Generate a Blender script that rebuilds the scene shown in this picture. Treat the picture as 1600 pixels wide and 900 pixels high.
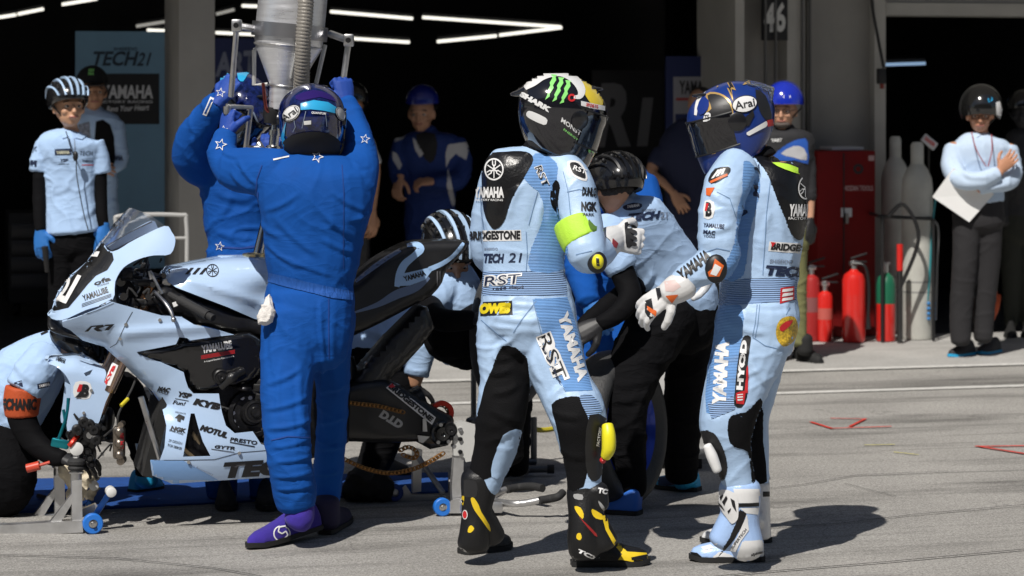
import bpy, bmesh, math, random
import numpy as np
from mathutils import Vector, Matrix, noise
from mathutils.bvhtree import BVHTree
from mathutils.geometry import tessellate_polygon
random.seed(7)
for o in list(bpy.data.objects): bpy.data.objects.remove(o)
scene = bpy.context.scene
COL = scene.collection
R = math.radians
# ---------------------------------------------------------------- camera, sky, sun, exposure
FX, CX, HY, CH = 4000.0, 800.0, 145.0, 1.71       # focal length (px of a 1600 wide frame), principal column, horizon row, eye height
cd = bpy.data.cameras.new('camera'); cam = bpy.data.objects.new('camera', cd); COL.objects.link(cam)
cam.location = (0, 0, CH); cam.rotation_euler = (R(90), 0, 0)
cd.sensor_width = 36; cd.lens = FX/1600*36; cd.shift_y = -(450-HY)/1600
cd.clip_start = .1; cd.clip_end = 500
cd.dof.use_dof = True; cd.dof.focus_distance = 9.5; cd.dof.aperture_fstop = 4.5
scene.camera = cam
world = bpy.data.worlds.new('World'); scene.world = world; world.use_nodes = True
SUN = Vector((.325, .75, -1.0)).normalized()       # direction the light travels
nt = world.node_tree; bg = nt.nodes['Background']
sky = nt.nodes.new('ShaderNodeTexSky'); sky.sky_type = 'NISHITA'; sky.sun_disc = False
sky.sun_elevation = math.asin(-SUN.z); sky.sun_rotation = math.atan2(-SUN.x, -SUN.y)
nt.links.new(sky.outputs[0], bg.inputs[0]); bg.inputs[1].default_value = .05
sl = bpy.data.lights.new('sun', 'SUN'); sl.energy = 5.0; sl.angle = R(.5); sl.color = (1, .955, .89)
so = bpy.data.objects.new('sun', sl); COL.objects.link(so)
so.rotation_euler = SUN.to_track_quat('-Z', 'Y').to_euler(); so.location = (-5, -5, 12)
vs = scene.view_settings; vs.view_transform = 'Standard'; vs.look = 'None'; vs.gamma = 1; vs.exposure = -.12
scene.cycles.max_bounces = 6
# ---------------------------------------------------------------- coordinates
def W(px, py, d): return Vector(((px-CX)*d/FX, d, CH-(py-HY)*d/FX))
def GD(py): return FX*CH/(py-HY)                   # distance of a ground point seen on row py
def G(px, py, z=0.0):
    d = FX*(CH-z)/(py-HY); return W(px, py, d)
# ---------------------------------------------------------------- materials
MATS = {}
def M(name, col=(.5,.5,.5), rough=.6, metal=0, bump=0, bscale=60, var=0, vscale=8, coat=0, spec=.5, sheen=0, stretch=None, tex=None, wr=0, ws=7):
    if name in MATS: return MATS[name]
    m = bpy.data.materials.new(name); m.use_nodes = True; t = m.node_tree; b = t.nodes['Principled BSDF']
    b.inputs['Base Color'].default_value = (*col, 1); b.inputs['Roughness'].default_value = rough
    b.inputs['Metallic'].default_value = metal; b.inputs['Coat Weight'].default_value = coat; b.inputs['Coat Roughness'].default_value = .06
    b.inputs['Specular IOR Level'].default_value = spec
    if sheen: b.inputs['Sheen Weight'].default_value = sheen
    if var or bump or wr:
        tc = t.nodes.new('ShaderNodeTexCoord'); mp = t.nodes.new('ShaderNodeMapping'); t.links.new(tc.outputs['Object'], mp.inputs[0])
        if stretch: mp.inputs['Scale'].default_value = stretch
    if var:
        n = t.nodes.new('ShaderNodeTexNoise'); n.inputs['Scale'].default_value = vscale; n.inputs['Detail'].default_value = 5
        t.links.new(mp.outputs[0], n.inputs[0])
        r = t.nodes.new('ShaderNodeMapRange'); r.inputs[1].default_value = .3; r.inputs[2].default_value = .7
        r.inputs[3].default_value = 1-var; r.inputs[4].default_value = 1+var; t.links.new(n.outputs[0], r.inputs[0])
        h = t.nodes.new('ShaderNodeVectorMath'); h.operation = 'SCALE'; h.inputs[0].default_value = col
        t.links.new(r.outputs[0], h.inputs['Scale']); t.links.new(h.outputs[0], b.inputs['Base Color'])
        r2 = t.nodes.new('ShaderNodeMapRange'); r2.inputs[1].default_value = .3; r2.inputs[2].default_value = .7
        r2.inputs[3].default_value = max(0, rough-.07); r2.inputs[4].default_value = min(1, rough+.07)
        t.links.new(n.outputs[0], r2.inputs[0]); t.links.new(r2.outputs[0], b.inputs['Roughness'])
    if bump:
        if tex == 'rib':
            n = t.nodes.new('ShaderNodeTexWave'); n.wave_type = 'BANDS'; n.bands_direction = 'Z'; n.inputs['Scale'].default_value = bscale; n.inputs['Distortion'].default_value = .3
        elif tex == 'perf':
            n = t.nodes.new('ShaderNodeTexVoronoi'); n.inputs['Scale'].default_value = bscale
        else:
            n = t.nodes.new('ShaderNodeTexNoise'); n.inputs['Scale'].default_value = bscale; n.inputs['Detail'].default_value = 6
        t.links.new(mp.outputs[0], n.inputs[0])
        bp = t.nodes.new('ShaderNodeBump'); bp.inputs['Strength'].default_value = bump; bp.inputs['Distance'].default_value = .01
        t.links.new(n.outputs[0], bp.inputs['Height']); t.links.new(bp.outputs[0], b.inputs['Normal'])
    if wr:                                            # creases: ridged, warped noise
        n = t.nodes.new('ShaderNodeTexNoise'); n.inputs['Scale'].default_value = ws; n.inputs['Detail'].default_value = 3; n.inputs['Distortion'].default_value = 1.1
        mq = t.nodes.new('ShaderNodeMapping'); mq.inputs['Scale'].default_value = (1,1,1.9); mq.inputs['Rotation'].default_value = (.3,.35,0); t.links.new(tc.outputs['Object'], mq.inputs[0]); t.links.new(mq.outputs[0], n.inputs[0])
        a = t.nodes.new('ShaderNodeMath'); a.operation = 'SUBTRACT'; t.links.new(n.outputs[0], a.inputs[0]); a.inputs[1].default_value = .5
        c = t.nodes.new('ShaderNodeMath'); c.operation = 'ABSOLUTE'; t.links.new(a.outputs[0], c.inputs[0])
        e = t.nodes.new('ShaderNodeMath'); e.operation = 'POWER'; t.links.new(c.outputs[0], e.inputs[0]); e.inputs[1].default_value = .6
        b2 = t.nodes.new('ShaderNodeBump'); b2.inputs['Strength'].default_value = wr; b2.inputs['Distance'].default_value = .035; b2.invert = True
        t.links.new(e.outputs[0], b2.inputs['Height'])
        if bump: t.links.new(bp.outputs[0], b2.inputs['Normal'])
        t.links.new(b2.outputs[0], b.inputs['Normal'])
    MATS[name] = m; return m
def EM(name, col, s):
    m = bpy.data.materials.new(name); m.use_nodes = True; b = m.node_tree.nodes['Principled BSDF']
    b.inputs['Base Color'].default_value = (*col,1); b.inputs['Emission Color'].default_value = (*col,1); b.inputs['Emission Strength'].default_value = s
    return m
# ---------------------------------------------------------------- objects
def link(name, me, mats, parent=None, smooth=True, **props):
    o = bpy.data.objects.new(name, me); COL.objects.link(o)
    for m in (mats if isinstance(mats, (list, tuple)) else [mats]): me.materials.append(m)
    if smooth and len(me.polygons): me.polygons.foreach_set('use_smooth', [True]*len(me.polygons))
    if parent is not None:
        o.parent = parent; o.matrix_parent_inverse = Matrix.Translation(parent.location).inverted()
    for k, v in props.items(): o[k] = v
    return o
def thing(name, label, cat, loc=(0,0,0), group=None):
    o = bpy.data.objects.new(name, None); COL.objects.link(o); o.location = loc; o.empty_display_size = .1
    o['label'] = label; o['category'] = cat
    if group: o['group'] = group
    return o
class Geo:
    def __init__(s): s.v = []; s.f = []; s.m = []
    def add(s, vs, fs, mi=0):
        b = len(s.v); s.v += [tuple(v) for v in vs]; s.f += [tuple(i+b for i in f) for f in fs]; s.m += [mi]*len(fs); return s
    def box(s, c, size, rot=None, mi=0, bev=0):
        c = Vector(c); hx, hy, hz = [k/2 for k in size]
        rm = rot if rot is not None else Matrix.Identity(3)
        if bev <= 0:
            vs = [c+rm@Vector((x*hx,y*hy,z*hz)) for x in (-1,1) for y in (-1,1) for z in (-1,1)]
            return s.add(vs, [(0,1,3,2),(4,6,7,5),(0,4,5,1),(2,3,7,6),(0,2,6,4),(1,5,7,3)], mi)
        bm = bmesh.new(); bmesh.ops.create_cube(bm, size=1)
        for v in bm.verts: v.co = Vector((v.co.x*size[0], v.co.y*size[1], v.co.z*size[2]))
        bmesh.ops.bevel(bm, geom=list(bm.edges), offset=min(bev, min(size)*.45), segments=2, affect='EDGES', profile=.5)
        bm.verts.index_update(); vs = [c+rm@v.co for v in bm.verts]; fs = [[v.index for v in f.verts] for f in bm.faces]; bm.free()
        return s.add(vs, fs, mi)
    def tube(s, pts, r, n=10, mi=0, closed=False, cap=True):
        pts = [Vector(p) for p in pts]; N = len(pts)
        rr = r if isinstance(r, (list, tuple)) else [r]*N
        vs = []; fs = []; up = None
        for i, p in enumerate(pts):
            a = pts[(i-1) % N] if (closed or i > 0) else p; b = pts[(i+1) % N] if (closed or i < N-1) else p
            t = (b-a).normalized() if (b-a).length > 1e-9 else Vector((0,0,1))
            if up is None: up = t.orthogonal().normalized()
            up = (up - t*up.dot(t)); up = up.normalized() if up.length > 1e-6 else t.orthogonal().normalized()
            q = t.cross(up)
            for k in range(n):
                an = 2*math.pi*k/n; vs.append(p+(up*math.cos(an)+q*math.sin(an))*rr[i])
        L = N if closed else N-1
        for i in range(L):
            for k in range(n):
                a = i*n+k; b = i*n+(k+1)%n; c = ((i+1)%N)*n+(k+1)%n; d = ((i+1)%N)*n+k; fs.append((a,b,c,d))
        if cap and not closed:
            fs.append(tuple(reversed(range(n)))); fs.append(tuple((N-1)*n+k for k in range(n)))
        return s.add(vs, fs, mi)
    def cyl(s, a, b, r, n=20, mi=0, r2=None): return s.tube([a, b], [r, r if r2 is None else r2], n, mi)
    def ball(s, c, r, n=12, mi=0):
        c = Vector(c); rx, ry, rz = r if isinstance(r, (tuple, list)) else (r, r, r)
        vs = []; fs = []; m = n//2+1
        for i in range(m+1):
            th = math.pi*i/m
            for k in range(n):
                ph = 2*math.pi*k/n; vs.append(c+Vector((rx*math.sin(th)*math.cos(ph), ry*math.sin(th)*math.sin(ph), rz*math.cos(th))))
        for i in range(m):
            for k in range(n): fs.append((i*n+k, (i+1)*n+k, (i+1)*n+(k+1)%n, i*n+(k+1)%n))
        return s.add(vs, fs, mi)
    def spin(s, o, axis, prof, n=32, mi=0):           # prof: (distance along axis, radius)
        o = Vector(o); ax = Vector(axis).normalized(); u = ax.orthogonal().normalized(); w = ax.cross(u); vs = []; fs = []
        for (h, r) in prof:
            for k in range(n):
                an = 2*math.pi*k/n; vs.append(o+ax*h+(u*math.cos(an)+w*math.sin(an))*r)
        for i in range(len(prof)-1):
            for k in range(n): fs.append((i*n+k, i*n+(k+1)%n, (i+1)*n+(k+1)%n, (i+1)*n+k))
        return s.add(vs, fs, mi)
    def mesh(s, name):
        me = bpy.data.meshes.new(name); me.from_pydata(s.v, [], s.f); me.validate()
        if len(me.polygons) == len(s.m): me.polygons.foreach_set('material_index', s.m)
        bm = bmesh.new(); bm.from_mesh(me); bmesh.ops.remove_doubles(bm, verts=bm.verts, dist=1e-5)
        bmesh.ops.recalc_face_normals(bm, faces=bm.faces); bm.to_mesh(me); bm.free(); return me
    def obj(s, name, mats, parent=None, smooth=True, sharp=35, **props):
        me = s.mesh(name)
        o = link(name, me, mats, parent, smooth, **props)
        if smooth and sharp: me.set_sharp_from_angle(angle=R(sharp))
        return o
def catmull(P, k=5):
    out = []; n = len(P)
    if n < 3: 
        for j in range(k+1): out.append(P[0]*(1-j/k)+P[-1]*(j/k))
        return out
    for i in range(n-1):
        a, b, c, d = P[max(i-1,0)], P[i], P[i+1], P[min(i+2,n-1)]
        for j in range(k):
            t = j/k
            out.append(.5*((2*b)+(-a+c)*t+(2*a-5*b+4*c-d)*t*t+(-a+3*b-3*c+d)*t**3))
    out.append(P[-1]); return out
def curve(pts, k=6): return [Vector(p[:3]) for p in catmull([np.array(tuple(p)) for p in pts], k)]
# chain node: (px, py, distance, half width px, [depth ratio])  ->  closed lofted limb
def limb(geo, nodes, grow=0.0, n=20, sup=2.2, capn=4, end=1.0):
    P = []
    for nd in nodes:
        px, py, d, w = nd[:4]; t = nd[4] if len(nd) > 4 else .9
        p = W(px, py, d); P.append(np.array([*p, w*d/FX, w*d/FX*t]))
    S = catmull(P, 5); vs = []; fs = []; A = None; rings = []
    N = len(S)
    T = []
    for i in range(N):
        a = Vector(S[max(i-1,0)][:3]); b = Vector(S[min(i+1,N-1)][:3]); t = (b-a); T.append(t.normalized() if t.length > 1e-7 else Vector((0,0,-1)))
    seq = []
    ra0 = max(.002, S[0][3]+grow); ra1 = max(.002, S[-1][3]+grow)
    for j in range(capn):                             # round caps
        an = math.pi/2*(1-(j)/capn); seq.append((Vector(S[0][:3])-T[0]*math.sin(an)*ra0*.6*end, T[0], math.cos(an), S[0]))
    for i in range(N): seq.append((Vector(S[i][:3]), T[i], 1.0, S[i]))
    for j in range(capn):
        an = math.pi/2*(j+1)/capn; seq.append((Vector(S[-1][:3])+T[-1]*math.sin(an)*ra1*.6*end, T[-1], math.cos(an), S[-1]))
    Y = Vector((0,1,0))
    for (c, t, k, s5) in seq:
        a = t.cross(Y)
        if a.length < .35: a = (A if A is not None else Vector((1,0,0)))
        a = a - t*a.dot(t); a.normalize()
        if A is not None and a.dot(A) < 0: a = -a
        A = a; b = t.cross(a).normalized()
        ra = max(.002, s5[3]+grow)*max(k, .02); rb = max(.002, s5[4]+grow)*max(k, .02)
        for q in range(n):
            an = 2*math.pi*q/n; cc, ss = math.cos(an), math.sin(an)
            e = 2/sup; vs.append(c+a*(ra*math.copysign(abs(cc)**e, cc))+b*(rb*math.copysign(abs(ss)**e, ss)))
    m = len(seq)
    for i in range(m-1):
        for q in range(n): fs.append((i*n+q, i*n+(q+1)%n, (i+1)*n+(q+1)%n, (i+1)*n+q))
    fs.append(tuple(reversed(range(n)))); fs.append(tuple((m-1)*n+q for q in range(n)))
    geo.add(vs, fs); return geo
def fuse(geo, voxel=.007, smooth=3, name='body'):
    me = bpy.data.meshes.new('tmp'); me.from_pydata(geo.v, [], geo.f); me.validate()
    bm = bmesh.new(); bm.from_mesh(me); bmesh.ops.recalc_face_normals(bm, faces=bm.faces); bm.to_mesh(me); bm.free()
    o = bpy.data.objects.new('tmp', me); COL.objects.link(o)
    md = o.modifiers.new('r', 'REMESH'); md.mode = 'VOXEL'; md.voxel_size = voxel; md.use_smooth_shade = True
    if smooth:
        sm = o.modifiers.new('s', 'SMOOTH'); sm.factor = .5; sm.iterations = smooth
    dg = bpy.context.evaluated_depsgraph_get(); dg.update()
    r = bpy.data.meshes.new_from_object(o.evaluated_get(dg)); r.name = name
    bpy.data.objects.remove(o); bpy.data.meshes.remove(me); return r
def vget(me):
    a = np.empty(len(me.vertices)*3, 'f'); me.vertices.foreach_get('co', a); return a.reshape(-1,3)
def nget(me):
    a = np.empty(len(me.vertices)*3, 'f'); me.vertex_normals.foreach_get('vector', a); return a.reshape(-1,3)
def vset(me, a): me.vertices.foreach_set('co', a.astype('f').ravel()); me.update()
def wrinkle(me, amp=.005, freq=(5,5,14), folds=(), seed=0, fine=.25):
    co = vget(me); no = nget(me); d = np.zeros(len(co))
    if amp:
        sd = Vector((seed*3.1, seed*1.7, seed*2.3))
        for i in range(len(co)):
            p = Vector(co[i]); w = noise.noise_vector(p*3.0+sd)*.09
            q = Vector(((p.x+w.x)*freq[0], (p.y+w.y)*freq[1], (p.z+w.z*1.4)*freq[2]))+sd
            a = max(0, 1-abs(noise.noise(q))*2.2); b = max(0, 1-abs(noise.noise(q*2.1+Vector((5,1,3))))*2.4); m = .45+.9*noise.noise(p*2.2+sd)
            d[i] = amp*(a**4*1.25*max(0,m+.3)+b**5*.55*max(0,m)-.35+fine*noise.noise(q*.5))
    if folds:                                        # explicit folds: (x0,y0,x1,y1,half width px,height m)
        px = CX+co[:,0]/co[:,1]*FX; py = HY+(CH-co[:,2])/co[:,1]*FX
        front = no[:,1] < .15
        for (x0,y0,x1,y1,w,h) in folds:
            ux, uy = x1-x0, y1-y0; L = math.hypot(ux,uy); ux/=L; uy/=L
            t = ((px-x0)*ux+(py-y0)*uy)/L; s = (px-x0)*-uy+(py-y0)*ux
            s = s-np.sin(np.clip(t,0,1)*math.pi)*w*.9
            e = np.clip(np.minimum(t, 1-t)*4+.25, 0, 1)*((t>-.06)&(t<1.06))
            d += np.where(front, h*(np.exp(-(s/w)**2)-.55*np.exp(-((s-1.7*w)/w)**2))*e, 0)
    vset(me, co+no*d[:,None]); return me
# ---------------------------------------------------------------- flat shapes in the picture, laid on real surfaces
def tri_shape(polys):                                 # outline (+ holes) -> vertices, triangles
    ps = [[Vector((p[0], p[1], 0)) for p in q] for q in polys]
    tr = tessellate_polygon(ps); flat = [v for q in ps for v in q]
    return [(v.x, v.y) for v in flat], [tuple(t) for t in tr]
def gridded(vs, fs, step):
    bm = bmesh.new(); bv = [bm.verts.new((x, y, 0)) for x, y in vs]
    for f in fs:
        try: bm.faces.new([bv[i] for i in f])
        except ValueError: pass
    bmesh.ops.remove_doubles(bm, verts=bm.verts, dist=1e-4)
    xs = [v.co.x for v in bm.verts]; ys = [v.co.y for v in bm.verts]
    if step:
        for ax, (lo, hi) in ((0, (min(xs), max(xs))), (1, (min(ys), max(ys)))):
            k = math.floor(lo/step)+1
            while k*step < hi:
                co = [0,0,0]; no = [0,0,0]; co[ax] = k*step; no[ax] = 1
                bmesh.ops.bisect_plane(bm, geom=list(bm.verts)+list(bm.edges)+list(bm.faces), plane_co=co, plane_no=no, dist=1e-5); k += 1
    bmesh.ops.triangulate(bm, faces=[f for f in bm.faces if len(f.verts) > 4])
    bm.verts.index_update(); V = [(v.co.x, v.co.y) for v in bm.verts]; F_ = [[v.index for v in f.verts] for f in bm.faces]; bm.free()
    return V, F_
BV = {}
def bvh(o):
    if o.name not in BV:
        me = o.data; mw = [tuple(v) for v in vget(me)]
        BV[o.name] = BVHTree.FromPolygons(mw, [tuple(p.vertices) for p in me.polygons])
    return BV[o.name]
def decal(target, V, F_, mat, off=.0015, step=6, name='lettering', both=False, maxspan=.05, parent=None, label=None):
    if not step: maxspan = 99
    V, F_ = gridded(V, F_, step); t = bvh(target); o = Vector((0,0,CH)); g = Geo()
    for side in ((0,1) if both else (0,)):
        hit = []
        for (x, y) in V:
            dr = Vector(((x-CX)/FX, 1, -(y-HY)/FX)).normalized()
            if side == 0: loc, no, i, ds = t.ray_cast(o, dr)
            else: loc, no, i, ds = t.ray_cast(o+dr*40, -dr)
            if loc is not None:
                dd = dr if side == 0 else -dr
                if no.dot(dd) > 0: no = -no
                hit.append(loc+no*off)
            else: hit.append(None)
        fs = []
        for f in F_:
            h = [hit[i] for i in f]
            if any(k is None for k in h): continue
            ys = [k.y for k in h]
            if max(ys)-min(ys) > maxspan: continue
            fs.append(tuple(f))
        used = sorted({i for f in fs for i in f}); mp = {i: k for k, i in enumerate(used)}
        g.add([hit[i] for i in used], [tuple(mp[i] for i in f) for f in fs])
    if not g.f: return None
    me = bpy.data.meshes.new(name); me.from_pydata(g.v, [], g.f); me.validate()
    ob = link(name, me, mat, parent or target)
    if label: ob['label'] = label
    return ob
def patch(target, pts, mat, off=.001, step=5, name='panel', k=0, **kw):
    if k: 
        P = [np.array(p, float) for p in pts]; n = len(P); out = []
        for i in range(n):
            a, b, c, d = P[i-1], P[i], P[(i+1)%n], P[(i+2)%n]
            for j in range(k):
                t = j/k; out.append(tuple(.5*((2*b)+(-a+c)*t+(2*a-5*b+4*c-d)*t*t+(-a+3*b-3*c+d)*t**3)))
        pts = out
    if name.endswith(('_panel','_hump','_pad','_cup')) and len(target.data.polygons) > 9000: paint(target, pts, mat, kw.get('both'))
    V, F_ = tri_shape([pts]); return decal(target, V, F_, mat, off, step, name, **kw)
def strip(target, pts, mat, off=.002, step=4, name='graphic', k=5, **kw):     # band of varying half width along a curve
    P = catmull([np.array(p, float) for p in pts], k); V = []; F_ = []
    for i, p in enumerate(P):
        d = (P[min(i+1,len(P)-1)]-P[max(i-1,0)])[:2]; d = d/(np.hypot(*d)+1e-9); n = np.array([-d[1], d[0]])*max(.1, p[2]); V += [tuple(p[:2]-n), tuple(p[:2]+n)]
        if i: j = 2*i; F_.append((j-2,j-1,j+1,j))
    return decal(target, V, F_, mat, off, step, name, **kw)
PC = {}
def paint(target, pts, mat, both=False):              # give the surface under a panel the panel's material too
    me = target.data
    if target.name not in PC:
        c = np.empty(len(me.polygons)*3,'f'); me.polygons.foreach_get('center', c); n = np.empty(len(me.polygons)*3,'f'); me.polygons.foreach_get('normal', n); PC[target.name] = (c.reshape(-1,3), n.reshape(-1,3))
    c, n = PC[target.name]; x = CX+c[:,0]/c[:,1]*FX; y = HY+(CH-c[:,2])/c[:,1]*FX; ins = np.zeros(len(c), bool); P = pts
    for i in range(len(P)):
        (x0,y0),(x1,y1) = P[i-1], P[i]
        if y0 != y1: ins ^= ((y0 > y) != (y1 > y)) & (x < (x1-x0)*(y-y0)/(y1-y0)+x0)
    idx = np.nonzero(ins)[0]; t = bvh(target); o = Vector((0,0,CH))
    if mat.name not in [m.name for m in me.materials]: me.materials.append(mat)
    mi = [m.name for m in me.materials].index(mat.name); E = [(P[i-1],P[i]) for i in range(len(P))]
    for i in idx:
        v = Vector(c[i]); d = v-o; L = d.length; d.normalize()
        if min(math.hypot(x[i]-a[0], y[i]-a[1]) for a in P) < 2.5: continue
        if n[i].dot(d) < 0:
            h = t.ray_cast(o, d)[3]
            if h is None or abs(h-L) > .02: continue
        elif not both: continue
        me.polygons[i].material_index = mi
TXT = {}
def text_geo(s, bold=.0, space=1.0):
    key = (s, bold, space)
    if key not in TXT:
        c = bpy.data.curves.new('t', 'FONT'); c.body = s; c.offset = bold; c.resolution_u = 3; c.space_character = space
        o = bpy.data.objects.new('t', c); COL.objects.link(o); dg = bpy.context.evaluated_depsgraph_get(); dg.update()
        me = bpy.data.meshes.new_from_object(o.evaluated_get(dg)); bpy.data.objects.remove(o)
        v = vget(me)[:, :2]; fs = [tuple(p.vertices) for p in me.polygons]; bpy.data.meshes.remove(me)
        lo = v.min(0); hi = v.max(0); TXT[key] = ((v-lo)/(hi-lo), fs)
    return TXT[key]
def place2(v, a, b, c):                              # unit box -> picture: a bottom-left, b bottom-right, c top-left
    a, b, c = map(np.array, (a, b, c)); return [tuple(a+(b-a)*p[0]+(c-a)*p[1]) for p in v]
def text(target, s, a, b, c, mat, off=.002, bold=.02, step=8, space=1.0, **kw):
    v, fs = text_geo(s, bold, space); return decal(target, place2(v, a, b, c), fs, mat, off, step, **kw)
def ring2(cx, cy, r0, r1, n=32, squash=1, ang=0):
    o = [(cx+r1*math.cos(2*math.pi*i/n), cy+r1*squash*math.sin(2*math.pi*i/n)) for i in range(n)]
    i_ = [(cx+r0*math.cos(2*math.pi*i/n), cy+r0*squash*math.sin(2*math.pi*i/n)) for i in range(n)]
    V = o+i_; return V, [(i, (i+1)%n, n+(i+1)%n, n+i) for i in range(n)]
def oval(cx, cy, rx, ry, ang=0, n=28):
    c, s = math.cos(R(ang)), math.sin(R(ang))
    return [(cx+rx*math.cos(2*math.pi*i/n)*c-ry*math.sin(2*math.pi*i/n)*s, cy+rx*math.cos(2*math.pi*i/n)*s+ry*math.sin(2*math.pi*i/n)*c) for i in range(n)]
def fork_emblem(target, cx, cy, r, mat, off=.0022, xs=1.0, parent=None):   # ring with three crossed tuning forks
    V, F_ = ring2(0, 0, .86, 1, 28); V = list(V); F_ = list(F_)
    def q(a, b, w):
        a = Vector(a); b = Vector(b); n = (b-a).orthogonal().normalized()*w; k = len(V)
        V.extend([tuple(a-n), tuple(a+n), tuple(b+n), tuple(b-n)]); F_.append((k, k+1, k+2, k+3))
    for i in range(3):
        t = R(90+120*i); u = Vector((math.cos(t), math.sin(t))); n = Vector((-u.y, u.x))
        q(Vector((0,0)), u*.35, .07)
        for s_ in (-1, 1): q(u*.3+n*.0*s_, u*.42+n*.14*s_, .06); q(u*.40+n*.14*s_, u*.80+n*.14*s_, .05)
        q(Vector((0,0)), u*-.78, .05)
    P = [(cx+x*r*xs, cy-y*r) for x, y in V]
    return decal(target, P, F_, mat, off, 8, 'emblem', parent=parent)
def star(cx, cy, r, ang=0, inner=.42):
    return [(cx+(r if i%2==0 else r*inner)*math.sin(R(ang)+math.pi*i/5), cy-(r if i%2==0 else r*inner)*math.cos(R(ang)+math.pi*i/5)) for i in range(10)]
# curved sheet: picture outline at distance given by yf(px,py)
def sheet(name, polys, yf, mat, parent, thick=.004, step=9, mirror=None, sharp=40, **props):
    V, F_ = tri_shape(polys); V, F_ = gridded(V, F_, step)
    g = Geo(); g.add([W(x, y, yf(x, y)) for x, y in V], F_)
    me = bpy.data.meshes.new(name); me.from_pydata(g.v, [], g.f); me.validate()
    bm = bmesh.new(); bm.from_mesh(me)
    bm.normal_update()
    if sum((f.normal.y*f.calc_area() for f in bm.faces)) > 0: bmesh.ops.reverse_faces(bm, faces=bm.faces)
    geom = bmesh.ops.solidify(bm, geom=list(bm.faces), thickness=thick)
    if mirror is not None:                            # mirror(Vector)->Vector, the far side
        me2 = bm.copy(); 
        for v in me2.verts: v.co = mirror(v.co)
        bmesh.ops.reverse_faces(me2, faces=me2.faces)
        tmp = bpy.data.meshes.new('t'); me2.to_mesh(tmp); me2.free(); bm.from_mesh(tmp); bpy.data.meshes.remove(tmp)
    bm.to_mesh(me); bm.free()
    o = link(name, me, mat, parent, **props); me.set_sharp_from_angle(angle=R(sharp)); return o
def smooth_poly(pts, k=4):
    P = [np.array(p, float) for p in pts]; n = len(P); out = []
    for i in range(n):
        a, b, c, d = P[i-1], P[i], P[(i+1)%n], P[(i+2)%n]
        for j in range(k):
            t = j/k; out.append(tuple(.5*((2*b)+(-a+c)*t+(2*a-5*b+4*c-d)*t*t+(-a+3*b-3*c+d)*t**3)))
    return out
def pl_dist(px, py, line):
    best = 1e9
    for (x0,y0),(x1,y1) in zip(line, line[1:]):
        ux, uy = x1-x0, y1-y0; L2 = ux*ux+uy*uy; t = max(0, min(1, ((px-x0)*ux+(py-y0)*uy)/L2))
        best = min(best, math.hypot(px-x0-ux*t, py-y0-uy*t))
    return best
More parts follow.
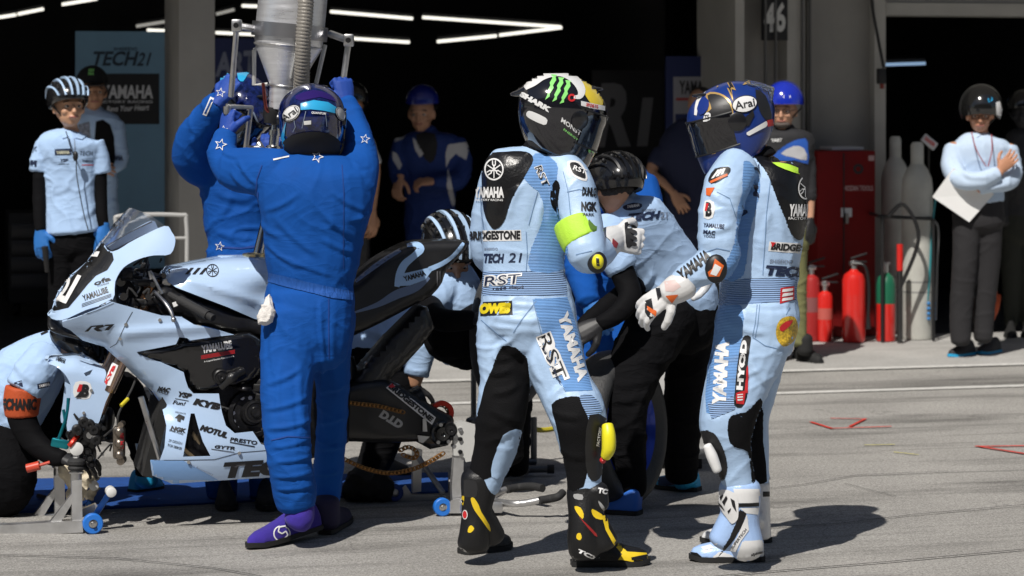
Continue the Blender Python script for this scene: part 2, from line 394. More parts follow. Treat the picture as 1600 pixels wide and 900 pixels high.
# ================================================================ setting
TILT = .257; FA = math.atan(TILT); RZ = Matrix.Rotation(FA, 3, 'Z'); FU = RZ@Vector((1,0,0)); FV = RZ@Vector((0,1,0))
def fpt(px, base, z=0.0):                             # point on the line d = base + TILT*x seen in column px
    k = (px-CX)/FX; x = k*base/(1-TILT*k); return Vector((x, base+TILT*x, z))
def fz(px, py, base):                                 # point of that upright plane seen at (px,py)
    p = fpt(px, base); p.z = CH-(py-HY)*p.y/FX; return p
def ground_mat(name, base, dark, streak, speck=1.0, crack=True):
    m = bpy.data.materials.new(name); m.use_nodes = True; t = m.node_tree; N = t.nodes; L = t.links; b = N['Principled BSDF']
    tc = N.new('ShaderNodeTexCoord'); rot = N.new('ShaderNodeMapping'); rot.inputs['Rotation'].default_value = (0,0,-FA); L.new(tc.outputs['Object'], rot.inputs[0])
    def noi(sc, det, scale=(1,1,1), ro=.55):
        mp = N.new('ShaderNodeMapping'); mp.inputs['Scale'].default_value = scale; L.new(rot.outputs[0], mp.inputs[0])
        n = N.new('ShaderNodeTexNoise'); n.inputs['Scale'].default_value = sc; n.inputs['Detail'].default_value = det; n.inputs['Roughness'].default_value = ro; L.new(mp.outputs[0], n.inputs[0]); return n.outputs[0]
    def rng(x, a, b_, c, d):
        r = N.new('ShaderNodeMapRange'); r.inputs[1].default_value = a; r.inputs[2].default_value = b_; r.inputs[3].default_value = c; r.inputs[4].default_value = d; L.new(x, r.inputs[0]); return r.outputs[0]
    def mul(a, b_):
        q = N.new('ShaderNodeMath'); q.operation = 'MULTIPLY'; L.new(a, q.inputs[0]); L.new(b_, q.inputs[1]); return q.outputs[0]
    f = rng(noi(120, 3, ro=.85), .36, .64, 1-.42*speck, 1+.42*speck)
    f = mul(f, rng(noi(48, 4, ro=.8), .36, .64, 1-.22*speck, 1+.22*speck))
    f = mul(f, rng(noi(1.6, 5), .3, .7, .86, 1.12))
    f = mul(f, rng(noi(1.0, 7, (.34, 1.9, 1), .65), .5, .66, 1, 1-streak))
    f = mul(f, rng(noi(1.7, 7, (.2, 2.6, 1), .7), .55, .68, 1, 1-streak*.8))
    if crack:
        v = N.new('ShaderNodeTexVoronoi'); v.feature = 'DISTANCE_TO_EDGE'; v.inputs['Scale'].default_value = .55
        w = N.new('ShaderNodeTexNoise'); w.inputs['Scale'].default_value = 2.5; w.inputs['Detail'].default_value = 6; L.new(rot.outputs[0], w.inputs[0])
        ad = N.new('ShaderNodeVectorMath'); ad.operation = 'MULTIPLY_ADD'; L.new(w.outputs['Color'], ad.inputs[0]); ad.inputs[1].default_value = (.5,.5,.5); L.new(rot.outputs[0], ad.inputs[2])
        L.new(ad.outputs[0], v.inputs['Vector']); f = mul(f, rng(v.outputs['Distance'], 0, .004, .72, 1))
    mx = N.new('ShaderNodeVectorMath'); mx.operation = 'SCALE'; mx.inputs[0].default_value = base; L.new(f, mx.inputs['Scale'])
    L.new(mx.outputs[0], b.inputs['Base Color']); b.inputs['Roughness'].default_value = .85; b.inputs['Specular IOR Level'].default_value = .25
    bp = N.new('ShaderNodeBump'); bp.inputs['Strength'].default_value = .55; bp.inputs['Distance'].default_value = .006; L.new(noi(330, 4, ro=.8), bp.inputs['Height']); L.new(bp.outputs[0], b.inputs['Normal'])
    return m
def slab(name, pts, z, mat, **pr):
    me = bpy.data.meshes.new(name); me.from_pydata([(p[0], p[1], z) for p in pts], [], [tuple(range(len(pts)))])
    return link(name, me, mat, None, False, **pr)
ASPH = ground_mat('asphalt', (.345,.332,.310), None, .52)
CONC = ground_mat('apron_concrete', (.43,.42,.40), None, .14, .45, False)
slab('ground', [(-150,-60),(150,-60),(150,220),(-150,220)], 0, ASPH, kind='structure')
def fq(u0, u1, b0, b1):
    o = Vector((0,b0,0)); o2 = Vector((0,b1,0))
    return [o+FU*u0, o+FU*u1, o2+FU*u1, o2+FU*u0]
slab('apron', fq(-30, 30, 15.28, 17.36), .004, CONC, kind='structure')
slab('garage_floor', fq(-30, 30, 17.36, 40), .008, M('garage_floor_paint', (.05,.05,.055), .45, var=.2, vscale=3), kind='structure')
LINE = M('worn_white_road_paint', (.62,.61,.58), .7, var=.16, vscale=30, bump=.3, bscale=300)
slab('pit_lane_line', fq(-30, 30, 15.20, 15.31), .008, LINE, kind='structure')
slab('pit_lane_line', fq(-30, 30, 14.10, 14.20), .005, LINE, kind='structure')
# red and yellow paint marks on the asphalt
def ground_stroke(name, pts, w, mat, z=.006):
    g = Geo(); P = [G(*p) for p in pts]
    for i, (a, b) in enumerate(zip(P, P[1:])):
        d = (b-a).normalized(); n = Vector((-d.y, d.x, 0))*w/2; zz = z+.0006*i; a = a-d*w/2; b = b+d*w/2
        g.add([(p.x, p.y, zz) for p in (a-n, b-n, b+n, a+n)], [(0,1,2,3)])
    return g.obj(name, mat, None, False, kind='structure')
RED = M('worn_red_paint', (.55,.045,.03), .7, var=.35, vscale=45); YEL = M('worn_yellow_paint', (.5,.45,.06), .7, var=.4, vscale=45)
ground_stroke('painted_mark', [(1268,661),(1300,671),(1390,668)], .022, RED)
ground_stroke('painted_mark', [(1300,655),(1352,656),(1328,668)], .018, RED)
ground_stroke('painted_mark', [(1610,698),(1528,699),(1610,712)], .026, RED)
ground_stroke('painted_mark', [(1352,697),(1396,696)], .014, YEL)
ground_stroke('painted_mark', [(1398,708),(1434,712)], .012, YEL)
JT = M('joint_tar', (.05,.048,.045), .9)
ground_stroke('asphalt_joint', [(1020,912),(1180,897),(1390,880),(1610,860)], .010, JT); ground_stroke('asphalt_joint', [(1190,827),(1320,819),(1420,807),(1610,790)], .007, JT)
ground_stroke('asphalt_joint', [(1200,765),(1260,758),(1340,744),(1480,738)], .006, JT); ground_stroke('asphalt_joint', [(1320,757),(1400,777)], .004, JT); ground_stroke('asphalt_joint', [(-20,868),(180,874),(330,889),(420,905)], .007, JT)
g = Geo()
for k in range(14): g.box((0,-24-k*.9, .6+k*.65), (120, .9, 1.2+k*1.3), None)
g.box((0,-40,10), (120,3,20)); g.box((0,-33,18.5), (120,16,.5))
g.obj('grandstand', [M('grandstand_seats', (.07,.07,.08), .8)], None, False, kind='structure')  # unseen tiered stand added behind the camera to block low sky light
# garage building ------------------------------------------------
PW = M('pit_wall_grey', (.30,.29,.27), .75, var=.08, vscale=4, bump=.15, bscale=40)
PW2 = M('pit_wall_light_trim', (.42,.41,.38), .7, var=.06, vscale=5, bump=.1, bscale=40)
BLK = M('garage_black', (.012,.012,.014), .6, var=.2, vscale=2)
bld = thing('pit_building', 'grey concrete pit building with open black garages behind the team', 'building', tuple(fpt(800,17.4)))
def fbox(g, px0, px1, b0, b1, z0, z1, mi=0, at=None, bev=0):
    at = at if at is not None else b0
    a = fpt(px0, at); b = fpt(px1, at); ua = (a-Vector((0,at,0))).dot(FU); ub = (b-Vector((0,at,0))).dot(FU)
    # work in facade axes through (0,b0): u along, v across
    ca = math.cos(FA); v0 = (b0-at)*ca; v1 = (b1-at)*ca
    c = Vector((0,at,0))+FU*((ua+ub)/2)+FV*((v0+v1)/2)
    # FU/FV offsets: moving base by db shifts perpendicular distance by db*cos
    g.box(Vector((c.x, c.y, (z0+z1)/2)), (abs(ub-ua), abs(v1-v0), z1-z0), RZ, mi, bev)
g = Geo(); fbox(g, 279, 336, 17.1, 17.9, .009, 4.2, bev=.01)
g.obj('pillar', [PW], bld)
# shutter tracks and recess pillar between the garages
g = Geo()
fbox(g, 1163, 1378, 17.9, 18.6, .009, 4.2)
fbox(g, 1262, 1366, 17.82, 17.9, .009, 4.18)
g.obj('pillar', [PW], bld)
g = Geo(); fbox(g, 1149, 1163, 17.72, 18.6, .009, 4.19); fbox(g, 1230, 1258, 17.72, 17.9, .009, 4.19); fbox(g, 1366.5, 1384, 17.72, 17.9, .009, 4.19)
g.obj('shutter_track', [PW2], bld)
g = Geo()
for p in (1196, 1212, 1254, 1266): fbox(g, p, p+2, 17.68, 17.72, .05, 4.1)
g.obj('conduit', [M('dim_cable_grey', (.12,.12,.12), .6)], bld)
g = Geo(); fbox(g, 1384.5, 1900, 17.75, 18.1, 2.27, 2.36); fbox(g, 1384.5, 1900, 17.8, 18.2, 2.36, 4.19); g.obj('lintel', [PW2], bld)
g = Geo()
fbox(g, -500, 279, 20.2, 20.4, 2.62, 4.19, at=17.4); fbox(g, 336.5, 1149, 20.2, 20.4, 2.9, 4.19, at=17.9)
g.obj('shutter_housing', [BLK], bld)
# overhanging upper floor: casts the shade on the garage fronts
g = Geo(); o1 = fq(-40, 40, 14.56, 42)
c = sum((Vector(p) for p in o1), Vector())/4
g.box((c.x, c.y, 5.6), (80, (42-14.56)*math.cos(FA), 2.8), RZ); g.obj('upper_floor', [PW], bld)
g = Geo(); c = Vector((0,30.6,0)); g.box((c.x, c.y, 2.1), (80, .3, 4.18), RZ)
for u in (-14, 14): c = Vector((0,24,0))+FU*u; g.box((c.x, c.y, 2.1), (.3, 12.6, 4.17), RZ)
c = Vector((0,24,0))+FU*3.3; g.box((c.x,c.y,2.1), (.12, 10.8, 4.16), RZ)
c = Vector((0,24,0)); g.box((c.x, c.y, 4.13), (40, 12, .1), RZ)
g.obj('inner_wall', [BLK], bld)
# fluorescent tubes hung inside the garage
TUBE = EM('tube_light', (1,.97,.86), 1.6); TB2 = EM('blue_led_light', (.45,.68,1), .55); TD = EM('dim_tube_light', (1,.97,.88), .35)
def tubes(name, segs, mat, label, d0=23.0):
    t = thing(name, label, 'light', tuple(W(segs[0][0], segs[0][1], d0)))
    for (x0,y0,x1,y1,dd) in segs:
        g = Geo(); h = Geo(); a = W(x0,y0,d0+dd); b = W(x1,y1,d0+dd); g.tube([a,b], .0125, 8)
        h.tube([a+Vector((0,.03,.035)), b+Vector((0,.03,.035))], .03, 6); h.obj('housing', [BLK], t); g.obj('tube', [mat], t)
tubes('tube_light_row', [(-20,30,25,23,0),(28,22,68,14,0)], TUBE, 'white tube lights high at the left edge of the garage')
tubes('tube_light_row', [(97,7,152,-2,0)], TUBE, 'single white tube light cut by the top edge above the blue banner')
tubes('tube_light_row', [(213,41,276,31,0),(338,22,366,15,0)], TD, 'dimmer slanting tube lights crossing behind the left pillar')
tubes('tube_light_row', [(230,47,281,49,.5),(337,51,400,54,.5),(548,60,640,66,.5)], TUBE, 'level white tube lights running behind the refuelling can')
tubes('tube_light_row', [(378,9,404,10,0),(516,18,645,29,0),(660,27,876,42,0)], TUBE, 'longest bright white tube lights high over the garage centre')
tubes('tube_light_row', [(683,65,776,56,.3),(780,55,878,43,.3)], TUBE, 'white tube lights slanting up to meet the long row at centre')
tubes('tube_light_row', [(1381,101,1446,99,0)], TB2, 'short blue tube light in the right garage', 21)
# banner boards inside the garage ---------------------------------
def board(name, label, cat, x0, y0, x1, y1, base, mat, thick=.03):
    t = thing(name, label, cat, tuple(fpt((x0+x1)/2, base)))
    a = fz(x0,y0,base); b = fz(x1,y0,base); z1 = CH-(y1-HY)*(a.y+b.y)/2/FX
    g = Geo(); c = (a+b)/2; g.box((c.x, c.y+.02, (c.z+z1)/2), ((b-a).length, thick, c.z-z1), RZ); o = g.obj('panel', [mat], t); return t, o
LB = M('banner_light_blue', (.15,.28,.40), .7, var=.05); NV = M('banner_navy', (.012,.022,.10), .6); WH = M('banner_white', (.6,.6,.62), .6); DK = M('banner_black', (.01,.01,.012), .6)
GW = M('sign_white', (.62,.62,.6), .6); GY = M('sign_faded_grey', (.16,.16,.17), .6)
t, o = board('banner', 'light blue TECH 21 team banner with a black YAMAHA panel', 'banner', 117, 49, 262, 420, 18.6, LB)
patch(o, [(141,115),(249,115),(249,194),(141,194)], DK, step=0)
text(o, 'TECH', (141,103),(211,103),(147,80), M('banner_ink_dark', (.015,.03,.05), .6), bold=.03, step=0)
text(o, '21', (213,103),(231,103),(219,82), M('banner_ink_dark'), step=0)
text(o, 'SHISEIDO', (177,79),(214,79),(178,74), M('banner_ink_dark'), step=0)
text(o, 'YAMAHA', (157,154),(239,154),(158,133), WH, off=.004, bold=.03, step=0)
text(o, 'FACTORY RACING', (150,161),(238,161),(150,157), WH, off=.004, step=0)
text(o, 'Revs Your Heart', (166,175),(232,172),(168,166), WH, off=.004, step=0)
patch(o, [(262,230),(262,242),(117,242),(117,230)], M('banner_mid_blue', (.03,.09,.4), .6), step=0)
t, o = board('banner', 'navy blue board with pale letters behind the left pillar and blue helmet', 'banner', 332, 60, 420, 440, 18.5, NV)
text(o, 'ART', (336,120),(400,116),(338,82), M('banner_dull_lettering', (.2,.22,.3), .6), bold=.04, step=0)
t, o = board('banner', 'navy blue board carrying a white team poster', 'banner', 1040, 88, 1149, 470, 18.5, NV)
patch(o, [(1052,120),(1120,120),(1120,225),(1052,225)], M('poster_dim_white', (.3,.3,.33), .7), step=0)
text(o, 'YAMAHA', (1061,147),(1117,147),(1061,126), DK, off=.004, bold=.03, step=0)
patch(o, [(1056,153),(1118,153),(1118,157),(1056,157)], M('poster_red_line', (.35,.03,.03), .6), off=.003, step=0)
patch(o, [(1055,178),(1090,178),(1090,214),(1055,214)], NV, off=.003, step=0)
V_, F2 = ring2(1072,196, 9, 12); decal(o, V_, F2, M('poster_dim_white'), .005, 0)
t, o = board('wall_sign', 'large faint grey letters on the black back wall of the garage', 'sign', 925, 110, 1035, 245, 19.6, DK, .02)
text(o, 'RT', (928,230),(1032,228),(940,130), GY, bold=.05, step=0)
# 46 sign
t, o = board('garage_number_sign', 'black plate reading 46 in tall white digits on the wall', 'sign', 1191, -25, 1230, 63, 17.7, DK)
text(o, '46', (1193,51),(1227,50),(1194,4), GW, off=.003, bold=.035, step=0)
# hanging cable and box
t = thing('hanging_switch', 'black cable with hanging switch box at the pillar corner', 'switch', tuple(fz(1377,120,17.6)))
g = Geo(); g.tube(curve([fz(1360,-40,17.6), fz(1363,8,17.6), fz(1372,60,17.6), fz(1381,106,17.6)]), .011, 8); g.obj('cable', [BLK], t)
g = Geo(); c = fz(1377,119,17.6); g.box(c, (.06,.05,.11), RZ, bev=.008); g.obj('switch_box', [BLK], t)
g = Geo(); g.cyl(c+Vector((.005,0,-.055)), c+Vector((.005,0,-.09)), .016, 10); g.obj('plug', [M('dull_red_plastic', (.25,.03,.02), .5)], t)
# red cabinet -----------------------------------------------------
RC = M('dark_red_cabinet_paint', (.17,.007,.007), .6, var=.08, spec=.2)
t = thing('steel_cabinet', 'tall dark red steel cabinet standing against the pillar', 'cabinet', tuple(fpt(1322,17.2)))
g = Geo(); fbox(g, 1277, 1368, 17.25, 17.7, .01, 1.305, at=17.25, bev=.008); o = g.obj('body', [RC], t)
g = Geo(); fbox(g, 1318, 1319.5, 17.243, 17.25, .03, 1.29); g.obj('door_seam', [BLK], t)
text(o, 'HOZAN TOOLS', (1318,298),(1364,298),(1318,290), M('pale_cabinet_print', (.45,.3,.3), .6), bold=.03, step=0)
patch(o, [(1314,325),(1331,325),(1331,339),(1314,339)], WH, step=0)
V_, F2 = ring2(1341,264, 4, 8); decal(o, V_, F2, BLK, .002, 0)
patch(o, [(1357,243),(1366,243),(1366,251),(1357,251)], M('pale_cabinet_print'), step=0)
g = Geo(); fbox(g, 1322, 1326, 17.21, 17.25, .80, .87); g.obj('handle', [M('dull_steel', (.3,.3,.3), .35, 1)], t)
g = Geo(); fbox(g, 1300, 1350, 17.35, 17.6, 1.307, 1.33, bev=.005); tr = g.obj('tray', [WH]); tr['label'] = 'low pale tray lying on top of the red cabinet'; tr['category'] = 'tray'
# extinguishers, gas bottles ---------------------------------------
RX = M('extinguisher_red', (.62,.02,.015), .3, coat=.6); STL = M('brushed_steel', (.55,.55,.55), .35, 1); BKP = M('black_plastic', (.012,.012,.013), .45)
def extinguisher(px, top, base, wpx, label, mat=RX, bottom=None, hose=True, tm=None):
    p = fpt(px, base); s = FX/p.y; r = wpx/s/2; H = CH-(top-HY)*p.y/FX
    t = thing('fire_extinguisher', label, 'fire extinguisher', (p.x,p.y,.008), 'fire extinguishers by the red cabinet')
    hb = H-.13
    g = Geo(); g.spin((p.x,p.y,.008), (0,0,1), [(0,0),(0,r*.9),(.02,r),(hb-r*.9,r),(hb-r*.45,r*.85),(hb-.01,r*.4),(hb,r*.3),(hb+.01,0)], 28); o = g.obj('cylinder', [mat], t)
    g = Geo(); g.cyl((p.x,p.y,hb), (p.x,p.y,hb+.07), .02, 12); g.box((p.x,p.y,hb+.05), (.06,.04,.03), RZ, bev=.006); g.obj('valve', [STL], t)
    g = Geo(); g.box((p.x+.035,p.y,hb+.10), (.12,.02,.014), Matrix.Rotation(R(-18),3,'Y'), bev=.004); g.box((p.x+.035,p.y,hb+.06), (.11,.02,.012), None, bev=.004); g.obj('lever', [BKP], t)
    if hose:
        g = Geo(); g.tube(curve([(p.x-.01,p.y-.02,hb+.05),(p.x+r*.9,p.y-.04,hb+.03),(p.x+r*1.25,p.y-.03,hb-.12),(p.x+r*1.2,p.y-.03,hb*.35)]), .011, 8)
        g.tube([(p.x+r*1.2,p.y-.03,hb*.36),(p.x+r*1.22,p.y-.03,hb*.2)], [.014,.02], 10); g.obj('hose', [BKP], t)
    g = Geo(); g.spin((p.x,p.y,hb*.45), (0,0,1), [(0,r*1.012),(hb*.22,r*1.012)], 28); g.obj('label_band', [M('extinguisher_label', (.50,.10,.08), .5)] if tm is None else [tm], t)
    return t
extinguisher(1334, 393, 16.9, 36, 'largest bright red extinguisher in front of the cabinet', tm=RX)
extinguisher(1289, 425, 17.0, 24, 'small red extinguisher with a printed label left of the cabinet front', hose=False)
extinguisher(1268, 400, 17.05, 26, 'darker extinguisher with a wide pale label half behind the small red one', M('extinguisher_dull_red', (.35,.02,.02), .4), hose=False, tm=M('extinguisher_pale_label', (.22,.07,.07), .6))
# green and red bottle
p = fpt(1384, 16.9)
t = thing('gas_bottle', 'short gas bottle painted green above and red below', 'gas bottle', (p.x,p.y,.008)); r = .066
g = Geo(); g.spin((p.x,p.y,.01), (0,0,1), [(0,0),(0,r*.95),(.01,r),(.255,r)], 28); g.obj('lower_body', [RX], t)
g = Geo(); g.spin((p.x,p.y,.265), (0,0,1), [(0,r*.998),(.13,r*.998),(.18,r*.8),(.21,r*.35),(.22,0)], 28); g.obj('upper_body', [M('bottle_green', (.015,.13,.07), .35)], t)
g = Geo(); g.cyl((p.x,p.y,.47), (p.x,p.y,.54), .018, 12); g.box((p.x,p.y,.54),(.06,.02,.02),bev=.004); g.obj('valve', [STL], t)
# two tall grey gas cylinders
GC = M('grey_cylinder_paint', (.50,.50,.46), .5, var=.12, vscale=7)
for (px, top, base, rr, lab) in ((1433, 222, 17.0, .108, 'tall pale grey gas cylinder on the right, sunlit below'), (1399, 213, 17.5, .10, 'tall grey gas cylinder on the left, behind the green and red bottle')):
    p = fpt(px, base); H = CH-(top-HY)*p.y/FX
    t = thing('gas_cylinder', lab, 'gas cylinder', (p.x,p.y,.008), 'tall grey gas cylinders')
    g = Geo(); g.spin((p.x,p.y,.009), (0,0,1), [(0,0),(0,rr*.94),(.02,rr),(H-.33,rr),(H-.26,rr*.93),(H-.2,rr*.7),(H-.165,rr*.45),(H-.15,rr*.4)], 32); g.obj('body', [GC], t)
    g = Geo(); g.spin((p.x,p.y,H-.155), (0,0,1), [(0,rr*.42),(.13,rr*.42),(.155,rr*.3),(.156,0)], 20); g.obj('cap', [GC], t)
    g = Geo()
    for z in (.33,.40): g.spin((p.x,p.y,z), (0,0,1), [(0,rr*1.004),(.006,rr*1.02),(.012,rr*1.004)], 32)
    g.obj('band', [M('cylinder_band', (.25,.25,.24), .6)], t)
a, b = fz(1374,338,16.82), fz(1456,342,16.82)
g = Geo(); g.tube([a,b], .012, 8); g.tube([a, a+Vector((0,.5,0))], .012, 8); g.tube([b, b+Vector((0,.5,0))], .012, 8)
g.tube([a+Vector((.02,0,0)), Vector((a.x+.02,a.y,.01))], .012, 8); g.tube([b-Vector((-.01,0,0)), Vector((b.x+.01,b.y,.01))], .012, 8)
g.tube(curve([a+Vector((.06,-.02,0)), a+Vector((.16,-.05,.08)), a+Vector((.26,-.05,-.15)), a+Vector((.12,-.04,-.52))]), .014, 8)
o = g.obj('cylinder_rack', [BKP]); o['label'] = 'black tubular rack and hose holding the grey gas cylinders'; o['category'] = 'rack'
p = fpt(1406, 16.75); t = thing('nozzle_lance', 'thin dark lance with red grip leaning between the bottles', 'lance', (p.x,p.y,.008))
g = Geo(); g.tube([(p.x,p.y,.01),(p.x,p.y,.5)], .02, 10); g.obj('lance', [M('dull_steel_dark', (.12,.12,.12), .4, 1)], t)
g = Geo(); g.tube([(p.x,p.y,.5),(p.x,p.y,.68)], .022, 10); g.obj('grip', [RX], t)
# coloured air hoses beside
p = fpt(1460, 16.9); t = thing('air_hose_stand', 'teal and dark air hoses with blue couplings beside the grey cylinder', 'hose', (p.x,p.y,.008))
g = Geo(); g.tube(curve([fz(1464,300,16.9), fz(1458,340,16.9), fz(1453,420,16.9), fz(1449,470,16.9)]), .008, 8); g.obj('hose', [M('teal_hose', (.02,.22,.25), .4)], t)
g = Geo(); g.tube(curve([fz(1460,345,16.9), fz(1466,360,16.9), fz(1464,420,16.9), fz(1462,500,16.9)]), .008, 8); g.obj('hose', [M('grey_hose', (.2,.2,.2), .4)], t)
g = Geo()
for i in range(4):
    for x in (1451, 1459): c = fz(x, 474+i*8, 16.88); g.ball(c, (.014,.014,.012), 8)
g.obj('coupling', [M('blue_coupling', (.05,.22,.5), .3)], t)
c = fz(1452,222,17.3); g = Geo(); g.box(c, (.12,.02,.06), RZ@Matrix.Rotation(R(38),3,'Y'), bev=.003); o = g.obj('price_tag', [WH]); o['label'] = 'small white and red tilted tag above the gas cylinders'; o['category'] = 'tag'
text(o, 'DANGER', (1444,218),(1459,230),(1447,213), RX, off=.002, bold=.03, step=0)
p1 = fz(1452,226,17.33); g = Geo(); g.tube([c+Vector((0,.02,-.02)), Vector((c.x+.03,c.y+.3,.01))], .008, 8); o = g.obj('tag_pole', [BKP]); o['label'] = 'thin black pole behind the gas cylinders holding the tilted tag'; o['category'] = 'pole'
# white tubular frame left of pillar
t = thing('tubular_frame', 'white tube guard frame standing beside the left pillar', 'frame', tuple(fpt(240,16.0)))
g = Geo(); b_ = 16.0
g.tube(curve([fz(180,420,b_), fz(181,352,b_), fz(190,337,b_), fz(280,336,b_), fz(291,346,b_), fz(292,430,b_), fpt(292,b_,.01)],5), .013, 10)
g.tube([fz(181,420,b_), fpt(181,b_,.01)], .013, 10)
g.tube([fz(182,372,b_), fz(291,372,b_)], .009, 8); g.obj('frame', [M('dim_white_tube', (.45,.45,.44), .4)], t)
# dark workshop trolley silhouettes deep in the garage
for (x0,x1,y0,base,lab) in ((10,100,330,20.5,'black tool trolley deep at the left of the garage'), (985,1030,270,20.0,'black tool chest behind the bending mechanic in the dark garage')):
    a = fpt(x0,base); b = fpt(x1,base); z = CH-(y0-HY)*a.y/FX; t = thing('tool_trolley', lab, 'trolley', tuple((a+b)/2))
    g = Geo(); c = (a+b)/2; g.box((c.x,c.y,z/2+.06), ((b-a).length,.5,z-.12), RZ, bev=.01); g.obj('cabinet', [DK], t)
    for k in range(4):
        g = Geo(); zz = .2+(z-.3)*k/4; g.box((c.x,c.y,zz+.09)-FV*.262 if False else Vector((c.x,c.y,zz+.09))-FV*.262, ((b-a).length*.9,.02,(z-.3)/4*.85), RZ, bev=.004); g.obj('drawer', [M('garage_dark_grey', (.03,.03,.035), .4)], t)
    for s_ in (-1,1):
        g = Geo(); q = c+FU*s_*((b-a).length/2-.08); g.cyl((q.x-.02,q.y,.06),(q.x+.02,q.y,.06),.05,14); g.obj('castor', [DK], t)
# blue mats under the motorcycle
MAT = M('blue_mat_carpet', (.006,.06,.26), .9, var=.15, vscale=20, bump=.5, bscale=250)
g = Geo(); q = [G(-40,806),G(700,770),G(700,741),G(-40,752)]
for (z) in (0,):
    vs_ = [Vector((p.x,p.y,.001)) for p in q]+[Vector((p.x,p.y,.009)) for p in q]; g.add(vs_, [(0,1,2,3),(4,5,6,7),(0,1,5,4),(1,2,6,5),(2,3,7,6),(3,0,4,7)])
o = g.obj('floor_mat', [MAT], None, False); o['label'] = 'long blue carpet mat on the asphalt beneath the motorcycle'; o['category'] = 'mat'
# ================================================================ motorcycle
def bd(px): return 10.08 + (px-100)*.00068            # distance of the bike's centre plane
BN = Vector((-.257*.95,1,0)).normalized()              # across the bike, away from the eye
bn0 = Vector(((100-CX)/FX*bd(100), bd(100), 0)); bn1 = Vector(((700-CX)/FX*bd(700), bd(700), 0))
BU = (bn1-bn0).normalized(); BN = Vector((-BU.y, BU.x, 0))
def mir(v):                                            # mirror across the bike's centre plane
    d = (v-bn0).dot(BN); return v-BN*2*d
LBP = M('light_blue_paint', (.47,.63,.87), .22, coat=.9, var=.02, vscale=3)
BKM = M('black_frame_paint', (.007,.007,.008), .42, coat=.2, var=.2, vscale=12)
BKG = M('black_gloss', (.008,.008,.009), .18, coat=.6)
CAR = M('carbon_black', (.009,.009,.010), .35, bump=.25, bscale=260, coat=.5)
ALU = M('machined_aluminium', (.62,.62,.62), .34, 1, bump=.08, bscale=90, var=.12, vscale=25)
ALD = M('dark_cast_metal', (.035,.035,.038), .42, .9, var=.3, vscale=30, bump=.2, bscale=120)
GLD = M('gold_fork_tube', (.50,.25,.12), .25, 1); CHN = M('brass_chain', (.30,.15,.05), .4, .9); RUB = M('rubber', (.02,.02,.021), .75, bump=.2, bscale=120)
INK = M('black_ink', (.012,.012,.014), .45); WHI = M('white_ink', (.78,.78,.78), .45); REDI = M('red_ink', (.55,.02,.025), .45); GRYI = M('grey_ink', (.22,.27,.36), .5)
bike = thing('racing_motorcycle', 'light blue number 21 racing motorcycle held on stands without its wheels', 'motorcycle', tuple(W(400,660,bd(400))))
def prof(close, wmax, rad, base=0.0):                  # half width that grows away from a closing line
    def f(px, py):
        d = min(1, pl_dist(px, py, close)/rad); w = base+(wmax-base)*math.sqrt(1-(1-d)**2); return bd(px)-w
    return f
# --- upper cowl
NOSE = [(204,325),(159,378),(138,407),(102,443),(82,482),(74,500),(72,520)]
cowl_f = prof(NOSE, .27, 150)
cowl = sheet('upper_cowl', [smooth_poly([(174,393),(215,372),(257,353),(268,362),(274,376),(266,397),(240,399),(216,405),(193,418),(180,440),(175,470),(135,484),(97,500),(77,495),(82,482),(102,443),(138,407),(159,380)],3)], cowl_f, LBP, bike, mirror=mir, step=8)
patch(cowl, [(175,392),(178,406),(168,422),(150,431),(136,446),(124,461),(107,481),(84,486),(82,483),(102,443),(138,407),(159,380)], CAR, step=2.5, name='number_plate', maxspan=.35)
text(cowl, '2', (88,470),(99,473),(104,430), WHI, off=.004, bold=.05, step=2.5, maxspan=.35)
text(cowl, '1', (98,473),(104,475),(122,430), WHI, off=.004, bold=.06, step=2.5, maxspan=.35)
patch(cowl, [(143,401),(153,402),(157,394),(148,393)], WHI, off=.004, step=4, maxspan=.2)
text(cowl, 'ofa', (148,447),(174,438),(146,440), INK, bold=.03); text(cowl, 'TITANIUM', (152,449),(170,444),(152,446), INK, bold=.0)
text(cowl, 'YAMALUBE', (131,471),(170,457),(128,462), INK, bold=.035)
for k in range(3): patch(cowl, [(128,475+k*2.2),(174,459+k*2),(174,459.7+k*2),(128,475.8+k*2.2)], INK, off=.0015, step=8, name='stripe')
patch(cowl, [(97,500),(130,491),(175,467),(175,473),(135,490),(97,503)], CAR, off=.002, name='trim')
# air intake and nose tip
g = Geo(); limb(g, [(80,494,bd(78),5,6),(86,506,bd(84),8,6),(98,514,bd(92),7,6),(118,520,bd(118),6,8)]); fuse_i = fuse(g,.008,2,'intake'); link('air_intake', fuse_i, BKM, bike)
# windscreen: clear curved shell
SCR = bpy.data.materials.new('smoked_clear_screen'); SCR.use_nodes = True; _b = SCR.node_tree.nodes['Principled BSDF']
_b.inputs['Base Color'].default_value = (.86,.9,.95,1); _b.inputs['Transmission Weight'].default_value = .97; _b.inputs['Roughness'].default_value = .02; _b.inputs['IOR'].default_value = 1.12; _b.inputs['Coat Weight'].default_value = 1; _b.inputs['Coat Roughness'].default_value = .02
scr_f = prof([(208,322),(159,378),(150,390)], .20, 75)
sheet('windscreen', [[(204,325),(211,327),(234,336),(257,352),(236,361),(215,371),(195,381),(175,391),(160,379),(180,352)]], scr_f, SCR, bike, mirror=mir, thick=.003, step=6)
def edge_tube(name, pts, f, r, mat, both=True, parent=None):
    g = Geo(); P = [W(x,y,f(x,y)) for x,y in pts]; g.tube(curve(P,4), r, 8)
    if both: g.tube(curve([mir(p) for p in P],4), r, 8)
    return g.obj(name, mat, parent or bike)
edge_tube('screen_trim', [(161,380),(176,392),(215,372),(257,354)], scr_f, .0025, BKG)
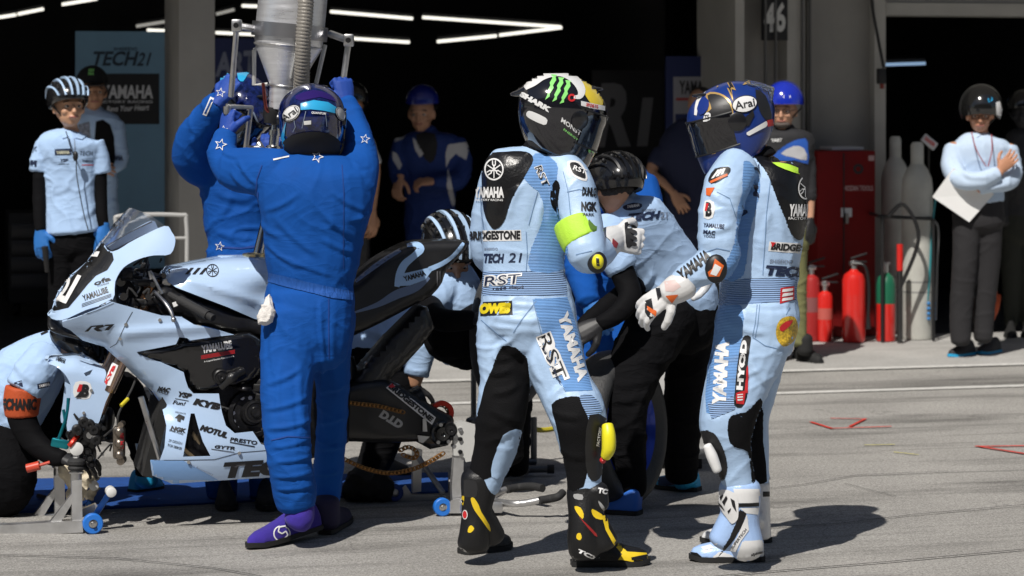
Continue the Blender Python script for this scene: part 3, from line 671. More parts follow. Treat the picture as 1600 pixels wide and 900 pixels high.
edge_tube('screen_trim', [(160,378),(182,351),(206,325)], lambda x,y: bd(x)-.004, .002, M('clear_edge', (.5,.5,.52), .15, coat=1), False)
# --- side fairing with window
SIDE = smooth_poly
side_f0 = prof([(72,500),(84,520),(110,530),(129,533),(163,543),(179,558),(200,575),(219,594),(238,612),(252,632)], .27, 140, .12)
def side_f(px, py):
    y = side_f0(px, py); 
    if py > 690: y += ((py-690)/60)**2*.05             # tucks in under the belly
    if px > 300: y += 0
    y -= .012*math.exp(-((py-(512+(300-px)*.09))/9.0)**2)*(1 if px > 190 else 0)   # raised crease
    return y
outer = [(97,503),(120,496),(150,484),(176,472),(185,475),(252,493),(283,495),(303,507),(330,513),(366,523),(330,527),(297,532),(292,528),(280,527),(275,538),(250,543),(214,550),(217,554),(250,566),(287,582),(290,594),(294,606),(302,615),(342,615),(344,630),(347,645),(353,665),(367,677),(395,674),(408,694),(424,699),(470,702),(472,742),(425,746),(340,751),(269,756),(238,743),(235,719),(250,719),(257,699),(260,665),(252,632),(238,612),(219,594),(200,575),(179,557),(163,542),(129,532),(110,516),(98,510)]
hole = [(298,646),(304,646),(310,668),(317,690),(326,707),(329,713),(286,714),(292,680)]
side = sheet('side_fairing', [outer, hole], side_f, LBP, bike, mirror=mir, step=8)
patch(side, [(132,518),(142,509),(161,507),(163,510),(154,513),(160,517),(152,517.5),(146,513.5),(151,510),(144,510.5),(138,517.5)], INK, off=.002, name='lettering', step=4); patch(side, [(161,510),(165,507),(179,506),(170,515.5),(163,516),(170,509)], INK, off=.002, name='lettering', step=4)
def lab(s, x0,y0,x1,y1,h,slx=0,bold=.035,mat=INK,**k):
    a=(x0,y0); b=(x1,y1); L=math.hypot(x1-x0,y1-y0); n=((y1-y0)/L*h, -(x1-x0)/L*h); return text(side, s, a, b, (x0+n[0]+slx, y0+n[1]), mat, bold=bold, **k)
lab('MAC',246,610,264,613,7,2,.06); lab('TOOLS',244,612,262,617,4,1)
lab('YSP',275,619,297,623,8,3,.06); lab('Fun!',270,631,288,634,6,2,.02); patch(side, [(274,622),(295,626),(295,627),(274,623)], INK, off=.002)
lab('KYB',301,632,342,641,10,4,.08); lab('MOTUL',311,672,353,685,9,3,.07)
lab('NGK',266,672,290,677,7,1,.06); lab('SPARK PLUGS',264,673.5,286,680,3,0,.02); lab('PRESTO',359,689,401,695,6,1,.03); patch(side, [(359,690),(398,697),(398,698.5),(359,691.5)], INK, off=.002)
lab('GYTR',334,700,367,703,5,2,.04); patch(side, [(330,701),(366,706),(366,707),(330,702)], INK, off=.002)
lab('ZF DESIGN',263,690,284,695,4,0,.0); lab('TOI SEIKEI',261,697,283,703,4,0,.01)
patch(side, [(273,653),(280,647),(289,651),(287,657),(283,655),(282,660),(277,658),(277,654)], INK, off=.002); lab('DESCENTE',274,645,290,648,2.5,0,.0)
text(side, 'TEC', (343,748),(440,742),(351,722), INK, bold=.07, step=8); text(side, '21st Anniversary', (294,727),(332,744),(296,723), GRYI, bold=.0)
patch(side, [(235,719),(285,719),(345,752),(269,757),(238,744)], M('mid_blue_paint', (.22,.42,.78), .25, coat=.8), off=.001, name='colour_panel')
SEAM = M('panel_gap', (.03,.04,.06), .6)
def seam(t, pts, w=.5):
    for (a,b) in zip(pts, pts[1:]):
        d = np.array(b,float)-np.array(a,float); n = np.array([-d[1],d[0]])/np.hypot(*d)*w; patch(t, [tuple(np.array(a)-n),tuple(np.array(a)+n),tuple(np.array(b)+n),tuple(np.array(b)-n)], SEAM, off=.0012, step=8, name='seam')
seam(side, [(207,487),(198,503),(188,525),(182,537),(172,543)]); seam(side, [(236,719),(285,719),(335,718),(375,707),(425,703)]); seam(side, [(110,497),(150,486),(178,474)],.4)
for (x,y) in ((197,507),(188,529),(295,722),(374,708),(250,500)):
    c = W(x,y,side_f(x,y)-.002); g = Geo(); g.cyl(c, c+Vector((0,-.004,0)), .007, 12); g.obj('fastener', [ALU], bike)
# inner duct behind the window, exhaust pipes seen through it
g = Geo(); g.tube(curve([W(296,650,bd(296)-.14),W(305,680,bd(300)-.16),W(322,706,bd(320)-.15),W(360,725,bd(350)-.1)]), .028, 14)
TIT = M('heat_tinted_titanium', (.30,.24,.16), .3, 1, var=.5, vscale=16)
g.obj('exhaust_pipe', [TIT], bike)
g = Geo(); g.tube(curve([W(286,650,bd(296)-.12),W(290,690,bd(300)-.12),W(310,712,bd(320)-.1)]), .03, 14); g.obj('exhaust_pipe', [TIT], bike)
# radiator
g = Geo(); g.box(W(243,655,bd(243)), (.04,.34,.42), Matrix.Rotation(FA,3,'Z')@Matrix.Rotation(R(14),3,'Y')); g.obj('radiator', [M('radiator_core', (.05,.05,.05), .5, .6, bump=1, bscale=500, stretch=(1,1,6))], bike)
g = Geo(); g.tube([W(220,620,bd(220)-.18),W(245,700,bd(245)-.17),W(250,717,bd(250)-.17)], .012, 8); g.obj('radiator_edge', [ALU], bike)
# --- engine, frame
def mass(name, poly, w, mat, rad=18, parent=None, edge=None, step=9, **kw):   # solid bulging block symmetric about the centre plane
    cl = poly+[poly[0]]
    f = lambda px, py: bd(px)-(w-.035+.035*math.sqrt(1-(1-min(1,pl_dist(px,py,cl)/rad))**2))
    V, F_ = tri_shape([poly]); V, F_ = gridded(V, F_, step)
    g = Geo(); P = [W(x,y,f(x,y)) for x,y in V]; Q = [mir(p) for p in P]; n = len(P)
    g.add(P+Q, list(map(tuple,F_))+[tuple(i+n for i in reversed(q)) for q in F_])
    cnt = {}
    for q in F_:
        for a,b in zip(q, list(q[1:])+[q[0]]): cnt[(a,b)] = 1
    side_faces = [(b,a,a+n,b+n) for (a,b) in cnt if (b,a) not in cnt]
    g.f += side_faces; g.m += [0]*len(side_faces)
    o = g.obj(name, [mat] if not isinstance(mat,list) else mat, parent or bike, sharp=50); return o
eng = mass('engine', [(292,560),(330,528),(372,524),(440,540),(520,560),(548,600),(545,690),(520,712),(420,725),(330,735),(290,700),(286,640)], .19, ALD)
mass('scoop_cover', smooth_poly([(275,538),(283,528),(295,529),(298,534),(350,526),(392,520),(412,540),(412,575),(390,600),(350,606),(316,614),(300,606),(294,596),(288,584),(250,568),(216,553),(214,549),(245,544)],2), .235, BKG, rad=8)
sc = bpy.data.objects['scoop_cover']
text(sc, 'YAMALUBE', (316,552.5),(363,544),(314,540), WHI, bold=.05, step=9)
for k in range(4): patch(sc, [(314,555.5+k*1.6),(367,546.5+k*1.6),(367,547.3+k*1.6),(314,556.3+k*1.6)], REDI, name='stripe', off=.002)
text(sc, 'A Liquid Engine Component', (319,567),(366,558),(318,564), WHI, bold=.02)
def disc(px, py, w, r, mats, name, h=.03, parent=None, steps=((0,1),)):
    c = W(px,py,bd(px))-BN*w; g = Geo(); pr = [(0,0)]
    g.spin(c, -BN, [(-.05,r*1.0),(0,r),(h*.5,r*.97),(h*.6,r*.8),(h*.45,r*.75),(h*.5,r*.5),(h,r*.42),(h,r*.2),(h*.8,0)], 32)
    return g.obj(name, mats, parent or bike)
disc(380,636,.20,.098,[ALD],'clutch_cover',.04); disc(330,578,.245,.03,[BKM],'knob'); disc(384,632,.235,.045,[BKM],'clutch_centre',.02)
for (x,y) in ((351,635),(357,658),(397,660),(404,632),(372,668),(377,612),(365,612),(390,610),(352,648)):
    c = W(x,y,bd(x))-BN*.20; g = Geo(); g.cyl(c+BN*.03, c-BN*.02, .009, 6); g.cyl(c+BN*.03, c-BN*.008, .014, 12); g.obj('bolt', [ALU], bike)
g = Geo(); g.tube(curve([W(346,605,bd(346)-.25),W(362,590,bd(362)-.27),W(380,579,bd(380)-.25)]), [.016]*5+[.022]*3+[.016]*5, 14); g.obj('coolant_hose', [CAR], bike)
random.seed(3)
for k in range(26):                                   # hoses, brackets and castings around the crankcase
    x = random.uniform(352,410); y = random.uniform(590,690); w = random.uniform(.18,.225); a = W(x,y,bd(x))-BN*w
    g = Geo()
    if k%3: b = a+Vector((random.uniform(-.07,.07),random.uniform(-.02,.02),random.uniform(-.07,.07))); m_=(a+b)/2-BN*.02; g.tube(curve([a,m_,b],4), random.uniform(.005,.012), 8)
    else: g.box(a,(random.uniform(.02,.06),.03,random.uniform(.02,.05)),Matrix.Rotation(random.uniform(0,3),3,'Y'),bev=.004)
    g.obj('hose' if k%3 else 'bracket', [[BKM,ALD,RUB][k%3]], bike)
mass('frame_spar', [(238,455),(258,446),(275,449),(306,462),(356,480),(397,498),(440,510),(470,530),(470,600),(420,575),(408,530),(392,523),(366,522),(330,512),(303,506),(283,494),(255,491),(238,470)], .17, BKM, rad=10)
# --- tank
tank_top = [(256,428),(262,418),(300,410),(344,402),(367,401),(414,401),(440,405),(462,425),(475,470)]
def tank_f(px, py):
    d = min(1, pl_dist(px, py, tank_top)/58.0); w = .03+.165*math.sqrt(1-(1-d)**2)
    w -= .05*math.exp(-(((px-(430-(py-440)*.3))/34)**2)) * min(1,max(0,(py-425)/30))      # knee recess
    w += .012*math.exp(-((py-(438+(px-300)*.33))/7.0)**2)*(1 if px > 290 else 0)
    return bd(px)-w
tank = sheet('fuel_tank', [[(256,428),(262,418),(300,410),(344,402),(367,401),(414,401),(440,405),(462,425),(475,470),(470,520),(435,508),(397,498),(356,480),(306,461),(275,449),(262,440)]], tank_f, LBP, bike, thick=.003, mirror=mir, step=7)
g = Geo(); N_ = 24                                       # tank top skin closing the two sides
for (x,y) in tank_top:
    a = W(x,y,bd(x)-.034); g.v.append(tuple(a)); g.v.append(tuple(a*0+W(x,y,bd(x)))); g.v[-1] = (g.v[-1][0], g.v[-1][1], g.v[-1][2]+.008); g.v.append(tuple(mir(a)))
for i in range(len(tank_top)-1):
    b_ = i*3; g.f += [(b_,b_+1,b_+4,b_+3),(b_+1,b_+2,b_+5,b_+4)]; g.m += [0,0]
g.obj('tank_ridge', [LBP], bike)
fork_emblem(tank, 332, 423, 10, INK, xs=1.0)
for k in range(3): patch(tank, [(289+k*11,429),(294+k*11,429),(303+k*11,419),(298+k*11,419)], INK, off=.002, name='stripe')
g = Geo(); c = W(398,399,bd(398)); g.spin(c, (0,0,1), [(-.02,.05),(.006,.05),(.009,.046),(.009,.036),(-.01,.034),(-.01,0)], 28); g.obj('filler_ring', [M('gold_ring', (.75,.6,.33), .3, 1)], bike)
g = Geo(); c = W(355,401,bd(355)); g.spin(c, (0,0,1), [(-.02,.04),(.004,.04),(.006,.036),(.006,0)], 24); g.obj('tank_plug', [LBP], bike)
# --- steering: yoke, clip-ons, lever, forks
g = Geo()
for s_ in (-1,1):
    o_ = BN*(.105*s_)
    g.tube([W(236,432,bd(236))+o_, W(206,508,bd(206))+o_], .026, 18)
g.obj('fork_upper', [GLD], bike)
for s_ in (-1,1):
    o_ = BN*(.105*s_); g = Geo(); g.tube([W(206,508,bd(206))+o_, W(184,560,bd(184))+o_, W(163,606,bd(163))+o_], .030, 18); g.tube([W(165,602,bd(165))+o_, W(150,640,bd(150))+o_], .024, 14)
    fk = g.obj('fork_leg', [M('fork_silver_gold', (.60,.42,.32), .25, 1)], bike)
    if s_ == -1:
        patch(fk, [(176,566),(185,571),(172,603),(162,601)], WHI, name='sticker', off=.002); text(fk, 'KYB', (167,601),(182,572),(163,599), REDI, off=.004, bold=.07)
    g = Geo(); c = W(134,672,bd(134))+o_; g.box(c, (.09,.05,.11), Matrix.Rotation(R(20),3,'Y'), bev=.015); g.cyl(c-BN*.05, c+BN*.05, .028, 16); g.obj('axle_clamp', [BKM], bike)
g = Geo(); g.cyl(W(134,672,bd(134))-BN*.16, W(134,672,bd(134))+BN*.16, .014, 14); g.obj('axle', [ALU], bike)
for (x,y) in ((121,672),(140,664),(150,688),(131,660),(147,672)):
    c = W(x,y,bd(x)-.16); g = Geo(); g.spin(c, -BN, [(-.02,.022),(0,.022),(.006,.016),(.006,.008),(0,.006),(0,0)], 16); g.obj('hub_cap', [BKM], bike)
g = Geo(); 
for z in (438,468): g.box(W(222,z,bd(222)), (.09,.28,.03), RZ, bev=.008)
g.obj('yoke', [BKM], bike)
for s_ in (-1,1):
    o_ = BN*(s_); g = Geo(); a = W(250,452,bd(250))+o_*.14; b = W(306,482,bd(306))+o_*.33
    g.tube([a, a.lerp(b,.35)], .013, 10); g.tube([a.lerp(b,.35), b], .019, 14); g.tube([b, b+(b-a).normalized()*.03], .014, 12); g.obj('handlebar_grip', [RUB], bike)
    g = Geo(); g.tube(curve([W(231,450,bd(231))+o_*.2, W(243,463,bd(243))+o_*.27, W(252,478,bd(252))+o_*.3, W(255,490,bd(255))+o_*.31],5), [.007]*15+[.006], 10); g.ball(W(255,489,bd(255))+o_*.31, .011, 10); g.obj('lever', [M('satin_lever', (.45,.45,.46), .35, 1)], bike)
g = Geo(); g.box(W(277,474,bd(277)-.2), (.035,.01,.018), Matrix.Rotation(R(-20),3,'Y')); g.obj('tag', [WHI], bike)
random.seed(11)
for k in range(60):                                   # wiring, brackets and clamps in the cockpit
    x = random.gauss(215,22); y = random.gauss(445,18)
    x = min(max(x,184),262); y = max(min(max(y,410),492), 405+(max(0,215-x))*.45)
    a = W(x,y,bd(x))+BN*random.uniform(-.2,.16); g = Geo(); t_ = k%4
    if t_ < 2: g.tube(curve([a, a+Vector((random.uniform(-.04,.04),0,random.uniform(.01,.05))), a+Vector((random.uniform(-.08,.08),random.uniform(-.03,.03),random.uniform(-.06,.05)))],4), random.uniform(.003,.007), 7); nm='cable'
    elif t_ == 2: g.box(a,(random.uniform(.02,.05),.03,random.uniform(.015,.04)),Matrix.Rotation(random.uniform(0,3),3,'Y'),bev=.003); nm='bracket'
    else: g.cyl(a,a-BN*.03,random.uniform(.008,.018),12); nm='clamp'
    g.obj(nm, [[BKM,RUB,ALD,BKG][k%4] if k%11 else ALU], bike)
g = Geo(); g.box(W(215,462,bd(215)+.05), (.2,.16,.18), RZ, bev=.03); g.obj('airbox', [BKM], bike)
# --- front mudguard
def fend_f(px,py):
    return bd(px)-(.03+.10*math.sqrt(1-(1-min(1,pl_dist(px,py,[(75,566),(83,557),(120,554),(152,566),(178,575)])/32.0))**2))
fend = sheet('mudguard', [smooth_poly([(75,567),(83,558),(118,555),(140,560),(158,571),(166,583),(163,598),(177,600),(165,628),(150,669),(128,675),(105,673),(108,640),(111,607),(106,592),(97,580),(86,572)],3),[(131,583),(145,577),(141,585),(134,588)]], fend_f, LBP, bike, thick=.004, step=7, mirror=mir)
patch(fend, smooth_poly([(118,597),(141,599),(140,622),(116,620)],3), WHI, name='sticker'); patch(fend, [(120,610),(124,600),(131,601),(132,612),(120,612)], REDI, off=.003, name='emblem')
text(fend, 'B', (125,620),(137,621),(129,600), INK, off=.004, bold=.06); patch(fend, [(117,621),(132,604),(131,612),(126,621)], INK, off=.0045, name='emblem')
text(fend, 'YAMAHA', (86,563),(101,569),(89,556), INK, bold=.04, maxspan=.3)
for (x,y) in ((143,610),(131,645)):
    c = W(x,y,fend_f(x,y)-.002); g = Geo(); g.cyl(c, c+Vector((0,-.004,0)), .006, 12); g.obj('fastener', [ALU], bike)
# teal speed sensor arm, caliper
g = Geo(); g.tube(curve([W(107,622,bd(107)-.02),W(104,650,bd(104)-.03),W(92,685,bd(92)-.03)]), .007, 8); g.tube([W(99,640,bd(99)-.02),W(104,670,bd(104)-.02)], .006, 8)
g.box(W(94,693,bd(94)-.05), (.07,.02,.035), Matrix.Rotation(R(12),3,'Y'), bev=.006); g.obj('brake_guard', [M('teal_anodised', (.02,.28,.34), .3, .8)], bike)
g = Geo(); g.tube(curve([W(121,680,bd(121)-.13),W(114,690,bd(114)-.15),W(108,697,bd(108)-.15)]), .010, 8); g.obj('axle_lever', [M('red_anodised', (.5,.03,.015), .35, .5)], bike)
cal = Geo(); c = W(186,691,bd(186)-.17)
cal.box(c, (.045,.055,.13), None, bev=.014)
for z in (-.045,.0,.045): cal.ball(c+Vector((.006,-.03,z)), .02, 12)
cal.cyl(c+Vector((.01,-.03,-.07)), c+Vector((.01,.03,-.07)), .016, 12); cal.cyl(c+Vector((.01,-.03,.07)), c+Vector((.01,.03,.07)), .012, 12)
cal.obj('brake_caliper', [M('nickel_caliper', (.28,.24,.20), .35, .9)], bike); patch(bpy.data.objects['brake_caliper'], [(188,676),(193,677),(193,702),(188,701)], REDI, name='sticker', maxspan=.1)
g = Geo(); g.tube(curve([W(184,664,bd(184)-.17),W(186,645,bd(184)-.17),W(205,610,bd(200)-.12),W(213,590,bd(210)-.1)]), .005, 8); g.tube(curve([W(187,668,bd(184)-.17),W(175,672,bd(184)-.15),W(165,680,bd(160)-.12),W(140,700,bd(160)-.12)]), .005, 8); g.obj('brake_hose', [RUB], bike)
g = Geo(); g.tube([W(189,634,bd(184)-.18),W(200,623,bd(200)-.16)], .0075, 8); g.obj('hose_marker', [M('yellow_tag', (.6,.5,.02), .5)], bike)
# lower bracket mass on the stand (hub jig)
g = Geo()
for (x,y,rx,rz) in ((138,686,.034,.03),(118,686,.024,.03),(160,676,.03,.035),(142,712,.02,.045),(170,655,.022,.05),(176,684,.03,.018),(150,664,.03,.03)): g.ball(W(x,y,bd(x)), (rx,.08,rz), 14)
for (x,y,r_,m_) in ((131,690,.026,BKM),(113,680,.022,BKM),(140,716,.020,BKG),(143,726,.016,ALD),(136,706,.018,BKM)):
    c = W(x,y,bd(x)-.13); q = Geo(); q.spin(c, -BN, [(-.04,r_*.8),(-.04,r_),(0,r_),(.006,r_*.85),(.004,r_*.5),(.014,r_*.45),(.014,0)], 20); q.obj('hub_ring', [m_], bike)
random.seed(21)
for k in range(14):
    a = W(random.uniform(112,172),random.uniform(655,722),bd(140)-random.uniform(.05,.15)); q = Geo()
    if k%2: q.cyl(a, a-BN*.02, random.uniform(.005,.009), 8); q.obj('bolt', [ALU if k%4 == 1 else BKM], bike)
    else: q.tube(curve([a, a+Vector((random.uniform(-.03,.03),-.02,.03)), a+Vector((random.uniform(-.05,.05),0,-.03))],4), .004, 6); q.obj('hose', [RUB], bike)
link('fork_bracket', fuse(g,.008,1,'fork_bracket'), BKM, bike)
# --- tail
tail = mass('seat_unit', smooth_poly([(470,500),(520,458),(558,436),(590,408),(622,390),(645,380),(670,377),(700,376),(726,377),(731,382),(722,396),(697,423),(691,441),(674,462),(645,478),(600,502),(556,523),(500,545),(470,540)],2), .115, BKM, rad=16, step=6)
TB = M('tail_blue', (.36,.55,.83), .25, coat=.8); TG = M('tail_slate', (.12,.17,.28), .35, coat=.5)
kt = dict(maxspan=.25, name='colour_panel')
strip(tail, [(620,448,4),(624,430,6),(632,413,6),(648,399,5),(657,389,6),(650,382,4),(636,384,3)], TB, .0022, **kt)
patch(tail, [(619,447),(627,428),(671,418),(676,421),(664,437),(640,446)], TB, off=.0028, **kt); strip(tail, [(670,421,4),(690,412,3.5),(706,401,3),(718,388,3),(724,380,2)], TB, .0028, **kt)
strip(tail, [(554,488,1.5),(590,476,4),(620,460,7),(650,449,6),(670,433,3)], TG, **kt); strip(tail, [(556,440,2.5),(580,421,3.5),(604,404,3.5),(626,391,3)], TG, **kt)
text(tail, 'YAMAHA', (632,440),(666,430),(629,432), INK, off=.004, bold=.05, maxspan=.2)
pd = Geo(); 
pad = mass('seat_pad', smooth_poly([(664,381),(690,376),(722,375),(728,379),(718,391),(690,400),(672,403),(663,396)],2), .07, M('seat_foam', (.02,.02,.02), .85, bump=.4, bscale=180), rad=14)
patch(pad, [(662,379),(682,377),(678,381),(664,383)], WHI, name='sticker', maxspan=.2); patch(pad, [(692,376),(706,376),(702,380),(694,380)], WHI, name='sticker', maxspan=.2)
pad2 = mass('seat_pad', smooth_poly([(627,396),(645,388),(650,390),(640,405),(628,411),(622,404)],2), .06, M('seat_foam'), rad=8)
for k in range(2): patch(tail, [(682+k*4,424),(684+k*4,423),(684+k*4,446),(682+k*4,447)], M('grey_vent', (.15,.15,.16), .5), name='vent', off=.002)
# --- swingarm and rear hub
swb = mass('swingarm_brace', [(520,640),(555,590),(606,530),(658,479),(668,480),(679,512),(660,540),(612,592),(575,640),(540,665)], .10, CAR, rad=12)
swa = mass('swingarm', [(520,612),(560,596),(600,592),(628,603),(676,634),(706,650),(712,672),(700,696),(672,702),(650,690),(600,692),(556,690),(520,690)], .125, BKM, rad=12)
V_, F2 = tri_shape([[(603,606),(612,599),(681,652),(675,664)]]); decal(swa, V_, F2, WHI, .0015, 8, 'sticker', maxspan=.1)
patch(swa, [(605,605.5),(612,601),(679,652),(674,661)], M('sticker_edge', (.7,.7,.7), .5), off=.002, name='sticker')
text(swa, 'BRIDGESTONE', (606,606),(672,659),(612,600), INK, off=.004, bold=.06); patch(swa, [(606,604),(612,600),(617,605),(611,606)], REDI, off=.005, name='emblem')
text(swa, 'D.I.D', (591,651),(624,671),(599,640), M('grey_white_ink', (.4,.4,.4), .5), off=.003, bold=.07)
def dd2(px): return bd(px)-.16
def disc2(px,py,w,r,mat,name,h=.02):
    c = W(px,py,bd(px))-BN*w; g = Geo(); g.spin(c, -BN, [(-.04,r),(0,r),(h*.3,r*.9),(h*.2,r*.6),(h,r*.55),(h,r*.2),(h*.6,0)], 28); return g.obj(name,[mat],bike)
disc2(679,671,.13,.05,BKG,'axle_block'); disc2(690,665,.14,.032,BKM,'axle_nut',.03)
for (x,y) in ((672,684),(688,683),(700,680),(676,657),(691,660),(697,690),(704,668)): 
    c = W(x,y,bd(x))-BN*.13; g = Geo(); g.cyl(c+BN*.02, c-BN*.015, .008, 8); g.obj('bolt', [ALU], bike)
for pts in ([(660,655),(665,652),(667,674),(660,674)],[(652,680),(671,682),(660,692),(654,690)]):
    g = Geo(); P = [W(x,y,bd(x)-.14) for x,y in pts]; Q = [p-BN*.008 for p in P]; n = len(P); g.add(P+Q, [tuple(range(n)),tuple(reversed(range(n,2*n)))]+[(i,(i+1)%n,n+(i+1)%n,n+i) for i in range(n)]); g.obj('chain_adjuster', [ALU], bike)
disc2(652,610,.0,.001,BKM,'spacer')
# drive chain: every link a ring in one hanging loop
def chain_mesh(pts, w=.15):
    P = curve([W(x,y,bd(x))-BN*w for x,y in pts], 24); L = [0]
    for a,b in zip(P,P[1:]): L.append(L[-1]+(b-a).length)
    g = Geo(); n = int(L[-1]/.0155)
    def at(s):
        i = max(0,min(len(P)-2, int(np.searchsorted(L, s))-1)); t = (s-L[i])/max(1e-9,L[i+1]-L[i]); return P[i].lerp(P[i+1], t)
    for k in range(n):
        a = at(k*L[-1]/n); b = at((k+1)*L[-1]/n); u = (b-a).normalized(); v = u.cross(BN).normalized()
        for s_ in (-1,1):
            c = (a+b)/2+BN*(.008 if k%2 else .005)*s_; m = 12; ring = []
            for j in range(m):
                an = 2*math.pi*j/m; rr = .0088 if abs(math.cos(an))>.5 else .0065; ring.append(c+u*math.cos(an)*.0125+v*math.sin(an)*.0072)
            g.tube(ring, .0018, 5, closed=True)
        g.cyl(a-BN*.010, a+BN*.010, .0042, 8)
    return g
g = chain_mesh([(500,618),(545,624),(580,628),(612,636),(618,637)]); g.obj('chain', [CHN], bike)
g = chain_mesh([(500,695),(540,716),(570,727),(600,731),(635,724),(660,712),(680,700)], .15); g.obj('chain', [CHN], bike)
g = chain_mesh([(660,636),(675,632),(690,632),(699,643),(703,658)], .03); g.obj('chain', [CHN], bike)
g = Geo(); c = W(690,645,bd(690)-.05); g.spin(c, -BN, [(-.01,.03),(-.01,.05),(.01,.05),(.01,.03)], 24); g.obj('sprocket_carrier', [M('red_anodised')], bike)
g = chain_mesh([(618,700),(632,694),(645,703),(640,712),(622,706)], .08); g.obj('chain', [CHN], bike)
# exhaust silencer / shock under the seat
g = Geo(); g.tube(curve([W(520,600,bd(520)+.05),W(600,640,bd(600)+.08),W(660,620,bd(650)+.1)]), .05, 16); g.obj('silencer', [BKM], bike)
g = Geo(); g.tube([W(540,560,bd(540)),W(560,640,bd(560))], .035, 16); g.obj('shock_absorber', [BKM], bike)
# ================================================================ stands
GST = M('stand_aluminium', (.60,.60,.60), .38, .85, var=.12, vscale=14, bump=.15, bscale=50)
BWH = M('blue_polyurethane', (.02,.17,.62), .4); WRO = M('white_nylon', (.7,.7,.68), .4); BAN = M('blue_anodised', (.02,.08,.30), .3, .7)
def plate(poly, d, th, mat, name, parent, bev=0, w=None):
    w = w or (lambda x,y: d); g = Geo(); P = [W(x,y,w(x,y)) for x,y in poly]; n = len(P); Q = [p+BN*th for p in P]
    V, F_ = tri_shape([poly]); g.add(P+Q, list(map(tuple,F_))+[tuple(i+n for i in reversed(f)) for f in F_]+[(i,(i+1)%n,n+(i+1)%n,n+i) for i in range(n)])
    return g.obj(name, [mat], parent, smooth=False)
def wheel(c, ax, r, w, t, mat=None):
    g = Geo(); g.spin(c-ax*w/2, ax, [(0,r*.45),(0,r*.9),(w*.12,r),(w*.88,r),(w,r*.9),(w,r*.45)], 32); o = g.obj('caster_wheel', [mat or BWH], t)
    g = Geo(); g.spin(c-ax*w/2, ax, [(-.004,0),(-.004,r*.2),(w*.1,r*.22),(w*.15,r*.46),(w*.85,r*.46),(w*.9,r*.22),(w+.004,r*.2),(w+.004,0)], 20); g.obj('hub', [ALU], o)
fs_d = GD(834); fs = thing('front_paddock_stand', 'aluminium front stand with blue wheel and twin rubber posts', 'paddock stand', tuple(G(80,832)))
for (dx, dy, k) in ((0,0,0),(-27,-9,.42)):            # near and far frame
    d0 = fs_d+k
    def q(pts): return [(x+dx, y+dy) for x,y in pts]
    plate(q([(-60,822),(20,820),(128,813),(130,832),(20,837),(-60,839)]), d0, .05, GST, 'base_rail', fs)
    plate(q([(112,752),(128,750),(129,817),(113,819)]), d0+.005, .045, GST, 'post', fs)
    plate(q([(74,822),(112,772),(113,786),(92,821)]), d0+.012, .03, GST, 'gusset', fs)
    a = W(119+dx,752+dy,d0+.03); b = W(119+dx,736+dy,d0+.03)
    g = Geo(); g.cyl(a,b,.022,18); g.spin(b,(0,0,1),[(-.008,.028),(-.002,.03),(-.002,.022)],18); g.obj('post_socket', [ALU], fs)
    g = Geo(); z = b.z; g.spin((b.x,b.y,z), (0,0,1), [(0,.018),(.004,.030),(.014,.034),(.022,.028),(.028,.034),(.040,.034),(.048,.026),(.052,.012)], 24); g.obj('rubber_cup', [RUB], fs)
    g = Geo(); g.cyl((b.x,b.y,z+.05),(b.x,b.y,z+.065),.012,10); c = Vector((b.x,b.y,z+.088)); g.spin(c-BN*.02, BN, [(0,0),(0,.012),(.004,.026),(.03,.026),(.034,.012),(.034,0)], 24); g.obj('roller', [WRO], fs)
a = W(120,826,fs_d+.02); g = Geo(); g.tube([W(20,829,fs_d+.02), W(-8,820,fs_d+.46)], .02, 10); g.tube([W(120,826,fs_d+.03), W(93,817,fs_d+.45)], .016, 10); g.obj('cross_bar', [GST], fs)
c = W(145,819,fs_d); c.z = .040; wheel(c+BN*.0, BN, .0395, .035, fs)
c2 = c+BN*.42; wheel(c2, BN, .0395, .035, fs)
g = Geo(); g.cyl(c-BN*.03, c2+BN*.03, .008, 10); g.obj('axle', [ALU], fs)
for (x0,y0,x1,y1,dd) in ((150,803,173,768,.06),(128,790,146,758,.40)):
    a = W(x0,y0,fs_d+dd); b = W(x1,y1,fs_d+dd); ax = (b-a).normalized(); ang = math.atan2(ax.x, ax.z)
    g = Geo(); g.box((a+b)/2, (.024,.03,(b-a).length), Matrix.Rotation(ang,3,'Y'), bev=.004); g.obj('roller_arm', [BAN], fs)
    g = Geo(); g.spin(b-BN*.025, BN, [(0,0),(0,.012),(.004,.02),(.05,.02),(.054,.012),(.054,0)], 20); g.obj('roller', [WRO], fs)
plate([(118,800),(150,787),(154,793),(140,806),(120,808)], fs_d+.09, .03, GST, 'link_plate', fs)
# beige cloth bundle and tools on the mat under the fork
CLO = M('beige_cloth', (.60,.53,.40), .9, bump=.6, bscale=40)
g = Geo(); 
for (x,y,w_) in ((116,742,20),(128,730,17),(140,750,13),(122,722,14),(104,735,12),(146,765,8),(124,768,17),(112,772,10),(140,770,9)): g.ball(W(x,y,10.35), (w_/390,.05,w_/330), 12)
cm = fuse(g,.007,2,'cloth'); wrinkle(cm,.010,(9,9,20)); o = link('rag', cm, CLO, None); o['label'] = 'beige crumpled cloth bundle between the front stand posts'; o['category'] = 'cloth'
g = Geo(); g.tube(curve([G(60,775,.02)+Vector((0,0,0)), G(85,782,.03), G(108,790,.02)]), .010, 8); g.tube(curve([G(108,790,.02),G(112,792,.02)]), .016, 8); o = g.obj('ratchet', [M('tool_steel_dark', (.12,.1,.09), .3, 1)]); o['label'] = 'dark steel ratchet lying on the blue mat by the kneeling mechanic'; o['category'] = 'tool'
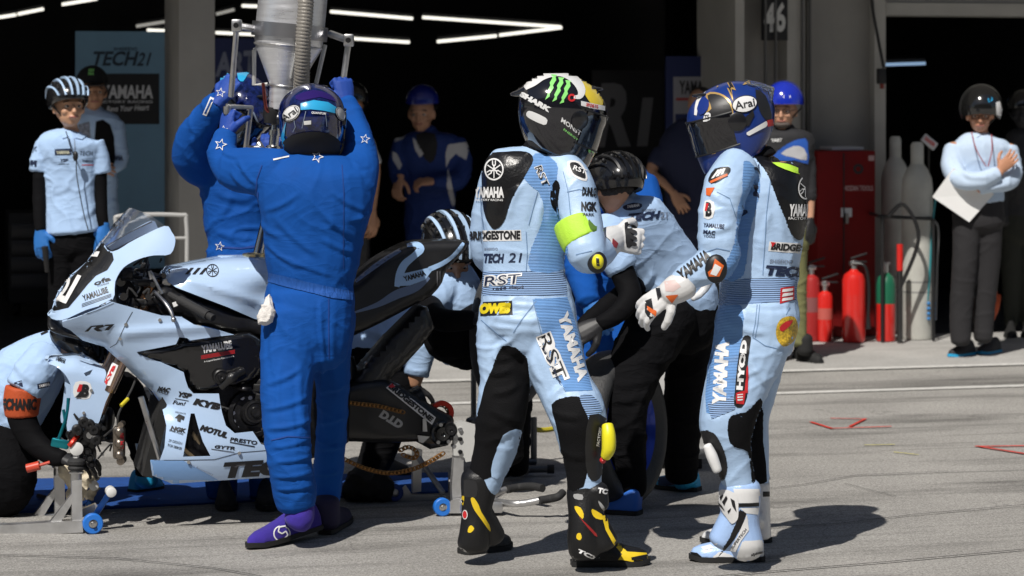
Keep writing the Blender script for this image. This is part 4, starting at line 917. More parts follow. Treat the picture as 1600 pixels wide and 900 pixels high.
# rear stand
rs = thing('rear_paddock_stand', 'aluminium rear stand with blue wheels and black gripped handles', 'paddock stand', tuple(G(720,805)))
rd = GD(806)
plate([(709,668),(714,659),(723,658),(745,664),(749,675),(741,720),(728,722),(726,716),(722,712),(709,712)], rd, .028, M('white_stand_plate', (.62,.62,.6), .4, .3), 'axle_bracket', rs)
plate([(711,700),(725,702),(724,740),(722,800),(708,802),(706,760)], rd+.008, .035, GST, 'post', rs)
plate([(694,792),(708,780),(722,779),(724,802),(695,802)], rd-.012, .008, GST, 'wheel_plate', rs)
for (x,y) in ((719,671),(719,686),(719,706)): 
    c = W(x,y,rd-.004); g = Geo(); g.cyl(c+BN*.01,c-BN*.008,.009,10); g.obj('bolt', [BKM if y>680 else ALU], rs)
c = W(691,795,rd-.005); c.z = .037; wheel(c, BN, .0365, .03, rs)
# far side, mirrored across the bike
rd2 = rd+.40; s2 = .965
plate([(646,700),(660,703),(658,768),(645,770)], rd2, .03, GST, 'post', rs)
plate([(636,772),(707,776),(722,790),(722,800),(700,788),(636,783)], rd2-.01, .03, GST, 'base_rail', rs)
g = Geo(); g.tube([W(654,715,rd2),W(692,770,rd2-.1)], .012, 10); g.tube([W(715,790,rd+.02),W(690,780,rd2)], .014, 10); g.obj('brace', [GST], rs)
plate([(617,774),(634,758),(642,770),(640,784),(618,782)], rd2-.02, .008, GST, 'wheel_plate', rs)
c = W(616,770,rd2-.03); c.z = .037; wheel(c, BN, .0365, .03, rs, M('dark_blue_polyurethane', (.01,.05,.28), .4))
def gz(px,py,z): return G(px,py,z)
g = Geo(); g.box(gz(763,790,.035), (.10,.12,.045), Matrix.Rotation(R(10),3,'Z'), bev=.006); g.tube([gz(722,795,.04),gz(745,793,.04)], .02, 10)
g.tube(curve([gz(770,783,.045),gz(800,787,.055),gz(820,786,.06),gz(846,781,.075)]), .014, 12); g.tube(curve([gz(764,781,.05),gz(775,771,.06),gz(793,764,.07)]), .014, 12); g.obj('handle_tube', [GST], rs)
g = Geo(); g.tube(curve([gz(843,782,.075),gz(860,779,.08),gz(872,776,.09),gz(879,770,.10)]), .0165, 12); g.obj('grip', [RUB], rs)
g = Geo(); g.tube(curve([gz(792,765,.07),gz(812,761,.075),gz(832,760,.085),gz(848,763,.085)]), .0165, 12); g.obj('grip', [RUB], rs)
# wheel rack behind the tail
wr = thing('wheel_rack', 'steel tube wheel rack standing behind the rear stand', 'rack', tuple(G(800,730)))
RK = M('rack_grey_steel', (.13,.135,.14), .4, .8); d_ = GD(728)
g = Geo()
for pts in ([(740,543),(740,652)],[(760,548),(759,655)]): g.tube([W(x,y,d_+.1) for x,y in pts], .013, 10)
g.tube([W(732,657,d_+.05),W(830,655,d_+.05)], .013, 10); g.tube([W(732,657,d_+.05),W(760,645,d_+.3)], .013, 10)
for x in (822,834): g.tube([W(x,652,d_-.03*(x>830)),W(x,724,d_-.03*(x>830))], .015, 10)
a = G(770,735,.03); b = G(858,733,.03); g.tube([a,b], .015, 10); g.tube([G(770,722,.03),G(838,722,.03)], .014, 10); g.tube([W(740,650,d_+.1),G(745,738,.03)], .014, 10); g.tube([W(822,724,d_),G(822,737,.03)], .015, 10)
g.obj('frame', [RK], wr)
g = Geo(); g.tube([G(855,733,.03),G(866,733,.03)], .02, 12); g.obj('rubber_foot', [RUB], wr)
g = Geo(); g.tube(curve([W(822,668,d_),W(850,672,d_+.1),W(890,664,d_+.2)]), .012, 8); o = g.obj('air_line', [M('yellow_hose', (.5,.42,.03), .5)]); o['label'] = 'yellow air line running behind the legs of the yellow helmet rider'; o['category'] = 'hose'
g = Geo()
for (x,y,w_) in ((575,760,24),(560,745,16),(592,752,18),(600,765,20),(550,765,18)): g.ball(W(x,y,10.75), (w_/370,.10,w_/330), 12)
cm = fuse(g,.010,2,'cover'); wrinkle(cm,.014,(9,9,14)); o = link('tyre_cover', cm, M('tyre_cover_black', (.008,.008,.009), .8)); o['label'] = 'black crumpled tyre cover heaped on the mat under the swingarm'; o['category'] = 'cover'  # made-up black lump filling the dark gap under the swingarm
# ================================================================ people
SKIN = M('skin', (.50,.27,.17), .5, var=.06, vscale=20, bump=.08, bscale=120); SKIN2 = M('skin_tan', (.42,.22,.13), .5, var=.06, vscale=20)
HAIR = M('dark_hair', (.012,.009,.008), .55, bump=.8, bscale=200, stretch=(1,1,.2))
FAB_BLUE = M('overall_blue', (.006,.074,.33), .8, bump=.16, bscale=320, var=.07, vscale=6, wr=.16, ws=4, spec=.15)
LEA = M('suit_light_blue', (.41,.57,.80), .42, bump=.12, bscale=330, var=.04, vscale=7, wr=.07, ws=6)
LEM = M('suit_mid_blue', (.17,.36,.72), .48, bump=.5, bscale=60, tex='rib', var=.03)
LEP = M('suit_pale_blue', (.55,.68,.85), .45, bump=.1, bscale=200)
LEB = M('suit_black_stretch', (.005,.005,.006), .75, bump=.3, bscale=260, spec=.15); LEBG = M('suit_black_leather', (.007,.007,.008), .3, bump=.15, bscale=120)
RIB = M('suit_ribbed_blue', (.30,.46,.76), .55, bump=.9, bscale=42, tex='rib')
SHIRT = M('polo_light_blue', (.38,.54,.79), .85, bump=.12, bscale=350, var=.03, vscale=8, wr=.2, ws=4)
TRB = M('trouser_black', (.006,.006,.007), .85, bump=.2, bscale=260, wr=.3, ws=5, spec=.06); SLV = M('sleeve_black', (.005,.005,.006), .75, spec=.08)
GLW = M('glove_white', (.66,.66,.66), .45, bump=.1, bscale=120); GLB = M('glove_blue', (.012,.06,.34), .65, bump=.2, bscale=220); GLK = M('glove_black', (.015,.015,.017), .5)
WHF = M('white_print', (.75,.75,.75), .5); NVI = M('navy_print', (.01,.02,.06), .5)
class Person:
    def __init__(s, label, loc, group=None): s.t = thing('person', label, 'person', tuple(loc), group); s.o = {}
    def body(s, chains, mat=SKIN, voxel=.007, smooth=2, extra=None):
        g = Geo()
        for c in chains: limb(g, c, grow=-.011)
        if extra: extra(g)
        me = fuse(g, voxel, smooth, 'body'); s.o['body'] = link('body', me, mat, s.t); return s.o['body']
    def cloth(s, name, chains, mat, voxel=.007, smooth=3, amp=.004, freq=(5,5,14), folds=(), grow=.0, seed=0, cut=None, sup=2.3, extra=None, end=1.0):
        if name == 'sleeves':
            for c in chains: s.cloth('sleeve', [c], mat, voxel, smooth, amp, freq, folds, grow, seed)
            return
        g = Geo()
        for c in chains: limb(g, c, grow=grow+(.002 if name in ('shirt','polo_shirt','overalls','clothes') else 0), sup=sup, end=end)
        if extra: extra(g)
        me = fuse(g, voxel, smooth, name)
        if amp or folds: wrinkle(me, amp, freq, folds, seed)
        s.o[name] = link(name, me, mat, s.t); return s.o[name]
def head_chain_mesh(g, c, fw, r=.098, up=Vector((0,0,1))):
    """skin head: skull, jaw, nose, ears; c = centre of the skull, fw = facing"""
    fw = Vector(fw).normalized(); up = (up-fw*up.dot(fw)).normalized(); sd = fw.cross(up)
    def B(f,s_,u,rx,ry,rz):                           # ellipsoid in head axes
        vs = []; fs = []; n = 16; m = 10
        for i in range(m+1):
            th = math.pi*i/m
            for k in range(n):
                ph = 2*math.pi*k/n; q = Vector((rx*math.sin(th)*math.cos(ph), ry*math.sin(th)*math.sin(ph), rz*math.cos(th)))
                vs.append(c+fw*(f+q.x)+sd*(s_+q.y)+up*(u+q.z))
        for i in range(m):
            for k in range(n): fs.append((i*n+k,(i+1)*n+k,(i+1)*n+(k+1)%n,i*n+(k+1)%n))
        g.add(vs, fs)
    k = r/.098
    B(-.005*k,0,.012*k,.098*k,.076*k,.105*k); B(.022*k,0,-.045*k,.070*k,.060*k,.068*k); B(.045*k,0,-.085*k,.034*k,.034*k,.026*k)
    B(.094*k,0,-.022*k,.020*k,.0115*k,.026*k); B(.103*k,0,-.033*k,.015*k,.015*k,.010*k); B(.083*k,0,-.061*k,.017*k,.026*k,.012*k)
    B(.080*k,0,.018*k,.017*k,.050*k,.012*k)
    for s_ in (-1,1): B(.0,.079*k*s_,-.012*k,.022*k,.010*k,.033*k); B(.062*k,.038*k*s_,-.030*k,.026*k,.022*k,.024*k)
    return sd, up
def face_details(s, c, fw, r=.098, brow=True, glasses=False, beard=False):
    fw = Vector(fw).normalized(); up = Vector((0,0,1)); up = (up-fw*up.dot(fw)).normalized(); sd = fw.cross(up); k = r/.098
    P = lambda f,a,u: c+fw*f*k+sd*a*k+up*u*k
    for q in (-1,1):
        g = Geo(); g.ball(P(.076,.031*q,-.004), (.0135*k,.0135*k,.0085*k), 12); e = g.obj('eye', [M('eye_white', (.5,.47,.44), .3)], s.t)
        g = Geo(); g.ball(P(.087,.031*q,-.004), .0058*k, 8); g.obj('iris', [M('iris_dark', (.01,.007,.005), .2)], e)
        g = Geo(); g.tube(curve([P(.083,.016*q,.018), P(.088,.033*q,.023), P(.074,.050*q,.017)],4), .0042*k, 6); g.obj('eyebrow', [HAIR], s.t)
    g = Geo(); g.tube(curve([P(.088,-.024,-.0605), P(.099,0,-.062), P(.088,.024,-.0605)],4), .0045*k, 6); g.obj('mouth', [M('lips', (.33,.12,.10), .5)], s.t)
    if glasses:
        g = Geo()
        for q in (-1,1): g.tube([P(.098+.0*math.cos(a),.031*q+.022*math.cos(a),-.004+.016*math.sin(a)) for a in [2*math.pi*i/14 for i in range(14)]], .0022*k, 5, closed=True); g.tube([P(.097,.052*q,0),P(.0,.082*q,.0)], .002*k, 5)
        g.obj('glasses', [BKP], s.t)
    if beard:
        g = Geo(); g.ball(P(.052,0,-.085), (.05*k,.05*k,.026*k), 14); g.obj('beard', [M('grey_beard', (.10,.08,.07), .8)], s.t)
def frame(fw, up=(0,0,1), roll=0):
    fw = Vector(fw).normalized(); up = Vector(up); up = (up-fw*up.dot(fw)).normalized()
    if roll: up = Matrix.Rotation(roll, 3, fw)@up
    sd = up.cross(fw); return Matrix((fw, sd, up)).transposed()      # columns: forward, left, up
def shell(c, A, fn, name, mat, parent, nu=56, nv=34, azr=(-math.pi,math.pi), elr=(-1.2,math.pi/2), thick=.008, grow=0):
    """surface r(az,el) in axes A round c, open or closed in azimuth, with a rim of real thickness"""
    full = azr[1]-azr[0] > 6.28; vs = []; vi = []; fs = []
    nu_ = nu if full else nu+1
    for j in range(nv+1):
        el = elr[0]+(elr[1]-elr[0])*j/nv
        for i in range(nu_):
            az = azr[0]+(azr[1]-azr[0])*i/nu; p, n = fn(az, el); vs.append(c+A@(p+n*grow)); vi.append(c+A@(p+n*(grow-thick)))
    m = len(vs)
    for j in range(nv):
        for i in range(nu):
            a = j*nu_+i; b = j*nu_+(i+1)%nu_ if full else j*nu_+i+1; d = a+nu_; e = b+nu_
            fs.append((a,b,e,d)); fs.append((m+d,m+e,m+b,m+a))
    for i in range(nu):
        a = i; b = (i+1)%nu_ if full else i+1; fs.append((a,m+a,m+b,b))
        a += nv*nu_; b += nv*nu_; fs.append((b,m+b,m+a,a))
    if not full:
        for j in range(nv):
            a = j*nu_; d = a+nu_; fs.append((a,d,m+d,m+a)); a += nu; d += nu; fs.append((d,a,m+a,m+d))
    g = Geo(); g.add(vs+vi, fs); return g.obj(name, [mat] if not isinstance(mat, list) else mat, parent, sharp=60)
def full_helmet_fn(L=.172, Wd=.130, H=.142):
    def fn(az, el):
        ce, se = math.cos(el), math.sin(el)
        x = L*ce*math.cos(az); y = Wd*ce*math.sin(az); z = H*se
        x = x*(1+.03*(math.cos(az)))
        if se > 0: q = 1+.085*math.sin(2*el); x *= q; y *= q
        if se < 0:                                   # below the equator: jaw keeps its width, chin bar thrusts forward
            k = min(1, -se/.9); f = max(0, math.cos(az)); b = max(0, -math.cos(az))
            ex = 1+(1/max(.45,ce)-1)*.80; x *= ex-(ex-1)*.62*b; y *= 1+(1/max(.45,ce)-1)*(.62-.30*b)
            x += .006*f*k - (-.030)*b*k*1.0; z = -H*k*1.02 - .018*f*k + .012*b*k
            x = x if x > -L*.98 else -L*.98
        p = Vector((x,y,z)); n = Vector((x/L**2, y/Wd**2, z/H**2*.6)); 
        return p, n.normalized()
    return fn
def full_helmet(s, c, fw, up=(0,0,1), roll=0, mat=None, visor=None, size=1.0, spoiler=None):
    A = frame(fw, up, roll); fn = full_helmet_fn(.160*size, .126*size, .140*size)
    h = shell(c, A, fn, 'helmet', mat, s.t, 72, 44, elr=(-1.22, math.pi/2-.001), thick=.02)
    g = Geo(); P = []
    for i in range(48):
        az = 2*math.pi*i/48-math.pi; p, n = fn(az, -1.22); P.append(c+A@p)
    g.tube(P, .006, 6, closed=True); g.obj('rim', [BKP], h)
    v = shell(c, A, fn, 'visor', visor or M('dark_visor', (.006,.006,.008), .05, coat=1), h, 40, 14, (-1.36,1.36), (-.50,.24), .003, .0045)
    g = Geo(); P = [c+A@(fn(a,.26)[0]+fn(a,.26)[1]*.004) for a in [(-1.42+2.84*i/30) for i in range(31)]]; g.tube(P, .0035, 6)
    P = [c+A@(fn(a,-.52)[0]+fn(a,-.52)[1]*.004) for a in [(-1.42+2.84*i/30) for i in range(31)]]; g.tube(P, .0035, 6); g.obj('visor_seal', [BKP], h)
    for q in (-1,1):                                  # pivot covers, vents
        p, n = fn(1.48*q, -.02); g = Geo(); g.spin(c+A@(p-n*.004), A@n, [(0,.034),(.008,.034),(.011,.028),(.012,0)], 24); g.obj('visor_pivot', [M('helmet_trim_black', (.01,.01,.012), .3, coat=.5)], h)
        p, n = fn(.35*q, 1.0); g = Geo(); g.ball(c+A@(p), (.03,.018,.008), 12); g.obj('vent', [M('helmet_trim_black')], h)
    g = Geo(); pts = [c+A@Vector((.05*math.cos(a)-.0, .06*math.sin(a), -.125*size)) for a in [2*math.pi*i/24 for i in range(24)]]
    g.tube([c+A@Vector((.074*math.cos(a)+.005, .070*math.sin(a), -.122*size)) for a in [2*math.pi*i/28 for i in range(28)]], .020, 10, closed=True); g.obj('neck_roll', [M('helmet_lining', (.015,.015,.016), .85)], h)
    return h, A, fn
def cycle_helmet(s, c, fw, base, stripe, up=(0,0,1), size=1.0, n=7, roll=0):
    """vented cycling helmet: dark half shell, raised ribs front to back, strap"""
    A = frame(fw, up, roll); L, Wd, H = .142*size, .108*size, .105*size
    def fn(az, el):
        p = Vector((L*math.cos(el)*math.cos(az), Wd*math.cos(el)*math.sin(az), H*math.sin(el)))
        if math.cos(az) < 0: p.z -= .012*(-math.cos(az))*math.cos(el); p.x *= 1.04
        return p, Vector((p.x/L**2,p.y/Wd**2,p.z/H**2)).normalized()
    fn0 = fn; fn = lambda az, el: fn0(az, el if el > 0 else el*(1-.8*max(0, math.cos(az))))
    h = shell(c, A, fn, 'helmet', base, s.t, 48, 18, elr=(-.48, math.pi/2-.001), thick=.018)
    for i in range(n):                                # ribs as arched bars
        y = (i-(n-1)/2)/((n-1)/2)*.86; w = .0085*size*(1 if abs(y) < .7 else .9); vs = []; fs = []; m = 22; ok = []
        for j in range(m+1):
            t = math.pi*(.03+1.05*j/m); x = math.cos(t); z = math.sin(t)
            k = math.sqrt(max(.02, 1-(y*(.75+.25*z))**2)); ce = Vector((L*x*k, Wd*y*(.78+.22*z), H*z*k)); nn = Vector((ce.x/L**2, ce.y/Wd**2, max(ce.z,.0)/H**2+.0001)).normalized(); lat = Vector((0,1,0))
            lat = (lat-nn*lat.dot(nn)).normalized()
            for (a_, b_) in ((-1,.002),(-.8,.011),(.8,.011),(1,.002)): vs.append(c+A@(ce+lat*w*a_*(1-.35*abs(x))+nn*b_*size))
        for j in range(m):
            for q in range(3): a0 = j*4+q; fs.append((a0,a0+1,a0+5,a0+4))
        fs.append((0,1,2,3)); fs.append((m*4+3,m*4+2,m*4+1,m*4))
        g = Geo(); g.add(vs, fs); g.obj('rib', [stripe[i%len(stripe)]], h)
    for i in range(n-1):                              # deep vent openings between the ribs
        y = (i+.5-(n-1)/2)/((n-1)/2)*.86
        for z_, x_ in ((.55,.75),(.8,.35),(.9,-.1),(.75,-.55)):
            k = math.sqrt(max(.02,1-(y*.95)**2)); nrm = math.sqrt(z_*z_+x_*x_); p = Vector((L*x_/nrm*k, Wd*y, H*z_/nrm*k)); g = Geo(); g.ball(c+A@(p*1.0), .0095*size, 8); g.obj('vent', [BKP], h)
    for q in (-1,1):
        g = Geo(); g.tube(curve([c+A@Vector((.04,Wd*.93*q,.0)), c+A@Vector((.035,.075*q,-.06)), c+A@Vector((.055,.02*q,-.128))],5), .0045, 6); g.tube([c+A@Vector((-.06,Wd*.85*q,-.01)), c+A@Vector((.035,.077*q,-.062))], .004, 6); g.obj('strap', [BKP], h)
    return h
def half_helmet(s, c, fw, mat, up=(0,0,1), size=1.0, depth=-.35, vis=False):
    A = frame(fw, up); L, Wd, H = .138*size, .118*size, .128*size
    def fn(az, el):
        e = el if el > 0 else el*(1-.75*max(0,math.cos(az)))
        p = Vector((L*math.cos(e)*math.cos(az), Wd*math.cos(e)*math.sin(az), H*math.sin(e))); return p, Vector((p.x/L**2,p.y/Wd**2,p.z/H**2)).normalized()
    h = shell(c, A, fn, 'helmet', mat, s.t, 48, 22, elr=(depth, math.pi/2-.001), thick=.02)
    for q in (-1,1):
        g = Geo(); g.tube(curve([c+A@Vector((.0,Wd*.9*q,-.03)), c+A@Vector((.035,.075*q,-.075)), c+A@Vector((.05,.02*q,-.135))],5), .006, 6); g.obj('strap', [BKP], h)
    return h, A, fn
def hand(g, wrist, d, back, side=1, curl=.4, size=1.0, fat=1.0, thumb=.5, spread=.1):
    """palm, four fingers and a thumb. d: towards the knuckles, back: out of the back of the hand, side: +1 thumb on back x d side"""
    d = Vector(d).normalized(); back = Vector(back); back = (back-d*back.dot(d)).normalized(); lt = back.cross(d)*side; w = Vector(wrist)
    def tub(P, r, cap=True):
        vs = []; n = 8
        gg = Geo(); gg.tube(P, r, n); g.add(gg.v, gg.f); g.add(*ball_geo(P[-1], r[-1])); 
    def ball_geo(c, r):
        gg = Geo(); gg.ball(c, r, 8); return gg.v, gg.f
    S = size
    # palm: flattened loft
    vs = []; fs = []; n = 12; st = [(-.02,.026,.022),(.0,.028,.020),(.03,.038,.018),(.065,.043,.016),(.088,.042,.014),(.095,.034,.009)]
    for (t, hw, ht) in st:
        for k in range(n):
            an = 2*math.pi*k/n; vs.append(w+d*t*S+lt*(hw*S*math.cos(an))+back*(ht*S*fat*math.sin(an)))
    for i in range(len(st)-1):
        for k in range(n): fs.append((i*n+k,i*n+(k+1)%n,(i+1)*n+(k+1)%n,(i+1)*n+k))
    fs.append(tuple(reversed(range(n)))); fs.append(tuple((len(st)-1)*n+k for k in range(n))); g.add(vs, fs)
    for i, (off, L, r) in enumerate(((.031,.072,.0095),(.011,.080,.0098),(-.010,.075,.0095),(-.030,.060,.0085))):
        p = w+d*.075*S+lt*off*S; a = 0; P = [p]; R_ = [r*S*fat*1.05]; base = (d+lt*(spread*off/.03)).normalized()
        for j, fr in enumerate((.25,.40,.27,.20)):
            a += [0, curl*1.3, curl*1.5, curl*1.1][j]; dd = base*math.cos(a)-back*math.sin(a); p = p+dd*L*fr*1.25*S; P.append(p); R_.append(r*S*fat*(1.02-.07*j))
        tub(P, R_)
    p = w+d*.022*S+lt*.026*S-back*.006*S; t1 = (d*.62+lt*.75-back*.15).normalized(); t2 = (d*(.9-.3*thumb)+lt*(.35-.75*thumb)-back*(.3+.8*thumb)).normalized()
    P = [p, p+t1*.04*S, p+t1*.04*S+(t1+t2).normalized()*.032*S, p+t1*.04*S+(t1+t2).normalized()*.032*S+t2*.026*S]; tub(P, [.014*S*fat,.0125*S*fat,.0112*S*fat,.0095*S*fat])
def gloved(s, mat, wrist, d, back, side=1, curl=.4, size=1.08, fat=1.15, thumb=.5, cuff=None, name='glove', voxel=.004):
    g = Geo(); hand(g, wrist, d, back, side, curl, size, fat, thumb)
    if cuff: limb(g, cuff)
    me = fuse(g, voxel, 2, name); o = link(name, me, mat, s.t); return o
def shoe(s, heel, toe, h=.10, w=.046, mat=None, sole=None, name='shoe', pitch=0, solename='sole', hp=None, lift=0):
    """heel/toe: ground points; returns upper object"""
    heel = Vector(heel); toe = Vector(toe); u = (toe-heel); L = u.length; u.normalize(); lt = Vector((-u.y,u.x,0)); 
    if lt.length < .1: lt = Vector((1,0,0))
    lt.normalize(); up = u.cross(lt); up = up if up.z > 0 else -up
    hw = [.50,.72,.80,.80,.86,.98,1.0,.86,.50,.12]; hh = hp or [.62,.92,1.0,.98,.86,.66,.52,.44,.32,.10]; xs = [0,.05,.14,.28,.42,.56,.72,.86,.96,1.0]
    g = Geo(); n = 16; vs = []; fs = []; S_ = Geo(); sv = []; sf = []
    for (x, a, b) in zip(xs, hw, hh):
        for k in range(n):
            an = 2*math.pi*k/n; c_, s_ = math.cos(an), math.sin(an)
            yy = w*a*math.copysign(abs(c_)**.8, c_)*(1-.25*max(0,s_)*(1 if x<.5 else .4)); zz = .016+(max(0,s_)**.9*h*b if s_ > 0 else 0)
            vs.append(heel+u*(x*L)+lt*yy+up*(zz+lift))
        for (k, z) in ((1.06,.018),(1.06,.0),(-1.06,.0),(-1.06,.018)): sv.append(heel+u*((x-.5)*L*1.03+.5*L)+lt*(w*max(a,.2)*k)+up*(z+lift+.002+(.006 if x>.93 else 0)))
    m = len(xs)
    for i in range(m-1):
        for k in range(n): fs.append((i*n+k,i*n+(k+1)%n,(i+1)*n+(k+1)%n,(i+1)*n+k))
        for k in range(4): sf.append((i*4+k,i*4+(k+1)%4,(i+1)*4+(k+1)%4,(i+1)*4+k))
    fs.append(tuple(reversed(range(n)))); fs.append(tuple((m-1)*n+k for k in range(n))); sf.append((3,2,1,0)); sf.append(tuple((m-1)*4+k for k in range(4)))
    g.add(vs, fs); S_.add(sv, sf); return g, S_
def make_shoe(s, heel, toe, mat, sole, extra=None, name='shoe', h=.10, w=.046, voxel=.005, lift=0, amp=0, hp=None):
    g, S_ = shoe(s, heel, toe, h, w, lift=lift, hp=hp)
    if extra:
        for c in extra: limb(g, c)
    me = fuse(g, voxel, 2, name)
    if amp: wrinkle(me, amp, (8,8,22))
    o = link(name, me, mat, s.t); S_.obj('sole', [sole], o, smooth=True, sharp=30); return o
# ---------------------------------------------------------------- rider with the yellow and white helmet (left of the two)
D1 = 9.24
p = Person('rider in light blue leathers with black, white and yellow full helmet and lime armband', G(830,880))
tor = [(843,236,D1,26,.9),(838,252,D1,62,.62),(829,278,D1,75,.66),(822,320,D1,70,.72),(818,370,D1,66,.72),(818,425,D1,64,.74),(822,465,D1,72,.80),(826,500,D1,76,.86),(828,528,D1,66,.86)]
legL = [(792,485,D1,44,1.0),(786,540,D1,42,1.0),(790,590,D1,40,.98),(784,640,D1,40,.98),(776,690,D1+.02,35,1.0),(762,735,D1+.03,29,1.0),(755,760,D1+.03,26,1)]
legR = [(852,490,D1-.01,46,1.0),(862,550,D1-.03,50,1.0),(880,600,D1-.06,44,1.0),(902,645,D1-.1,45,1.0),(910,690,D1-.1,38,1.0),(912,735,D1-.1,29,1.0),(914,770,D1-.1,27,1)]
armR = [(872,262,D1-.03,34,1.0),(893,285,D1-.08,34,1.0),(905,330,D1-.12,33,1.0),(913,375,D1-.16,33,1.0),(919,398,D1-.18,31,1.0),(938,392,D1-.10,25,1),(954,378,D1+.02,20,1.0)]
armL = [(790,262,D1+.03,34,1.0),(776,300,D1+.07,32,1.0),(764,350,D1+.10,29,1.0),(764,398,D1+.14,27,1.0),(785,400,D1+.26,24,1.0),(820,385,D1+.36,20,1.0)]
neck = [(846,246,D1,22,1.0),(857,225,D1,22,1.0),(872,200,D1+.01,24,1.0)]
p.body([tor,legL,legR,armR,armL,neck,[(872,200,D1,30,1.1),(880,170,D1,36,1.1)]], SKIN)
F1 = [(815,290,795,340,6,.006),(860,300,840,360,6,.005),(765,470,880,478,4,.004),(760,492,850,500,5,.004),(800,530,770,560,5,.006),(830,560,850,600,5,.005),(890,600,860,625,5,.006),(870,300,858,350,5,.005),(840,520,870,560,5,.005),(770,560,800,556,4,.006),(765,585,800,575,4,.006),(770,615,810,600,5,.007),(768,640,820,660,5,.006),(760,690,800,670,5,.005),(860,640,905,652,5,.006),(870,700,920,715,5,.005)]
S1 = suit = p.cloth('race_suit', [tor,legL,legR,armR,armL], LEA, .0065, 2, .0035, (5,5,9), F1, seed=1)
X = suit
patch(X, smooth_poly([(757,245),(790,238),(822,238),(833,250),(820,275),(800,310),(788,345),(775,358),(766,352),(757,330),(754,290)],3), LEBG, off=.003, name='back_hump')
fork_emblem(X, 773,265,17, WHF, off=.005, xs=.85); text(X, 'YAMAHA', (743,309),(788,309),(743,292), WHF, off=.006, bold=.05); text(X, 'FACTORY RACING', (745,314),(786,314),(745,310.5), WHF, off=.006)
patch(X, smooth_poly([(836,240),(860,246),(872,262),(868,290),(872,330),(884,370),(884,420),(830,424),(828,395),(842,360),(850,330),(842,300),(818,278)],2), LEM, off=.0012, name='side_panel')
patch(X, [(834,257),(841,254),(858,283),(850,291)], LEM, off=.0016); text(X, 'RST', (834,262),(848,292),(846,258), WHF, off=.004, bold=.05); text(X, 'RST', (835,263),(849,293),(845,259), INK, off=.0048, bold=.0)
patch(X, smooth_poly([(868,282),(875,290),(872,315),(873,335),(862,322),(860,300)],3), LEB, off=.002, name='stretch_panel')
patch(X, [(752,360),(814,359),(815,376),(752,377)], WHF, off=.0015, name='sticker'); text(X, 'BRIDGESTONE', (733,375),(813,374),(733,361), INK, off=.003, bold=.05)
text(X, 'TECH', (755,411),(786,411),(757,396), NVI, bold=.05); text(X, '21', (794,410),(813,410),(797,395), NVI, bold=.01); text(X, 'SHISEIDO', (757,391),(778,391),(757,387), GRYI)
patch(X, [(750,424),(884,424),(886,462),(752,462)], RIB, off=.001, name='stretch_panel'); text(X, 'RST', (756,448),(814,444),(758,430), WHF, off=.003, bold=.08); text(X, 'RST', (758,447),(812,443),(760,432), NVI, off=.004, bold=.0); text(X, 'race dept', (770,455),(818,452),(771,448), NVI, off=.003)
patch(X, smooth_poly([(750,472),(800,470),(801,492),(751,494)],1), INK, off=.0015, name='sticker'); text(X, 'LOWES', (742,491),(797,490),(744,474), M('yellow_ink', (.75,.60,.01), .5), off=.003, bold=.09)
patch(X, smooth_poly([(832,468),(886,464),(898,500),(912,560),(926,610),(884,612),(860,560),(845,510)],1), LEM, off=.001, name='side_panel', both=False)
text(X, 'YAMAHA', (870,492),(903,598),(886,485), WHF, off=.003, bold=.06, step=9)
text(X, 'RST', (837,526),(868,600),(860,517), WHF, off=.003, bold=.14); text(X, 'RST', (840,527),(868,596),(858,519), INK, off=.004, bold=.0); text(X, 'race dept', (846,545),(874,602),(851,541), NVI, off=.0045)
BLKL = [(786,540),(824,560),(826,640),(816,690),(805,678),(792,676),(776,700),(768,745),(728,748),(735,690),(748,645),(757,605),(770,575)]
patch(X, smooth_poly(BLKL,2), LEB, off=.0014, name='stretch_panel', both=False, maxspan=.1)
patch(X, [(728,700),(734,680),(745,650),(757,610),(757,748),(726,748)], LEB, off=.001, name='stretch_panel', both=True, maxspan=.1)
patch(X, smooth_poly([(778,700),(786,680),(806,670),(817,680),(803,715),(788,745),(768,745),(770,720)],2), LEA, off=.0022, name='shin_panel')
patch(X, smooth_poly([(862,632),(880,622),(905,620),(922,640),(926,665),(922,700),(912,760),(880,762),(876,700),(868,660)],2), LEB, off=.0014, name='stretch_panel', both=True, maxspan=.1)
patch(X, smooth_poly([(905,620),(925,618),(940,640),(925,670),(918,650)],2), RIB, off=.002, name='stretch_panel')
patch(X, smooth_poly([(921,648),(948,655),(952,690),(946,720),(940,740),(930,752),(918,742),(914,700)],2), M('slider_black', (.012,.012,.013), .4), off=.003, name='knee_pad', maxspan=.1)
# shoulder and elbow armour, armband
patch(X, smooth_poly([(887,252),(905,253),(915,268),(916,283),(896,276),(889,264)],3), WHF, off=.0016, name='shoulder_cup'); patch(X, smooth_poly([(891,255),(903,256),(913,270),(913,279),(898,273),(892,264)],3), INK, off=.003, name='shoulder_cup'); text(X, 'RST', (895,266),(914,273),(897,259), WHF, off=.005)
text(X, 'DUNLOP', (909,306),(934,308),(910,292), INK, off=.003, bold=.06); text(X, 'NGK', (908,330),(932,331),(908,315), INK, off=.003, bold=.06); text(X, 'SPARK', (908,338),(928,338),(908,333), INK, off=.003)
g = Geo(); limb(g, [(900,347,D1-.13,36.5,1.02),(905,362,D1-.145,36.5,1.02),(913,378,D1-.16,36,1.02)], end=.15, sup=2.0); am = fuse(g,.006,1,'armband'); arm_ = link('armband', am, M('lime_fabric', (.48,.80,.06), .6, bump=.2, bscale=200), p.t)
patch(arm_, smooth_poly([(919,344),(930,345),(932,362),(922,358)],2), M('armband_print', (.1,.2,.03), .6), off=.002, name='emblem')
es = Geo(); es.ball(W(933,410,D1-.235), (.036,.026,.040), 18); link('elbow_pad', fuse(es,.005,1,'elbow_pad'), INK, p.t)
